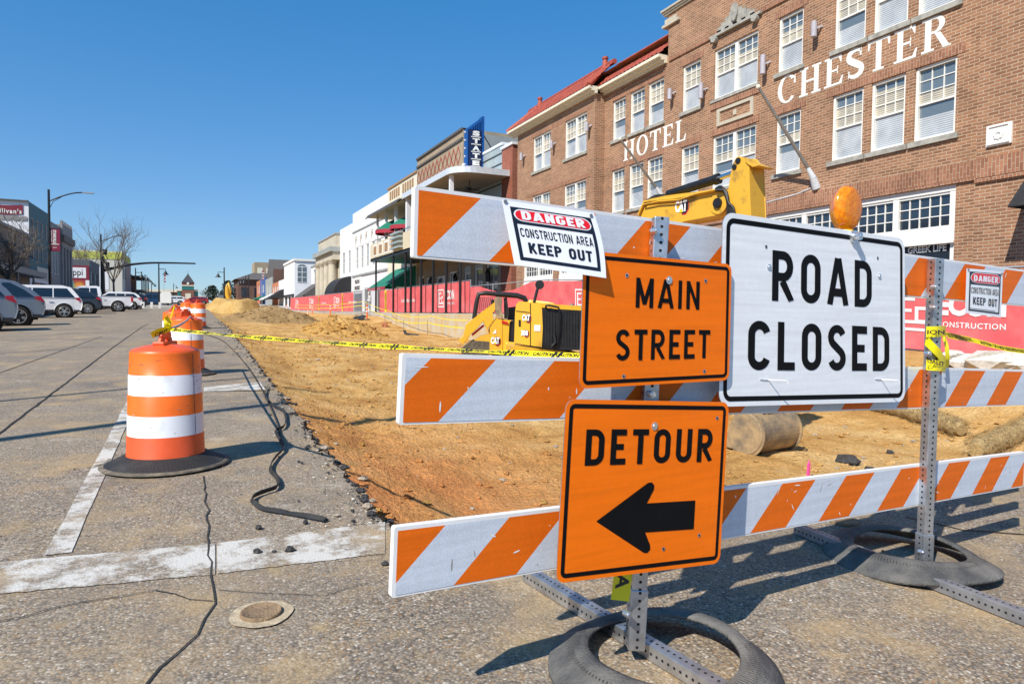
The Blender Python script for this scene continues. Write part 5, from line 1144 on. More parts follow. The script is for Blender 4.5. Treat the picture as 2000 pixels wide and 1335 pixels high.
mb.build('brick_band', 'soldier_brick', HT)
mb = MB()
for i in range(3): slab(mb, F0, -21.95 - .04*i, -9.8, 12.75 + .07*i, 12.82 + .07*i, -.42, .06 + .05*i)
slab(mb, F0, -22.0, -21.0, 12.3, 12.4, -.4, .1); slab(mb, F0, -21.9, -21.2, 12.4, 12.6, -.4, .04); mb.build('coping', 'limestone', HT)
for y0, y1, z0, z1, k in cen: sash(HT, F0, -y1, -y0, z0, z1, .14, sill=.13 if k == 1 else .1, mull=k, dark_top=True)
for y0, y1, z0, z1, k in wing: sash(HT, F1, -y1, -y0, z0, z1, .14, sill=.13, mull=k, dark_top=True)
def shopfront(F, y0, y1, z0, z1, nb):
    u0, u1 = -y1, -y0; mb = MB(); pm = MB(); hb_ = z1 - 1.05
    slab(mb, F, u0, u1, z1 - .14, z1, -.15, -.03); slab(mb, F, u0, u1, hb_ - .28, hb_, -.15, -.01); slab(mb, F, u0, u1, hb_ - .34, hb_ - .28, -.15, .04); slab(mb, F, u0, u1, z0, z0 + .5, -.15, -.05)
    for k in range(nb + 1):
        x = u0 + (u1 - u0 - .16)*k/nb; slab(mb, F, x, x + .16, hb_, z1 - .14, -.15, -.04); slab(mb, F, x + .03, x + .13, z0 + .5, hb_ - .34, -.15, -.06)
    for k in range(nb):
        a = u0 + (u1 - u0 - .16)*k/nb + .16; b = u0 + (u1 - u0 - .16)*(k + 1)/nb
        slab(mb, F, a, b, hb_, hb_ + .1, -.15, -.06); slab(mb, F, a, b, z1 - .2, z1 - .14, -.15, -.06)
        n_ = max(3, int((b - a)/.24))
        for i in range(1, n_): x = a + (b - a)*i/n_; slab(mb, F, x - .012, x + .012, hb_ + .1, z1 - .2, -.13, -.09)
        for j in (1, 2): y = hb_ + .1 + (z1 - .3 - hb_)*j/3; slab(mb, F, a, b, y - .012, y + .012, -.13, -.092)
    pm.poly([F(u0, z0, -.12), F(u1, z0, -.12), F(u1, z1, -.12), F(u0, z1, -.12)])
    w = mb.build('shopfront', 'white_trim', HT); pm.build('pane', 'glass', w); return w
s1 = shopfront(F0, 10.5, 16.6, .5, 4.46, 4); shopfront(F0, 21.9, 25.6, .8, 4.3, 2); shopfront(F1, 26.9, 29.3, 1.1, 4.2, 2); shopfront(F1, 29.9, 33.2, 1.1, 4.2, 2)
mb = MB(); put_text(mb, 'GREEK LIFE', F0, -11.74, 2.9, .16, 1.0, 0, .03, align='l', dn=-.1); mb.build('lettering', 'letter_paint', s1); mb = MB(); put_text(mb, 'STATE', F0, -12.5, 2.9, .16, .6, 0, .03, align='l', dn=-.1); mb.build('lettering', 'letter_paint', s1)
mb = MB(); slab(mb, F0, -19.4, -17.4, .7, 3.9, -.2, -.12); mb.build('entrance_door', 'dark_glass', HT)
mb = MB(); slab(mb, F1, -7.2, -3.2, .3, 3.6, -.25, -.18); mb.build('shop_window', 'dark_glass', HT)
mb = MB()                                            # painted hotel name
def name_text(t, ya, yb, z0, h):
    it = [serif(c) for c in t]; gap = .15; W = sum(i[1] for i in it) + gap*(len(t) - 1); k = (ya - yb)/W; u = -ya
    for P_, w in it:
        mb = MB()
        for n_, p in enumerate(P_): mb.add([F0(u + q[0]*k, z0 + q[1]*h, .006 + .0012*(n_ % 3)) for q in p], [list(range(len(p)))])
        mb.build('painted_letter', 'letter_paint', HT)
        u += (w + gap)*k
name_text('HOTEL', 24.62, 20.55, 7.76, .8); name_text('CHESTER', 16.14, 10.74, 7.82, .82)
# tile roof and gutter
def tiles(Xe, y0, y1, z0, nrow, run, name='roof'):
    mb = MB(); n = int((y1 - y0)/.26); rows = []
    for r_ in range(nrow + 1):
        for e in (0, 1):
            if (r_ == nrow and e) or (r_ == 0 and False): continue
            t = r_/nrow; lift = .045 if e == 0 else 0.0
            if e == 1: t = (r_ + .999)/nrow
            rows.append([(Xe + run*t, y0 + (y1 - y0)*i/(n*6), z0 + run*.95*t + .05*abs(sin(pi*i/6)) + lift + (.1*max(0, t - .93)*5)) for i in range(n*6 + 1)])
    sheet(mb, rows); mb.tube([(Xe + run + .05, y0, z0 + run*.95 + .06), (Xe + run + .05, y1, z0 + run*.95 + .06)], .12, 8)
    return mb.build(name, 'roof_tile', HT)
tiles(XF - .42, 21.75, 26.6, 11.2, 6, 1.35); tiles(XW - .42, 26.15, 34.7, 11.2, 6, 1.35)
mb = MB(); mb.tube([(XW - .4, 26.05, 11.25), (XW + 1.1, 27.0, 12.6)], .12, 8); mb.build('ridge_tile', 'terracotta', HT); mb = MB(); mb.tube([(XW - .4, 34.7, 11.25), (XW + 1.1, 33.6, 12.6)], .12, 8)
mb.build('ridge_tile', 'terracotta', HT)
for x, y in ((XW + .95, 26.9), (XW + .95, 33.4)): mb = MB(); mb.cyl((x, y, 12.45), (x, y, 12.85), .16, .1, 10); mb.cyl((x, y, 12.85), (x, y, 12.95), .14, .14, 10); mb.build('finial', 'terracotta', HT)
mb = MB()
for X, y0, y1 in ((XF, 21.75, 26.15), (XW, 26.0, 34.7)): slab(mb, RFc(X), -y1, -y0, 10.95, 11.05, -.02, .12); slab(mb, RFc(X), -y1, -y0, 11.05, 11.13, -.02, .28); slab(mb, RFc(X), -y1, -y0, 11.13, 11.24, -.02, .42)
mb.build('gutter', 'cream_trim', HT)
# wall lamps
for i, (px, py, X, big) in enumerate(((1590, 57, XF, 1), (1490, 126, XF, 1.35), (1369, 177, XF, 1.25), (1308, 184, XF, .9), (1146, 248, XW, .9), (1077, 282, XW, .9), (1018, 306, XW, .9))):
    p = onX(px, py, X - .2); mb = MB(); mb.cyl(p - V((0, 0, .22*big)), p + V((0, 0, .2*big)), .085, n=12); mb.cyl(p + V((0, 0, .2*big)), p + V((0, 0, .22*big)), .07, n=12); mb.beam(p, p + V((.2, -.12, .08)), .05, .05); w = mb.build('wall_lamp', 'grey_sconce', HT)
# flag poles leaning out from the wall
for a, b in (((1590, 348), (1481, 170)), ((1292, 380), (1211, 272))):
    p = onX(*a, XF - .12); q = onX(*b, XF - 1.9); mb = MB(); mb.tube([p, q], [.055, .04], 8); mb.build('flag_pole', 'pole_metal', HT)
    mb = MB(); mb.cyl(p + V((.12, 0, -.28)), p + V((-.03, 0, .0)), .13, .1, 10); mb.cyl(p + V((-.03, 0, 0)), p + (q - p).normalized()*.35, .1, .06, 10); mb.build('pole_socket', 'gutter_metal', HT)
    mb = MB(); mb.lathe([(.001, -.07), (.05, -.05), (.07, 0), (.05, .05), (.001, .07)], 10, o=q); mb.build('pole_ball', 'cream_trim', HT)
mb = MB(); a = onX(1590, 365, XF); mb.tube([a, a + V((-.03, .6, -.12)), a + V((-.03, 1.8, -.2))], .02, 5); mb.build('conduit', 'gutter_metal', HT)
# stone ornaments
mb = MB(); slab(mb, F0, -18.85, -17.15, 7.82, 7.92, -.02, .05); slab(mb, F0, -18.85, -17.15, 8.3, 8.4, -.02, .05); slab(mb, F0, -18.85, -18.72, 7.92, 8.3, -.02, .049); slab(mb, F0, -17.28, -17.15, 7.92, 8.3, -.02, .049); slab(mb, F0, -18.07, -17.93, 8.02, 8.2, -.02, .03); mb.build('stone_panel', 'limestone', HT)
mb = MB(); slab(mb, F0, -19.25, -16.85, 10.92, 11.0, -.02, .12)
for k in range(9): a = -18.05 + .35*(k - 4)*.55; slab(mb, F0, a - .1, a + .1, 11.0, 11.08 + .55*(1 - abs(k - 4)/5), -.02, .05 + .01*(k % 2))
mb.prism([(.16*cos(R(a)), .3*sin(R(a))) for a in range(0, 360, 30)], F0(-18.05, 11.42, .05), (0, -1, 0), (0, 0, 1), .08)
for s in (-1, 1): mb.prism([(.13*cos(R(a)), .11*sin(R(a))) for a in range(0, 360, 30)], F0(-18.05 + s*.95, 10.85, 0), (0, -1, 0), (0, 0, 1), .16)
mb.build('stone_crest', 'stone_sill', HT)
mb = MB(); c0 = onX(1953, 263, XW); F = chart((XW, c0.y, c0.z), (0, -1, 0), (0, 0, 1)); slab(mb, F, -.26, .26, -.23, .23, -.02, .05)
for r0, r1, d in ((.2, .235, .075),):
    for q in ((-.23, .23, .18, .2), (-.23, .23, -.2, -.18), (-.23, -.2, -.18, .18), (.2, .23, -.18, .18)): slab(mb, F, *q, .04, d)
for k in range(8): a = 2*pi*k/8; mb.prism([(.075*cos(a) + .035*cos(R(t)), .075*sin(a) + .035*sin(R(t))) for t in range(0, 360, 45)], F(0, 0, .05), (0, -1, 0), (0, 0, 1), .02 + .002*(k % 2))
mb.build('medallion', 'white_trim', HT)
# black awning at the frame edge
p = onX(1968, 402, XW - .9); q = onX(2000, 330, XW)
t = thing('awning', 'black fabric awning cut off by the right edge, on the brick hotel', 'awning', (XW, 8, p.z)); mb = MB()
y1 = p.y; zt, zb = p.z + .95, p.z; mb.add([(XW - .01, y1, zt), (XW - .01, y1 - 5, zt), (XW - .9, y1 - 5, zb), (XW - .9, y1, zb), (XW - .9, y1, zb - .03), (XW - .01, y1, zb - .03), (XW - .9, y1 - 5, zb - .03)], [(0, 1, 2, 3), (0, 3, 4, 5), (3, 2, 6, 4)]); mb.build('canopy', 'awning_black', t)

# ---------------- neighbours down the street
def block(name, lab, y0, y1, z1, depth, m, holes_=(), X=16.5, rev=.12, extra=None, z0=0, kind='plain'):
    t = thing(name, lab, 'building', (X, (y0 + y1)/2, 1)); mb = MB(); F = RFc(X)
    wall_holes(mb, F, -y1, -y0, z0, z1, [rh(*h[:4]) for h in holes_], rev); shell(mb, X, X + depth, y0, y1, z0, z1, 0, 1, facade=True); mb.build('wall', [m if isinstance(m, str) else m[0], 'shingle'], t)
    for h in holes_:
        k = h[4] if len(h) > 4 else 'w'
        if k == 'w': sash(t, F, -h[1], -h[0], h[2], h[3], rev, (2, 2), (2, 2), mats=('white_trim', 'sky_glass', 'sky_glass'), fw=.09)
        elif k == 'd': sash(t, F, -h[1], -h[0], h[2], h[3], rev, (2, 1), None, mats=('white_trim', 'glass', 'glass'), fw=.12)
        else: sash(t, F, -h[1], -h[0], h[2], h[3], rev, (3, 1), None, mats=('black_paint', 'glass', 'glass'), fw=.1)
    return t, F
def part(parent, name, m, fn): mb = MB(); fn(mb); return mb.build(name, m, parent)
def awn(parent, y0, y1, z0, z1, out, m, X=16.5, arch=False, val=None, sgn=1, lab='awning'):
    def f(mb):
        n = 8 if arch else 1; rows = []
        for i in range(n + 1):
            t = i/n; a = (pi/2)*t; rows.append([(X - sgn*out*(sin(a) if arch else t), y, z1 - (z1 - z0)*((1 - cos(a)) if arch else t)) for y in (y0, y1)])
        sheet(mb, rows); mb.add([(X - sgn*out, y0, z0), (X - sgn*out, y1, z0), (X - sgn*out, y1, z0 - .25), (X - sgn*out, y0, z0 - .25)], [(0, 1, 2, 3)], 1)
        for j in (0, 1): mb.add([r_[j] for r_ in rows] + [(X, (y0, y1)[j], z0)], [list(range(n + 2))], 0)
    return part(parent, lab, [m, val or m], f)
t, F = block('brick_annex', 'narrow dark red brick pier between hotel and metal-clad theatre', 35.9, 37.4, 11.0, 10, 'red_brick')
t, F = block('metal_clad_building', 'pale ribbed metal-clad theatre front behind the balcony', 37.4, 44.0, 11.3, 10, 'pale_metal', [(37.8, 39.6, 1.2, 4.4, 'd'), (40.2, 41.6, 1.2, 4.2, 'd'), (42.3, 43.5, 2.2, 4.0, 'w')])
part(t, 'rib_shadow_line', 'shadow_gap', lambda mb: [slab(mb, F, -44, -37.4, z - .05, z, -.01, .04) for z in (5.8, 6.6, 7.4, 8.2, 9.0, 9.6, 10.2, 10.8)])  # near-black strips paint in the shadow lines of the ribbed cladding
part(t, 'roof_flashing', 'balcony_white', lambda mb: [slab(mb, F, -44, -37.3, 11.25, 11.4, -.4, .06), slab(mb, F, -37.45, -35.8, 10.95, 11.1, -.4, .08)])
part(t, 'lower_wall', 'taupe_wall', lambda mb: [slab(mb, F, -37.79, -37.41, 1, 5.4, -.02, .03), slab(mb, F, -40.2, -39.6, 1, 5.4, -.02, .03), slab(mb, F, -42.3, -41.6, 1, 5.4, -.02, .03), slab(mb, F, -43.99, -43.5, 1, 5.4, -.02, .03), slab(mb, F, -43.5, -37.79, 4.41, 5.4, -.02, .029)])
t, F = block('patterned_brick_building', 'tall tan brick building with a red diamond pattern, left of the blue sign', 44.0, 54.6, 13.8, 14, 'tan_brick', [(45.6, 47.4, 10.3, 11.0, 'g'), (48.6, 50.2, 10.3, 11.0, 'g'), (51.6, 53.2, 10.3, 11.0, 'g'), (45, 46.6, 1.2, 4.2, 'd'), (47.4, 49.4, 2.0, 4.0, 'w'), (50.4, 52, 2.0, 4, 'w'), (52.6, 54, 1.2, 4.2, 'd')])
def diam(mb):
    for k in range(11):
        y = 44.9 + .92*k; c = lambda a, b: F(-(y + a), 12.15 + b, .02 + .003*(k % 2))
        for q in (((-.46, 0), (0, .6)), ((0, .6), (.46, 0)), ((.46, 0), (0, -.6)), ((0, -.6), (-.46, 0))):
            p0, p1 = q; mb.poly([c(p0[0], p0[1] - .1), c(p1[0], p1[1] - .1), c(p1[0], p1[1] + .1), c(p0[0], p0[1] + .1)])
part(t, 'diamond_pattern', 'terracotta', diam)
part(t, 'cornice', 'shingle', lambda mb: [slab(mb, F, -54.6, -44, 13.05, 13.2, -.02, .1), slab(mb, F, -54.6, -44, 13.7, 13.85, -.3, .12)])
part(t, 'side_render', 'grey_wall', lambda mb: mb.box((21, 43.985, 12.4), (8.9, .02, 2.4)))
# vertical blue marquee sign
sy = 40.6; sg = thing('theatre_sign', 'tall blue vertical theatre sign with stacked white letters above the canopy', 'sign', (15, sy, 9.5)); X0, X1 = onY(909, 300, sy).x, onY(942, 300, sy).x
zb = onY(925, 329, sy).z; zt_ = onY(942, 230, sy).z; tops = [zt_ - .85 + .12*k for k in range(7)]
mb = MB()
for k, zt in enumerate(tops): x = X0 + .05 + (X1 - X0 - .25)*k/6; mb.span((x - .035, sy - .28, zb), (x + .035, sy + .28, zt), 0)
mb.span((X1 - .14, sy - .3, zb), (X1, sy + .3, zt_), 0); mb.build('fin', 'blue_neon', sg)
mb = MB(); mb.span((X0 + .14, sy - .3, zb), (X1 - .17, sy + .3, zt_ - .9)); mb.build('face', 'navy', sg)
G = chart((0, sy - .31, 0), (1, 0, 0), (0, 0, 1))
for i, ch in enumerate('STATE'):
    ph = (zt_ - .95 - zb)/5; z = zb + (4 - i)*ph + .12; put_text(mb := MB(), ch, G, (X0 + X1)/2, z, ph*.68, (X1 - X0)*.42, 0, .07, dn=.06); slab(mb, G, (X0 + X1)/2 - .3, (X0 + X1)/2 + .3, z - .09, z - .05, -.02, .1, 0); mb.build('letter_box', ['letter_paint'], sg)
mb = MB(); mb.tube([(X1, sy + .2, zt_ - .8), (X1 + 1.1, sy + .2, 11.3)], .05, 5); mb.tube([(X1, sy + .2, zt_ - 2), (X1 + .6, sy + .2, 11.2)], .04, 5); mb.build('brace', 'pole_metal', sg)
for k in range(5): mb = MB(); mb.lathe([(.001, -.07), (.06, 0), (.001, .07)], 8, o=(X0 - .03, sy, zb + .2 + .5*k)); mb.build('bulb', 'white_trim', sg)
# balcony in front of the theatre
BX = 13.0; BA = thing('balcony', 'two-level white balcony on slim black posts with beige panels', 'balcony', (BX, 45, 1.2)); mb = MB()
edge_ = [(16.48, 36.2)] + [(14.4, 36.2)] + [(14.4 - 1.3*sin(R(a)), 37.5 - 1.3*cos(R(a))) for a in range(15, 91, 15)] + [(13.1, 47.0), (16.48, 47.0)]
def slab_poly(mb, pts, z0, z1, m=0, mb_=1): k = len(pts); mb.add([(x, y, z) for z in (z0, z1) for x, y in pts], [list(range(k, 2*k))] + [(i, (i + 1) % k, k + (i + 1) % k, k + i) for i in range(k)], m); mb.add([(x, y, z0) for x, y in pts], [list(range(k))[::-1]], mb_)
slab_poly(mb, edge_, 9.2, 9.55); mb.build('roof', ['gutter_metal', 'ceiling_beige'], BA)
mb = MB(); slab_poly(mb, [(16.48, 47.05), (13.1, 47.05), (13.1, 57.4), (16.48, 57.4)], 9.15, 9.3, 0, 1)
for k in range(34): y = 47.1 + .3*k; mb.add([(13.05, y, 9.35), (13.05, y + .3, 9.35), (12.75, y + .3, 8.95), (12.75, y, 8.95)], [(0, 1, 2, 3)], 0 if k % 2 else 2)
mb.build('canopy', ['shingle', 'ceiling_beige', 'awning_black'], BA)
mb = MB(); slab_poly(mb, [(16.45, 35.4), (12.9, 35.4), (12.9, 55.6), (16.45, 55.6)], 5.35, 5.6, 0, 0); mb.build('deck', ['black_paint'], BA)
FB_ = RFc(12.9); mb = MB(); slab(mb, FB_, -55.6, -35.4, 5.5, 6.75, -.1, 0); mb.add([(12.9, 35.4, 5.5), (16.4, 35.4, 5.5), (16.4, 35.4, 6.75), (12.9, 35.4, 6.75)], [(0, 1, 2, 3)]); mb.build('parapet', 'beige_panel', BA)
for k in range(11):
    y = 36.4 + 1.75*k
    if 45 < y < 48.3: continue
    mb = MB(); slab(mb, FB_, -y - .62, -y + .62, 5.68, 6.62, -.02, .03); slab(mb, FB_, -y - .45, -y + .45, 5.82, 6.48, 0, .045, 1); mb.build('panel', ['white_trim', 'tan_panel'], BA)
mb = MB()
for z in (5.75, 6.1, 6.45, 6.75): slab(mb, FB_, -48.4, -45.9, z, z + .12, -.02, .3)
mb.build('louvre', 'pale_metal', BA)
for y, w in ((37.6, .22), (42.0, .2), (46.6, .34), (49.6, .2), (52.4, .18), (55.2, .16)): mb = MB(); mb.span((13.3, y - w/2, 5.6), (13.3 + w, y + w/2, 9.25)); mb.build('roof_post', 'balcony_white', BA)
for y in (34.9, 37.2, 39.6, 42.0, 44.3, 45.6, 48.8, 54.1): mb = MB(); mb.cyl((13.0, y, zs(y)), (13.0, y, 5.4), .075, n=10); mb.cyl((13.0, y, zs(y)), (13.0, y, zs(y) + .06), .16, n=10); mb.build('post', 'black_paint', BA)
mb = MB(); mb.tube([(13.0, 35.5, 7.0), (13.0, 55.5, 7.0)], .03, 6); mb.build('handrail', 'pole_metal', BA)
mb = MB(); mb.cyl((14.9, 38.6, 9.2), (14.9, 38.6, 8.75), .03, n=6); mb.cyl((14.9, 38.6, 8.8), (14.9, 38.6, 8.6), .13, n=12)
for k in range(5): a = 2*pi*k/5 + .3; mb.beam((14.9 + .12*cos(a), 38.6 + .12*sin(a), 8.7), (14.9 + .8*cos(a), 38.6 + .8*sin(a), 8.7), .14, .015)
mb.build('ceiling_fan', 'black_paint', BA)
for i, (x, y, lab) in enumerate(((14.0, 52.2, 'left green patio umbrella with red scalloped edge on the balcony'), (14.3, 48.9, 'right green and red patio umbrella beside the thick balcony post'))):
    t = thing('patio_umbrella', lab, 'umbrella', (x, y, 5.6), 0, 'umbrellas on the balcony'); mb = MB()
    mb.lathe([(1.5, 2.2 - .5), (1.5, 2.2 - .22)], 24, mats=[1], smooth=False); mb.lathe([(1.5, 1.98), (.8, 2.5), (.02, 2.9)], 8, smooth=False); mb.build('canopy', ['awning_green', 'awning_red'], t, local=True); mb = MB(); mb.cyl((0, 0, 0), (0, 0, 2.8), .025, n=6); mb.build('pole', 'pole_metal', t, local=True)
# wall lanterns under the balcony, and the rest of the row
for y, lab in ((38.7, 'black wall lantern nearest the hotel under the balcony'), (44.5, 'black wall lantern in the middle under the balcony'), (49.9, 'black wall lantern farthest left under the balcony')):
    t = thing('wall_lantern', lab, 'lantern', (16.3, y, 3), 0, 'lanterns under the balcony'); mb = MB(); mb.cyl((16.2, y, 3.2), (16.2, y, 3.75), .11, .18, 6); mb.cyl((16.2, y, 3.75), (16.2, y, 4.05), .18, .03, 6); mb.beam((16.2, y, 4.0), (16.5, y, 4.1), .05, .05); mb.build('cage', 'black_paint', t); mb = MB(); mb.cyl((16.2, y, 3.0), (16.2, y, 3.2), .05, .1, 6); mb.build('globe', 'letter_paint', t)
t, F = block('cream_building', 'cream building with brown slotted parapet above the balcony canopy', 54.6, 64.0, 12.9, 12, 'cream_wall', [(56, 57.2, 6.5, 8.8), (58.6, 59.8, 6.5, 8.8), (61, 62.4, 6.5, 8.8)])
part(t, 'slotted_parapet', 'tan_panel', lambda mb: [slab(mb, F, -(y + .38), -y, 11.75, 12.5, -.02, .05) for y in [55.6 + .72*k for k in range(11) if k != 5]] + [slab(mb, F, -64, -54.6, 12.78, 12.95, -.2, .1)])
awn(t, 54.8, 61, 3.4, 5.2, 2.6, 'awning_green', val='awning_red')
t, F = block('white_arched_building', 'large plain white building with a row of arched windows', 64.0, 80.0, 12.6, 14, 'white_wall', [(66.6 + 2.6*k, 67.9 + 2.6*k, 6.1, 8.6) for k in range(5)] + [(64.8, 68.6, 1.3, 3.9, 'd'), (72.2, 74.2, 1.3, 3.9, 'd')])
def arches(mb):
    for k in range(5):
        c = 67.25 + 2.6*k
        for r in (1.05, .8):
            pts = [F(-(c + r*cos(R(a))), 8.7 + r*1.1*sin(R(a)), 0) for a in range(0, 181, 15)]; mb.tube([p + V((-.04, 0, 0)) for p in pts], .07, 5)
part(t, 'arch_moulding', 'white_trim', arches)
part(t, 'cornice', 'grey_wall', lambda mb: [slab(mb, F, -80, -64, 10.35, 10.5, -.02, .08), slab(mb, F, -80, -64, 5.3, 5.5, -.02, .12)])
part(t, 'sign_board', ['white_trim', 'black_paint'], lambda mb: [slab(mb, F, -79.2, -75.2, 3.6, 5.2, 0, .08), put_text(mb, 'WELCOM N', F, -77.2, 4.5, .42, 2.3, 1, .05, dn=.09), put_text(mb, 'PARCSIDE', F, -77.2, 3.8, .42, 2.6, 1, .05, dn=.09)])
part(t, 'ground_floor', 'sky_glass', lambda mb: slab(mb, F, -79.4, -75, 1.3, 3.4, -.02, .03))
t, F = block('white_narrow_building', 'narrow white two-window building with a black awning beside the columns', 80.0, 87.8, 11.6, 12, 'white_wall', [(81.2, 82.6, 5.9, 8.6), (84.6, 86.2, 5.9, 8.6), (81, 86.8, 1.4, 3.6, 'b')])
awn(t, 80.8, 87.0, 3.2, 5.5, 2.1, 'awning_black', arch=True)
t, F = block('columned_bank', 'pale stone bank front with tall round columns under a dark cornice', 87.8, 101.4, 11.2, 14, 'limestone')
for k in range(4):
    y = 89.6 + 3.4*k; part(t, 'column', 'limestone', lambda mb: (mb.cyl((15.9, y, 1.3), (15.9, y, 7.4), .62, .52, 14), mb.cyl((15.9, y, 7.4), (15.9, y, 7.9), .55, .8, 8)))
part(t, 'recess_shade', 'shadow_gap', lambda mb: [slab(mb, F, -(89.6 + 3.4*k + 2.6), -(89.6 + 3.4*k + .8), 1.4, 7.3, -.02, .03) for k in range(3)])  # near-black sheets on the flat wall paint in the shade between the columns
part(t, 'entablature', ['limestone', 'grey_wall'], lambda mb: (slab(mb, F, -101.4, -87.8, 7.9, 8.9, -.02, .9), slab(mb, F, -101.6, -87.6, 8.9, 9.5, -.02, 1.3, 1), slab(mb, F, -101.4, -87.8, 9.5, 11.1, -.02, .5), slab(mb, F, -101.6, -87.7, 11.1, 11.3, -.3, .6, 1)))
t, F = block('white_shop', 'low white shop with a dark square emblem sign and grey awning', 101.4, 111.6, 8.4, 12, 'white_wall', [(103, 109, 1.5, 3.8, 'b')])
awn(t, 102.6, 111, 3.6, 5.6, 2.6, 'shingle'); part(t, 'emblem', 'grey_wall', lambda mb: [slab(mb, F, -107.2, -103.6, 5.6, 7.2, 0, .1)] + [slab(mb, F, -107.4 + .5*k, -107.2 + .5*k, 5.3, 7.5, 0, .13) for k in range(8)] + [slab(mb, F, -108.6, -104, 7.5, 7.8, 0, .1)])
part(t, 'cornice', 'grey_wall', lambda mb: slab(mb, F, -111.6, -101.4, 8.2, 8.45, -.02, .1))
x1 = onY(607, 510, 132).x
t, F = block('white_corner_building', 'white two-storey building with one arched window in its side wall', 132.0, 148.4, 10.9, 14, 'white_wall', [(133, 136, 2, 4.2, 'b'), (138, 141, 2, 4.2, 'b'), (143, 147, 2, 4.2, 'b')])
wx = onY(590, 535, 132); mb = MB(); G = chart((0, 132, 0), (1, 0, 0), (0, 0, 1)); slab(mb, G, wx.x - .8, wx.x + .8, wx.z - 1.6, wx.z + 1.3, -.02, .04); mb.prism([(.8*cos(R(a)), .5*sin(R(a))) for a in range(0, 181, 20)], G(wx.x, wx.z + 1.3, 0), (1, 0, 0), (0, 0, 1), .04); w = mb.build('window', 'sky_glass', t)
mb = MB(); [slab(mb, G, wx.x - .8, wx.x + .8, wx.z - 1.6 + .95*k, wx.z - 1.5 + .95*k, .03, .07) for k in range(4)]; slab(mb, G, wx.x - .05, wx.x + .05, wx.z - 1.6, wx.z + 1.6, .03, .071); mb.build('glazing_bars', 'white_trim', w)
part(t, 'cornice', 'white_trim', lambda mb: (slab(mb, F, -148.4, -131.8, 10.7, 11.1, -.3, .2), mb.box((20, 131.9, 10.9), (7, .3, .4)), mb.box((22.5, 131.9, 11.4), (1.2, .6, 1.0)))); part(t, 'shop_fascia', 'black_paint', lambda mb: slab(mb, F, -148, -132.4, 4.25, 4.6, -.02, .3))
t, F = block('white_low_annex', 'low blank white wall beside the white two-storey building', 148.4, 159, 8.0, 10, 'white_wall'); awn(t, 149, 158, 4, 6, 3, 'awning_black')
t, F = block('orange_brick_shop', 'small orange brick shop with white and black awnings', 159, 173, 7.9, 12, 'orange_brick', [(161, 163, 5.4, 7), (165, 167, 5.4, 7), (169, 171, 5.4, 7)]); awn(t, 159.5, 172.5, 4.2, 5.6, 3, 'white_trim')
t, F = block('grey_gabled_building', 'grey rendered building with a steep gable and brick side', 173, 191, 9.6, 14, 'grey_wall', [(177, 180, 5, 8), (184, 187, 5, 8)]); part(t, 'roof', 'shingle', lambda mb: mb.add([(16.6, 174, 9.2), (16.6, 190, 9.2), (16.6, 182, 14.4), (30, 174, 9.2), (30, 190, 9.2), (30, 182, 14.4)], [(0, 1, 2), (0, 2, 5, 3), (1, 4, 5, 2)])); part(t, 'side_brick', 'dark_brick', lambda mb: mb.box((24, 172.9, 7), (14.6, .1, 9)))
t, F = block('blue_building', 'narrow bright blue shop front', 191, 207, 10.3, 12, 'blue_wall', [(195, 198, 6.4, 8.6), (200, 203, 6.4, 8.6)]); awn(t, 192, 206, 4.4, 5.6, 3, 'awning_green')
t, F = block('orange_brick_end_building', 'orange brick building just left of the blue front', 207, 220, 10.2, 12, 'orange_brick', [(209, 211, 6.5, 8.8), (214, 216, 6.5, 8.8)])
t = thing('dark_brick_block', 'far dark brick block with hipped roof and tan storey above', 'building', (16, 250, 3)); mb = MB(); shell(mb, 12, 30, 236, 262, 2, 11.5, 0, 1); mb.build('wall', ['dark_brick', 'shingle'], t); mb = MB(); mb.add([(11, 235, 11.5), (31, 235, 11.5), (31, 263, 11.5), (11, 263, 11.5), (17, 242, 14), (25, 242, 14), (25, 256, 14), (17, 256, 14)], [(0, 1, 5, 4), (1, 2, 6, 5), (2, 3, 7, 6), (3, 0, 4, 7), (4, 5, 6, 7)]); mb.build('roof', 'shingle', t)
mb = MB(); mb.span((19, 262.5, 8), (33, 275, 19)); mb.build('upper_storey', 'tan_brick', t)
for k in range(4): mb = MB(); mb.span((20 + 3*k, 262.4, 15), (21.8 + 3*k, 262.52, 17)); mb.build('window', 'cream_trim', t)
for k in range(4): mb = MB(); mb.span((13 + 4*k, 235.9, 6), (15 + 4*k, 236.02, 9)); mb.build('window', 'glass', t)

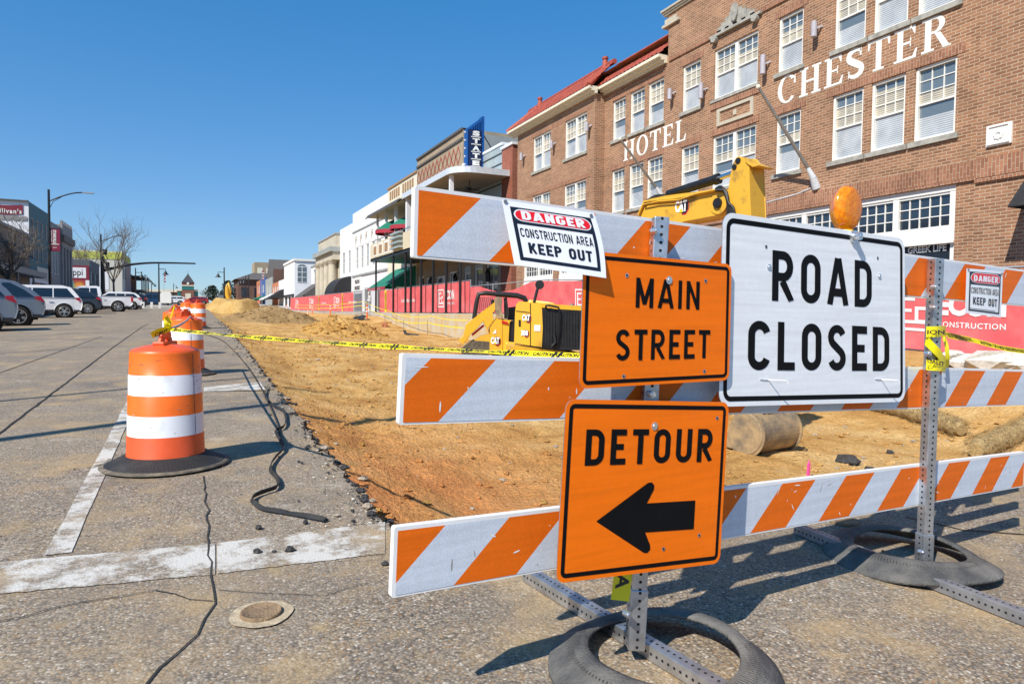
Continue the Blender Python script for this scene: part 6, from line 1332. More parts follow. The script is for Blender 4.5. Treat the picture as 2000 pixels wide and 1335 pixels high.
# ---------------- construction fence with red printed mesh, on the sidewalk
mat('red_mesh', (.62, .09, .1), .7, col2=(.7, .17, .17), scale=1.6, th=(.4, .7), detail=6); plain('mesh_white', (.8, .72, .72), .6); plain('fence_steel', (.5, .52, .54), .4, .6); mat('yellow_banner', (.85, .58, .03), .6)
def chain(mb, X, y0, y1, z0, z1, s=.16):
    y = y0 - (z1 - z0)
    while y < y1:
        a, b = max(y, y0), min(y + (z1 - z0), y1)
        if b > a: mb.beam((X, a, z0 + (a - y)), (X, b, z0 + (b - y)), .006, .006); mb.beam((X + .01, a, z1 - (a - y)), (X + .01, b, z1 - (b - y)), .006, .006)
        y += s
def fence(lab, y0, y1, h, mesh=True, logos=(), banners=(), sag_=0.0, X=13.4, h0=None, texts=()):
    t = thing('construction_fence', lab, 'fence', (X, y0, zs(y0)), 0, 'temporary fences along the sidewalk'); L_ = y1 - y0; n = max(2, int(L_/2.6)); mb = MB()
    for k in range(n + 1): y = y0 + L_*k/n; mb.cyl((X + .05, y, zs(y)), (X + .05, y, zs(y) + h + .08), .025, n=6)
    for zz in (.06, h + .05): mb.tube([(X + .05, y0 + L_*k/n, zs(y0 + L_*k/n) + zz) for k in range(n + 1)], .022, 6)
    mb.build('frame', 'fence_steel', t)
    if mesh:
        N_ = int(L_/.12); top = lambda y: zs(y) + h - sag_*max(0, sin(pi*min(1, max(0, (y - y0 - L_*.5)/(L_*.4))))); rows = []
        W = lambda y, v: X - .02 - .035*abs(sin(pi*(y - y0)*n/L_))*(.4 + v*.6) + .025*n1(y*2.3, v*2, 4)
        for j in range(9): v = j/8; rows.append([(W(y, v), y, (zs(y) + .04)*(1 - v) + top(y)*v) for y in [y0 + L_*i/N_ for i in range(N_ + 1)]])
        mb = MB(); sheet(mb, rows); mb.build('printed_mesh', 'red_mesh', t)
        G = lambda u, v, d=0: V((W(-u, v/h) - .012 - d, -u, (zs(-u) + .04)*(1 - v/h) + top(-u)*v/h))
        for y, s in logos:
            mb = MB(); L0 = h*.5 - s*.5
            def q(a, b, c, d): m_ = 6; mb.add([G(-y + (a + (b - a)*i/m_)*s, (L0 + c*s) if e == 0 else (L0 + d*s)) for e in (0, 1) for i in range(m_ + 1)], [(i, i + 1, m_ + 2 + i, m_ + 1 + i) for i in range(m_)])
            for r_ in ((0, 1, 0, .07), (0, 1, .93, 1), (0, .07, .07, .93), (.93, 1, .07, .36), (.93, 1, .64, .93), (.18, .28, .18, .82), (.28, .6, .74, .82), (.28, .52, .46, .54), (.28, .6, .18, .26), (.6, .69, .18, .6), (.69, .88, .18, .28), (.69, .88, .52, .6)): q(*r_)
            vs, fs, tw = text2d('ECON', .05); mb.add([G(-y + (1.14 + p[0]/tw*1.5)*s, L0 + (.42 + p[1]*.5)*s) for p in vs], fs)
            vs, fs, tw = text2d('CONSTRUCTION', .02, 1.15); mb.add([G(-y + (1.14 + p[0]/tw*1.5)*s, L0 + (.14 + p[1]*.13)*s) for p in vs], fs)
            mb.build('printed_logo', 'mesh_white', t)
        for y, tx in texts:
            mb = MB(); vs, fs, tw = text2d(tx, .03); mb.add([G(-y + p[0]/tw*3.4, h*.42 + p[1]*.2) for p in vs], fs); mb.build('printed_logo', 'mesh_white', t)
        for y in banners:
            mb = MB(); N2 = 6; mb.add([G(-y + a, h*k/N2, .02) for k in range(N2 + 1) for a in (0, .5)], [(2*k, 2*k + 1, 2*k + 3, 2*k + 2) for k in range(N2)])
            vs, fs, tw = text2d('CAUTION', .05); mb.add([G(-y + .12 + p[1]*.26, h*.12 + p[0]/tw*h*.76, .03) for p in vs], fs, 1); mb.build('banner', ['yellow_banner', 'black_paint'], t)
    else:
        mb = MB(); chain(mb, X + .05, y0, y1, zs(y0) + .08, zs(y0) + h, .2); mb.build('chain_link', 'fence_steel', t)
    return t
fence('red ECON banner fence at the right, below the brick wall', 2.0, 19.5, 1.62, logos=((9.75, .85),), X=13.4)
fence('sagging red banner fence in the middle, behind loader and excavator', 19.6, 34.4, 1.42, logos=((23.1, .8),), sag_=.35)
fence('red banner fence behind the slim black posts', 34.5, 54.5, 1.75, logos=((39.7, 1.1),), banners=(52.6,), texts=((47.9, 'CONSTRUCTION'),))
fence('bare chain link fence panels by the worker', 54.6, 64.5, 1.9, mesh=False)
fence('farthest red banner fence, before the white buildings', 64.6, 112, 1.85, logos=((74.5, 1.2), (92, 1.3), (106, 1.3)), banners=(70.0, 84.5), texts=((82.5, 'CONSTRUCTION'), (66.5, 'ECON')))
# ------------------------------------------------------------------ buildings on the left-hand side and across the far end
def LFc(X): return chart((X, 0, 0), (0, 1, 0), (0, 0, 1))
mat('teal_wall', (.07, .15, .17), .8, var=.1); mat('brown_wall', (.17, .14, .115), .85, var=.15, scale=2); mat('grey_stone', (.27, .26, .25), .8, var=.12, scale=1.5); mat('slate_wall', (.1, .11, .125), .8); mat('yellow_green', (.5, .52, .1), .8); mat('pink_wall', (.33, .22, .2), .8); mat('pale_wall', (.58, .55, .48), .8, var=.08)
plain('maroon', (.2, .015, .035), .6); plain('teal_glass', (.01, .17, .16), .15, spec=.8); mat('civic_brick', (.22, .095, .07), .8, var=.1); mat('spire_roof', (.045, .042, .05), .8); plain('sun_orange', (.8, .22, .02), .6); plain('sun_yellow', (.85, .5, .03), .6); plain('mural_red', (.4, .05, .05), .6); plain('mural_green', (.12, .25, .2), .6)
def lblock(name, lab, y0, y1, z1, depth, m, wins=(), X=-14.5, z0=0, wm=('grey_stone', 'glass', 'glass'), rev=.15, grid=(2, 1)):
    t = thing(name, lab, 'building', (X, (y0 + y1)/2, z0 + 1)); mb = MB(); F = LFc(X)
    wall_holes(mb, F, y0, y1, z0, z1, wins, rev); shell(mb, X, X - depth, y0, y1, z0, z1, 0, 1, facade=True); mb.build('wall', [m, 'shingle'], t)
    for w in wins: sash(t, F, *w, rev, grid, None, mats=wm, fw=.09)
    return t, F
t, F = lblock('brown_shop_row', 'long low brown building behind the silver car at the left', 22, 79.0, 8.3, 14, 'brown_wall', [(30 + 8*k, 35 + 8*k, 1.2, 3.9) for k in range(6)])
part(t, 'fascia', 'grey_stone', lambda mb: (slab(mb, F, 22, 79, 4.2, 4.7, -.02, 1.4), slab(mb, F, 22, 79, 8.1, 8.35, -.2, .15)))
for k in range(9): part(t, 'canopy_post', 'grey_stone', lambda mb: mb.cyl((-13.3, 26 + 6*k, .5), (-13.3, 26 + 6*k, 4.2), .09, n=8))
part(t, 'awning', 'awning_black', lambda mb: mb.add([(-14.4, 70, 7.0), (-14.4, 73, 7.0), (-12.9, 73, 5.6), (-12.9, 70, 5.6)], [(0, 1, 2, 3)]))
t, F = lblock('teal_building', 'tall teal-fronted building with white side wall and painted maroon banner', 79.0, 89.0, 11.45, 45, 'white_wall', [(80 + 2.2*k, 81.1 + 2.2*k, z, z + 1.5) for k in range(4) for z in (8.6, 6.0)])
part(t, 'street_front', 'teal_wall', lambda mb: wall_holes(mb, chart((-14.47, 0, 0), (0, 1, 0), (0, 0, 1)), 79, 89, 4.6, 11.5, [(80 + 2.2*k, 81.1 + 2.2*k, z, z + 1.5) for k in range(4) for z in (8.6, 6.0)], .03))
part(t, 'roof_edge', 'shingle', lambda mb: mb.box((-37, 78.95, 11.5), (45, .3, .14)))
part(t, 'shop_sign', 'pale_wall', lambda mb: slab(mb, F, 82, 88, 4.3, 5.5, 0, .1)); part(t, 'shop_window', 'glass', lambda mb: slab(mb, F, 80, 88.5, 1.4, 3.9, 0, .05))
G = chart((0, 78.98, 0), (1, 0, 0), (0, 0, 1)); a, b = onY(-32, 414, 78.98), onY(45, 412, 78.98)
def ban(mb):
    n = 10
    for k in range(n): u0, u1 = a.x + (b.x - a.x)*k/n, a.x + (b.x - a.x)*(k + 1)/n; h = lambda u: .12*((u - a.x)/(b.x - a.x) - .5)**2*4; mb.poly([G(u0, b.z - .45 + h(u0), .03), G(u1, b.z - .45 + h(u1), .03), G(u1, b.z + .45 + h(u1), .03), G(u0, b.z + .45 + h(u0), .03)], 0)
    ta, tb = onY(-16, 417, 78.98), onY(42.5, 417, 78.98); put_text(mb, "Sullivan's", G, ta.x, tb.z - .05, .44, tb.x - ta.x, 1, .03, 1.25, align='l', dn=.06)
    q = onY(17, 425, 78.98)
    for k in range(5): mb.poly([G(q.x - 1.5 + .6*k, q.z - .25 + .05*(k % 2), .03), G(q.x - .95 + .6*k, q.z - .25 + .05*((k + 1) % 2), .03), G(q.x - .95 + .6*k, q.z + .2, .03), G(q.x - 1.5 + .6*k, q.z + .2, .03)], 2)
part(t, 'painted_banner', ['maroon', 'letter_paint', 'grey_stone'], ban)
t, F = lblock('grey_stone_annex', 'grey stone building with tall windows between teal front and columns', 89.0, 95.4, 10.9, 14, 'grey_stone', [(90 + 1.7*k, 91.1 + 1.7*k, 5.2, 8.2) for k in range(3)], wm=('white_trim', 'sky_glass', 'sky_glass'))
t, F = lblock('grey_bank', 'grey bank front with pilasters and a heavy projecting cornice', 95.4, 102.6, 11.2, 16, 'grey_stone', [(96.5 + 2.1*k, 97.3 + 2.1*k, 3, 8) for k in range(3)])
for k in range(4): part(t, 'pilaster', 'grey_stone', lambda mb: slab(mb, F, 95.4 + 2.1*k, 96.2 + 2.1*k, 1, 8.6, -.02, .22))
part(t, 'cornice', ['grey_stone', 'brown_wall'], lambda mb: (slab(mb, F, 95.2, 102.7, 8.6, 9.2, -.02, .25), slab(mb, F, 95.0, 102.8, 9.2, 10.0, -.02, .5, 1), slab(mb, F, 95.4, 102.6, 10.0, 11.3, -.02, .25), [slab(mb, F, 95.6 + 1.1*k, 96.1 + 1.1*k, 11.3, 11.7, -.02, .2) for k in range(7)]))
t, F = lblock('slate_building', 'dark slate building with a white mural board and a sunflower', 119.8, 131, 8.7, 14, 'slate_wall', [(121, 124, 5.2, 7), (126, 129, 5.2, 7)]); awn(t, 120, 130.5, 2.9, 5.0, 2.6, 'awning_black', X=-14.5, sgn=-1)
G = chart((0, 119.75, 0), (1, 0, 0), (0, 0, 1)); m0, m1 = onY(137, 546, 119.75), onY(174, 519, 119.75)
def mural(mb):
    slab(mb, G, m0.x - 2.5, m1.x, m0.z, m1.z, 0, .06, 1); slab(mb, G, m0.x - 2.4, m1.x - .4, m0.z + .3, m1.z - .3, .06, .08, 0)
    qa, qb = onY(139, 537, 119.75), onY(161.5, 537, 119.75); put_text(mb, 'ippi', G, qa.x, qa.z, .95, qb.x - qa.x, 2, 0, align='l', dn=.1)
part(t, 'mural_board', ['white_wall', 'maroon', 'black_paint', 'grey_wall'], mural)
def flower(mb):
    z0 = m0.z - 1.5; slab(mb, G, m0.x - 2.5, m1.x - .5, z0, m0.z - .02, 0, .05, 3); slab(mb, G, m1.x - .48, m1.x, z0, m0.z - .02, 0, .05, 4); cx, cz = m1.x - 1.3, z0 + .55
    for k in range(16): a = 2*pi*k/16; mb.poly([G(cx + .3*cos(a - .2), cz + .3*sin(a - .2), .06), G(cx + .95*cos(a), min(m0.z - .05, max(z0 + .02, cz + .95*sin(a))), .062 + .001*(k % 2)), G(cx + .3*cos(a + .2), cz + .3*sin(a + .2), .06)], 1)
    mb.poly([G(cx + .36*cos(2*pi*k/14), cz + .36*sin(2*pi*k/14), .068) for k in range(14)], 0)
    mb.poly([G(m0.x - .6, z0, .06), G(m0.x + .9, z0, .06), G(m0.x + .4, z0 + 1.4, .06), G(m0.x - .3, z0 + 1.2, .06)], 2)
part(t, 'flower_mural', ['sun_orange', 'sun_yellow', 'mural_green', 'mural_red', 'white_wall'], flower)
t, F = lblock('yellow_topped_building', 'cream building with a yellow-green band under its roof edge', 169, 190, 13.8, 40, 'pale_wall', [(171 + 4*k, 173 + 4*k, 8, 10.5) for k in range(4)])
part(t, 'colour_band', 'yellow_green', lambda mb: (mb.box((-34, 168.97, 12.8), (39, .1, 1.5)), slab(mb, F, 169, 190, 12.2, 13.5, 0, .06))); part(t, 'street_front', 'pink_wall', lambda mb: slab(mb, F, 176, 190, 3, 12.2, 0, .06)); part(t, 'side_panel', 'white_wall', lambda mb: mb.box((-24, 168.97, 8), (14, .08, 5)))
t, F = lblock('balcony_building', 'brown low building with dark upper balcony beside the street lamps', 196, 222, 10.6, 14, 'dark_brick', [(198 + 5*k, 200.5 + 5*k, 6.5, 9) for k in range(5)], X=-15.5); part(t, 'balcony_roof', 'black_paint', lambda mb: (mb.box((-14.0, 209, 9.8), (3.4, 26, .3)), mb.box((-14.0, 209, 6.3), (3.4, 26, .3)), [mb.cyl((-12.5, 197 + 6*k, 3), (-12.5, 197 + 6*k, 9.8), .12, n=6) for k in range(5)])); part(t, 'gable', 'cream_wall', lambda mb: mb.add([(-15.4, 222, 10.5), (-25, 222, 10.5), (-20, 222, 13), (-15.4, 200, 10.5), (-25, 200, 10.5), (-20, 200, 13)], [(0, 1, 2), (0, 2, 5, 3), (1, 2, 5, 4), (3, 4, 5)]))
t, F = lblock('brick_shop', 'distant brick shop past the dark balcony on the left', 226, 262, 9.8, 14, 'civic_brick', [(228 + 7*k, 231 + 7*k, 6, 8.5) for k in range(5)], X=-18.5)
# city hall with its clock tower closing the street
YH = 330; t = thing('city_hall', 'brick city hall with a pointed clock tower at the end of the street', 'building', (-3.3, YH, 5)); o = lambda px, py: onY(px, py, YH)
H = chart((0, YH, 0), (1, 0, 0), (0, 0, 1)); X = lambda px: o(px, 570).x; Zp = lambda py: o(367, py).z
mb = MB(); mb.span((X(285), YH, 4), (X(356), YH + 20, Zp(570))); mb.span((X(346), YH - 1, 4), (X(387), YH + 20, Zp(568))); mb.span((X(355.5), YH - 2, 4), (X(379), YH + 6, Zp(552))); mb.build('wall', 'civic_brick', t)
mb = MB(); slab(mb, H, X(283), X(357), Zp(571), Zp(566), -1, .5); slab(mb, H, X(345), X(388), Zp(568.5), Zp(565), -1, 1.4); slab(mb, H, X(355), X(379.5), Zp(559), Zp(557), -1, 2.3); slab(mb, H, X(362), X(373), Zp(585), Zp(573), -1, 2.2); mb.build('stone_band', 'cream_wall', t)
mb = MB(); cx, hw = X(367.3), (X(380) - X(354.6))/2; z0, z1 = Zp(552), Zp(533.5); b4 = [(cx - hw, YH - 2.3), (cx + hw, YH - 2.3), (cx + hw, YH + 6.3), (cx - hw, YH + 6.3)]; mb.add([(x, y, z0) for x, y in b4] + [(cx, YH + 2, z1)], [(0, 1, 4), (1, 2, 4), (2, 3, 4), (3, 0, 4)]); mb.cyl((cx, YH + 2, z1 - .3), (cx, YH + 2, z1 + 1.2), .12, .02, 6); mb.build('spire', 'spire_roof', t)
for q in ((355.8, 378.8, 565.5, 559.5, 1, 2.1), (347, 353, 586, 569, 0, 1.1), (380, 386.5, 586, 569, 0, 1.1), (320, 345, 585, 576.5, -.5, .1)): mb = MB(); slab(mb, H, X(q[0]), X(q[1]), Zp(q[2]), Zp(q[3]), q[4], q[5]); mb.build('window', 'teal_glass', t)
mb = MB(); mb.cyl((cx, YH - 2.05, Zp(553.7)), (cx, YH - 2.3, Zp(553.7)), .5, n=18); mb.build('clock_face', 'letter_paint', t)
# far tree line and hills of the town
mat('tree_dark', (.02, .035, .018), .9, var=.5, scale=.6, detail=8)
def evergreen(x, y, h, w, lab):
    t = thing('evergreen_tree', lab, 'tree', (x, y, gY(y)), 0, 'dark trees at the far end'); mb = MB(); mb.cyl((0, 0, 0), (0, 0, h*.6), .2, .1, 6); mb.build('trunk', 'brown_wall', t, local=True); mb = MB()
    for i in range(700):
        a = random.random()*2*pi; z = h*(.15 + .85*random.random()); r = w*(1 - ((z/h - .45)/.62)**2)*sqrt(random.random())*(.75 + .4*n1(a*2, z, x)); s = .22 + .2*random.random(); p = V((r*cos(a), r*sin(a), z)); u = V((random.gauss(0, 1), random.gauss(0, 1), random.gauss(0, .6))).normalized()*s; v = u.orthogonal().normalized()*s*.7; mb.add([p - u, p + v, p + u, p - v], [(0, 1, 2, 3)])
    mb.build('crown', 'tree_dark', t, local=True)
evergreen(9.5, 246, 7.5, 3.2, 'dark evergreen behind the distant excavator, nearest the dark block'); evergreen(5.0, 262, 6.0, 3.2, 'dark evergreen left of the distant excavator')

# ------------------------------------------------------------------ street lamps, signals, poles
plain('lamp_black', (.012, .012, .014), .4); plain('lamp_head', (.45, .46, .47), .4, .4); mat('banner_cloth', (.24, .012, .05), .7)
def cobra(lab, x, y, h, arm, banner=False):
    t = thing('street_lamp', lab, 'street lamp', (x, y, gY(y) + .15), 0, 'tall curved-arm street lamps'); mb = MB(); mb.cyl((0, 0, 0), (0, 0, h), .13, .09, 10); mb.cyl((0, 0, 0), (0, 0, .8), .2, .16, 10); mb.build('pole', 'lamp_black', t, local=True)
    mb = MB(); pts = [V((0, 0, h - 1.0))] + [V((arm*sin(R(a)), 0, h - 1.0 + 1.0*(1 - cos(R(a))))) if 0 else V((arm*.85*k/8, 0, h - 1.0 + .95*sin(pi/2*k/8))) for k, a in enumerate(range(0, 90, 10))]; mb.tube(pts, .055, 6); mb.tube([V((0, 0, h - 1.7)), V((arm*.1, 0, h - 1.0)), V((arm*.3, 0, h - .55))], .03, 5); mb.build('arm', 'lamp_black', t, local=True)
    mb = MB(); mb.box((arm*.93, 0, h - .05), (.9, .3, .1)); mb.build('lamp_head', 'lamp_head', t, local=True)
    if banner:
        bt = thing('street_banner', 'maroon street banner with white lettering hanging from the tall lamp', 'banner', (x, y, gY(y) + .15 + h*.5)); G = chart((x, y - .02, gY(y) + .15), (1, 0, 0), (0, 0, 1)); b0, b1 = onY(100, 490, y - .02), onY(117, 447, y - .02); z0, z1 = b0.z - gY(y) - .15, b1.z - gY(y) - .15; w0, w1 = b0.x - x - .1, b1.x - x
        mb = MB(); slab(mb, G, w0, w1, z0, z1, -.01, .01); wd = w1 - w0
        vs, fs, tw = text2d('STARKVILLE', .05); mb.add([G(w0 + wd*(.34 + p[1]*.3), z1 - .12 - p[0]/tw*1.25*(z1 - z0)/2, .03) for p in vs], fs, 1)
        vs, fs, tw = text2d('MAIN STREET', .02); mb.add([G(w0 + wd*(.16 + p[1]*.1), z1 - .15 - p[0]/tw*1.1*(z1 - z0)/2, .03) for p in vs], fs, 1)
        put_text(mb, 'MISSISSIPPI', G, w0 + wd/2, z0 + (z1 - z0)*.28, .09, wd*.8, 1, .04, dn=.03); put_text(mb, 'CITY', G, w0 + wd/2, z0 + (z1 - z0)*.13, .09, wd*.4, 1, .04, dn=.03)
        mb.build('cloth', ['banner_cloth', 'letter_paint'], bt); mb = MB(); mb.beam(G(0, z1, 0), G(w1, z1, 0), .04, .04); mb.beam(G(0, z0, 0), G(w1, z0, 0), .04, .04); mb.build('bracket', 'lamp_black', bt)
    return t
b = onX(95, 370, -11.4); cobra('tall curved-arm street lamp carrying the maroon banner', -11.4, b.y, b.z - gY(b.y) - .15, 3.1, True)
b2 = onX(197, 457, -11.4); cobra('tall curved-arm street lamp behind the bare tree, without banner', -11.4, b2.y, b2.z - gY(b2.y) - .15, 3.0)
# shadows across the road come from unseen utility poles left of the frame, set below
# traffic signal with a long bent mast arm
ya = 104; s0, s1, s2, s3 = onY(200, 500, ya), onY(203, 528, ya), onY(262, 515, ya), onY(382, 514.5, ya)
t = thing('traffic_signal', 'black traffic signal pole with a long arm reaching over the street', 'traffic signal', (s0.x, ya, gY(ya))); mb = MB(); mb.cyl((s0.x, ya, gY(ya)), s0, .3, .22, 10); mb.build('pole', 'lamp_black', t)
mb = MB(); mb.tube(smooth([s1, s1.lerp(s2, .5) + V((0, 0, .05)), s2 + V((0, 0, -.05)), s2.lerp(s3, .35) + V((0, 0, .12)), s3], 5), [.2 - .1*i/20 for i in range(21)], 8); mb.build('mast_arm', 'lamp_black', t)
q = onY(205, 492, ya); mb = MB(); mb.box(q, (.5, .45, .7)); mb.cyl(q + V((0, 0, -.2)), q + V((.3, 0, -.9)), .06, n=6); q2 = onY(210, 520, ya); mb.box(q2, (.45, .4, 1.1), 0); mb.tube([q2, s0], .05, 5); mb.build('signal_head', 'lamp_black', t, bevel=.1)
# lantern lamps
def lantern(lab, px, y, left=False, first=None, h=5.3):
    p = onY(px, 560, y); t = thing('lantern_lamp', lab, 'street lamp', (p.x, y, gY(y)), 0, 'black lantern street lamps along the street'); s = -1 if left else 1; mb = MB()
    mb.cyl((0, 0, 0), (0, 0, h), .1, .07, 8); mb.cyl((0, 0, 0), (0, 0, .5), .17, .14, 8); mb.build('pole', 'lamp_black', t, local=True); mb = MB(); mb.tube([(0, 0, h - .65), (s*.75, 0, h - .65), (s*.75, 0, h - .9)], .04, 6); mb.build('bracket', 'lamp_black', t, local=True)
    mb = MB(); mb.lathe([(.05, h - .85), (.12, h - .95), (.2, h - 1.15), (.36, h - 1.3), (.36, h - 1.34), (.05, h - 1.36)], 12, o=(s*.75, 0, 0)); mb.build('lantern', 'lamp_black', t, local=True); return t
zt = lambda py: py
for px, py, lab, lf in ((265, 523, 'lantern lamp nearest on the left, at the front of the row of five', 0), (277, 530, 'second lantern lamp in the left row of five', 0), (283.5, 536, 'third lantern lamp in the left row of five', 0), (290, 543, 'fourth lantern lamp in the left row of five', 0), (296, 548, 'last and smallest lantern lamp in the left row of five', 0), (310.5, 515, 'tallest lantern lamp, its top touching the signal arm', 0), (339, 553, 'small lantern lamp before the city hall tower', 0), (438, 522, 'lantern lamp above the tan dirt heap, lantern on its left', 1), (406.5, 557, 'slim distant lantern lamp right of city hall', 1), (402, 562, 'shortest lantern lamp right of city hall, lantern on its left', 1), (475, 541, 'black lamp pole nearest the far dark brick block', 1), (480, 538, 'middle black lamp pole before the far dark brick block', 1), (486, 537, 'right black lamp pole before the far dark brick block', 1), (457, 550, 'distant lantern lamp right of the far excavator arm', 1)):
    # distance from the height of the pole in the photograph
    lo, hi = 20.0, 320.0
    for _ in range(40):
        md = (lo + hi)/2; p = onY(px, py, md)
        if p.z - gY(md) > 5.3: hi = md
        else: lo = md
    lantern(lab, px, lo, bool(lf))
# off-frame pole whose shadow crosses the road
sa, sb = onG(0, 858), onG(535, 832); dv = V((sb.x - sa.x, sb.y - sa.y)).normalized()
for k, (px, py, dist, h) in enumerate(((0, 858, 6.5, 15.5), (0, 783, 7.5, 12.0))):
    g = onG(px, py); bx = g.x - cos(SUN_AZ)*dist; by = g.y - sin(SUN_AZ)*dist
    t = thing('utility_pole', ('wooden utility pole left of the frame, its shadow crossing the drum', 'farther utility pole left of the frame, its thin shadow behind the drum')[k], 'pole', (bx, by, zr(bx, by))); mb = MB(); mb.cyl((0, 0, 0), (0, 0, h), .1 if k == 0 else .06, .075 if k == 0 else .045, 10); mb.build('pole', 'brown_wall', t, local=True)
a, b = onY(143, 447, 104), onY(206, 492, 104); mb = MB(); mb.tube(sag(a, b, 8, .8), .02, 4); tag(mb.build('overhead_wire', 'lamp_black'), 'thin overhead wire from the grey bank to the signal pole', 'wire')
# flags
def flag(lab, px, py, y, h):
    p = onY(px, py, y); t = thing('flag_pole', lab, 'flag', (p.x, y, gY(y)), 0, 'far flags'); mb = MB(); mb.cyl((0, 0, 0), (0, 0, p.z - gY(y)), .07, .04, 6); mb.build('pole', 'fence_steel', t, local=True); mb = MB(); z = p.z - gY(y)
    n = 7
    for k in range(n): mb.add([(.05, 0, z - h*k/n), (.55 + .1*sin(k), .05, z - h*k/n - .25), (.55 + .1*sin(k + 1), .05, z - h*(k + 1)/n - .25), (.05, 0, z - h*(k + 1)/n)], [(0, 1, 2, 3)], k % 2)
    mb.build('cloth', ['awning_red', 'letter_paint'], t, local=True)
flag('limp striped flag on a white pole before city hall', 320, 531, 250, 3.2); flag('limp flag rising above the blue shop front', 511.5, 528, 190, 2.4)
# white bollards
for k, px in enumerate((280, 296.5, 312.5)):
    g = onG(px, 604.5); g = onY(px, 604, 75); mb = MB(); mb.span((g.x - .11, g.y - .11, gY(75)), (g.x + .11, g.y + .11, gY(75) + .62)); tag(mb.build('bollard', 'white_trim', bevel=.02), ('white square bollard nearest the last white parked car', 'middle white square bollard before the blue car', 'white square bollard at the foot of the tallest lantern lamp')[k], 'bollard', 'white bollards at the crossing')
mb = MB(); g = onY(324, 600, 72); mb.add([(g.x - 3.6, 76, gY(76) + .2), (g.x + .9, 76, gY(76) + .2), (g.x + .9, 76, gY(76) - .3), (g.x - 3.6, 76, gY(76) - .3), (g.x + .9, 90, gY(90) + .2), (g.x - 3.6, 90, gY(90) + .2)], [(0, 1, 2, 3), (0, 1, 4, 5)]); tag(mb.build('kerb', 'concrete'), kind='structure')
# ------------------------------------------------------------------ bare trees
mat('bark', (.16, .13, .1), .9, var=.3, scale=6)
def bare_tree(lab, x, y, h, seed, spread=.5, n0=5, crown=1.0, thick=.13):
    rnd = random.Random(seed); t = thing('bare_tree', lab, 'tree', (x, y, gY(y) + .1), 0, 'leafless street trees'); tr = MB(); cr = MB(); th = h*.3
    tr.tube([(0, 0, 0), (.03, 0, th*.5), (-.02, .03, th)], [thick, thick*.8, thick*.7], 8); tr.build('trunk', 'bark', t, local=True)
    def grow(p, d, L_, r, lv):
        pts = [p]; q = V(p); dd = V(d)
        for _ in range(3): dd = (dd + V((rnd.gauss(0, .14), rnd.gauss(0, .14), rnd.gauss(.06, .1)))).normalized(); q = q + dd*L_/3; pts.append(V(q))
        cr.tube(pts, [r, r*.85, r*.7, r*.55], 5 if lv < 2 else 3, caps=False)
        if lv >= 4: return
        for k in range(3 if lv < 3 else 3):
            b = pts[rnd.choice((1, 2, 3, 3))]; nd = (dd + V((rnd.gauss(0, spread), rnd.gauss(0, spread), rnd.gauss(.15, .3)))).normalized(); grow(b, nd, L_*rnd.uniform(.6, .82), r*.58, lv + 1)
    for k in range(n0): a = 2*pi*k/n0 + rnd.random(); grow(V((0, 0, th*(.75 + .25*rnd.random()))), V((cos(a)*spread*1.1, sin(a)*spread*1.1, 1)).normalized(), h*.27*crown, thick*.5, 0)
    cr.build('crown', 'bark', t, local=True)
g = onX(17, 548, -12.3); bare_tree('spreading bare tree before the brown building at the far left', -12.3, g.y, 8.2, 3, .85, 8, 1.0, .17)
g = onY(222, 570, 92); bare_tree('tall upright bare tree in front of the cream building', g.x, 92, 10.5, 11, .42, 6, 1.05, .14)
g = onY(158, 500, 150); bare_tree('bare treetop showing above the slate building', g.x, 150, 15.5, 21, .55, 6, .8, .25)
g = onY(398, 590, 300); bare_tree('small bare tree far off between city hall and the tan heap', g.x, 300, 5.5, 31, .6, 5, .9, .1)
g = onY(418, 590, 290); bare_tree('bare bushy tree far off beside the tan heap', g.x, 290, 6.5, 41, .7, 6, .9, .1)
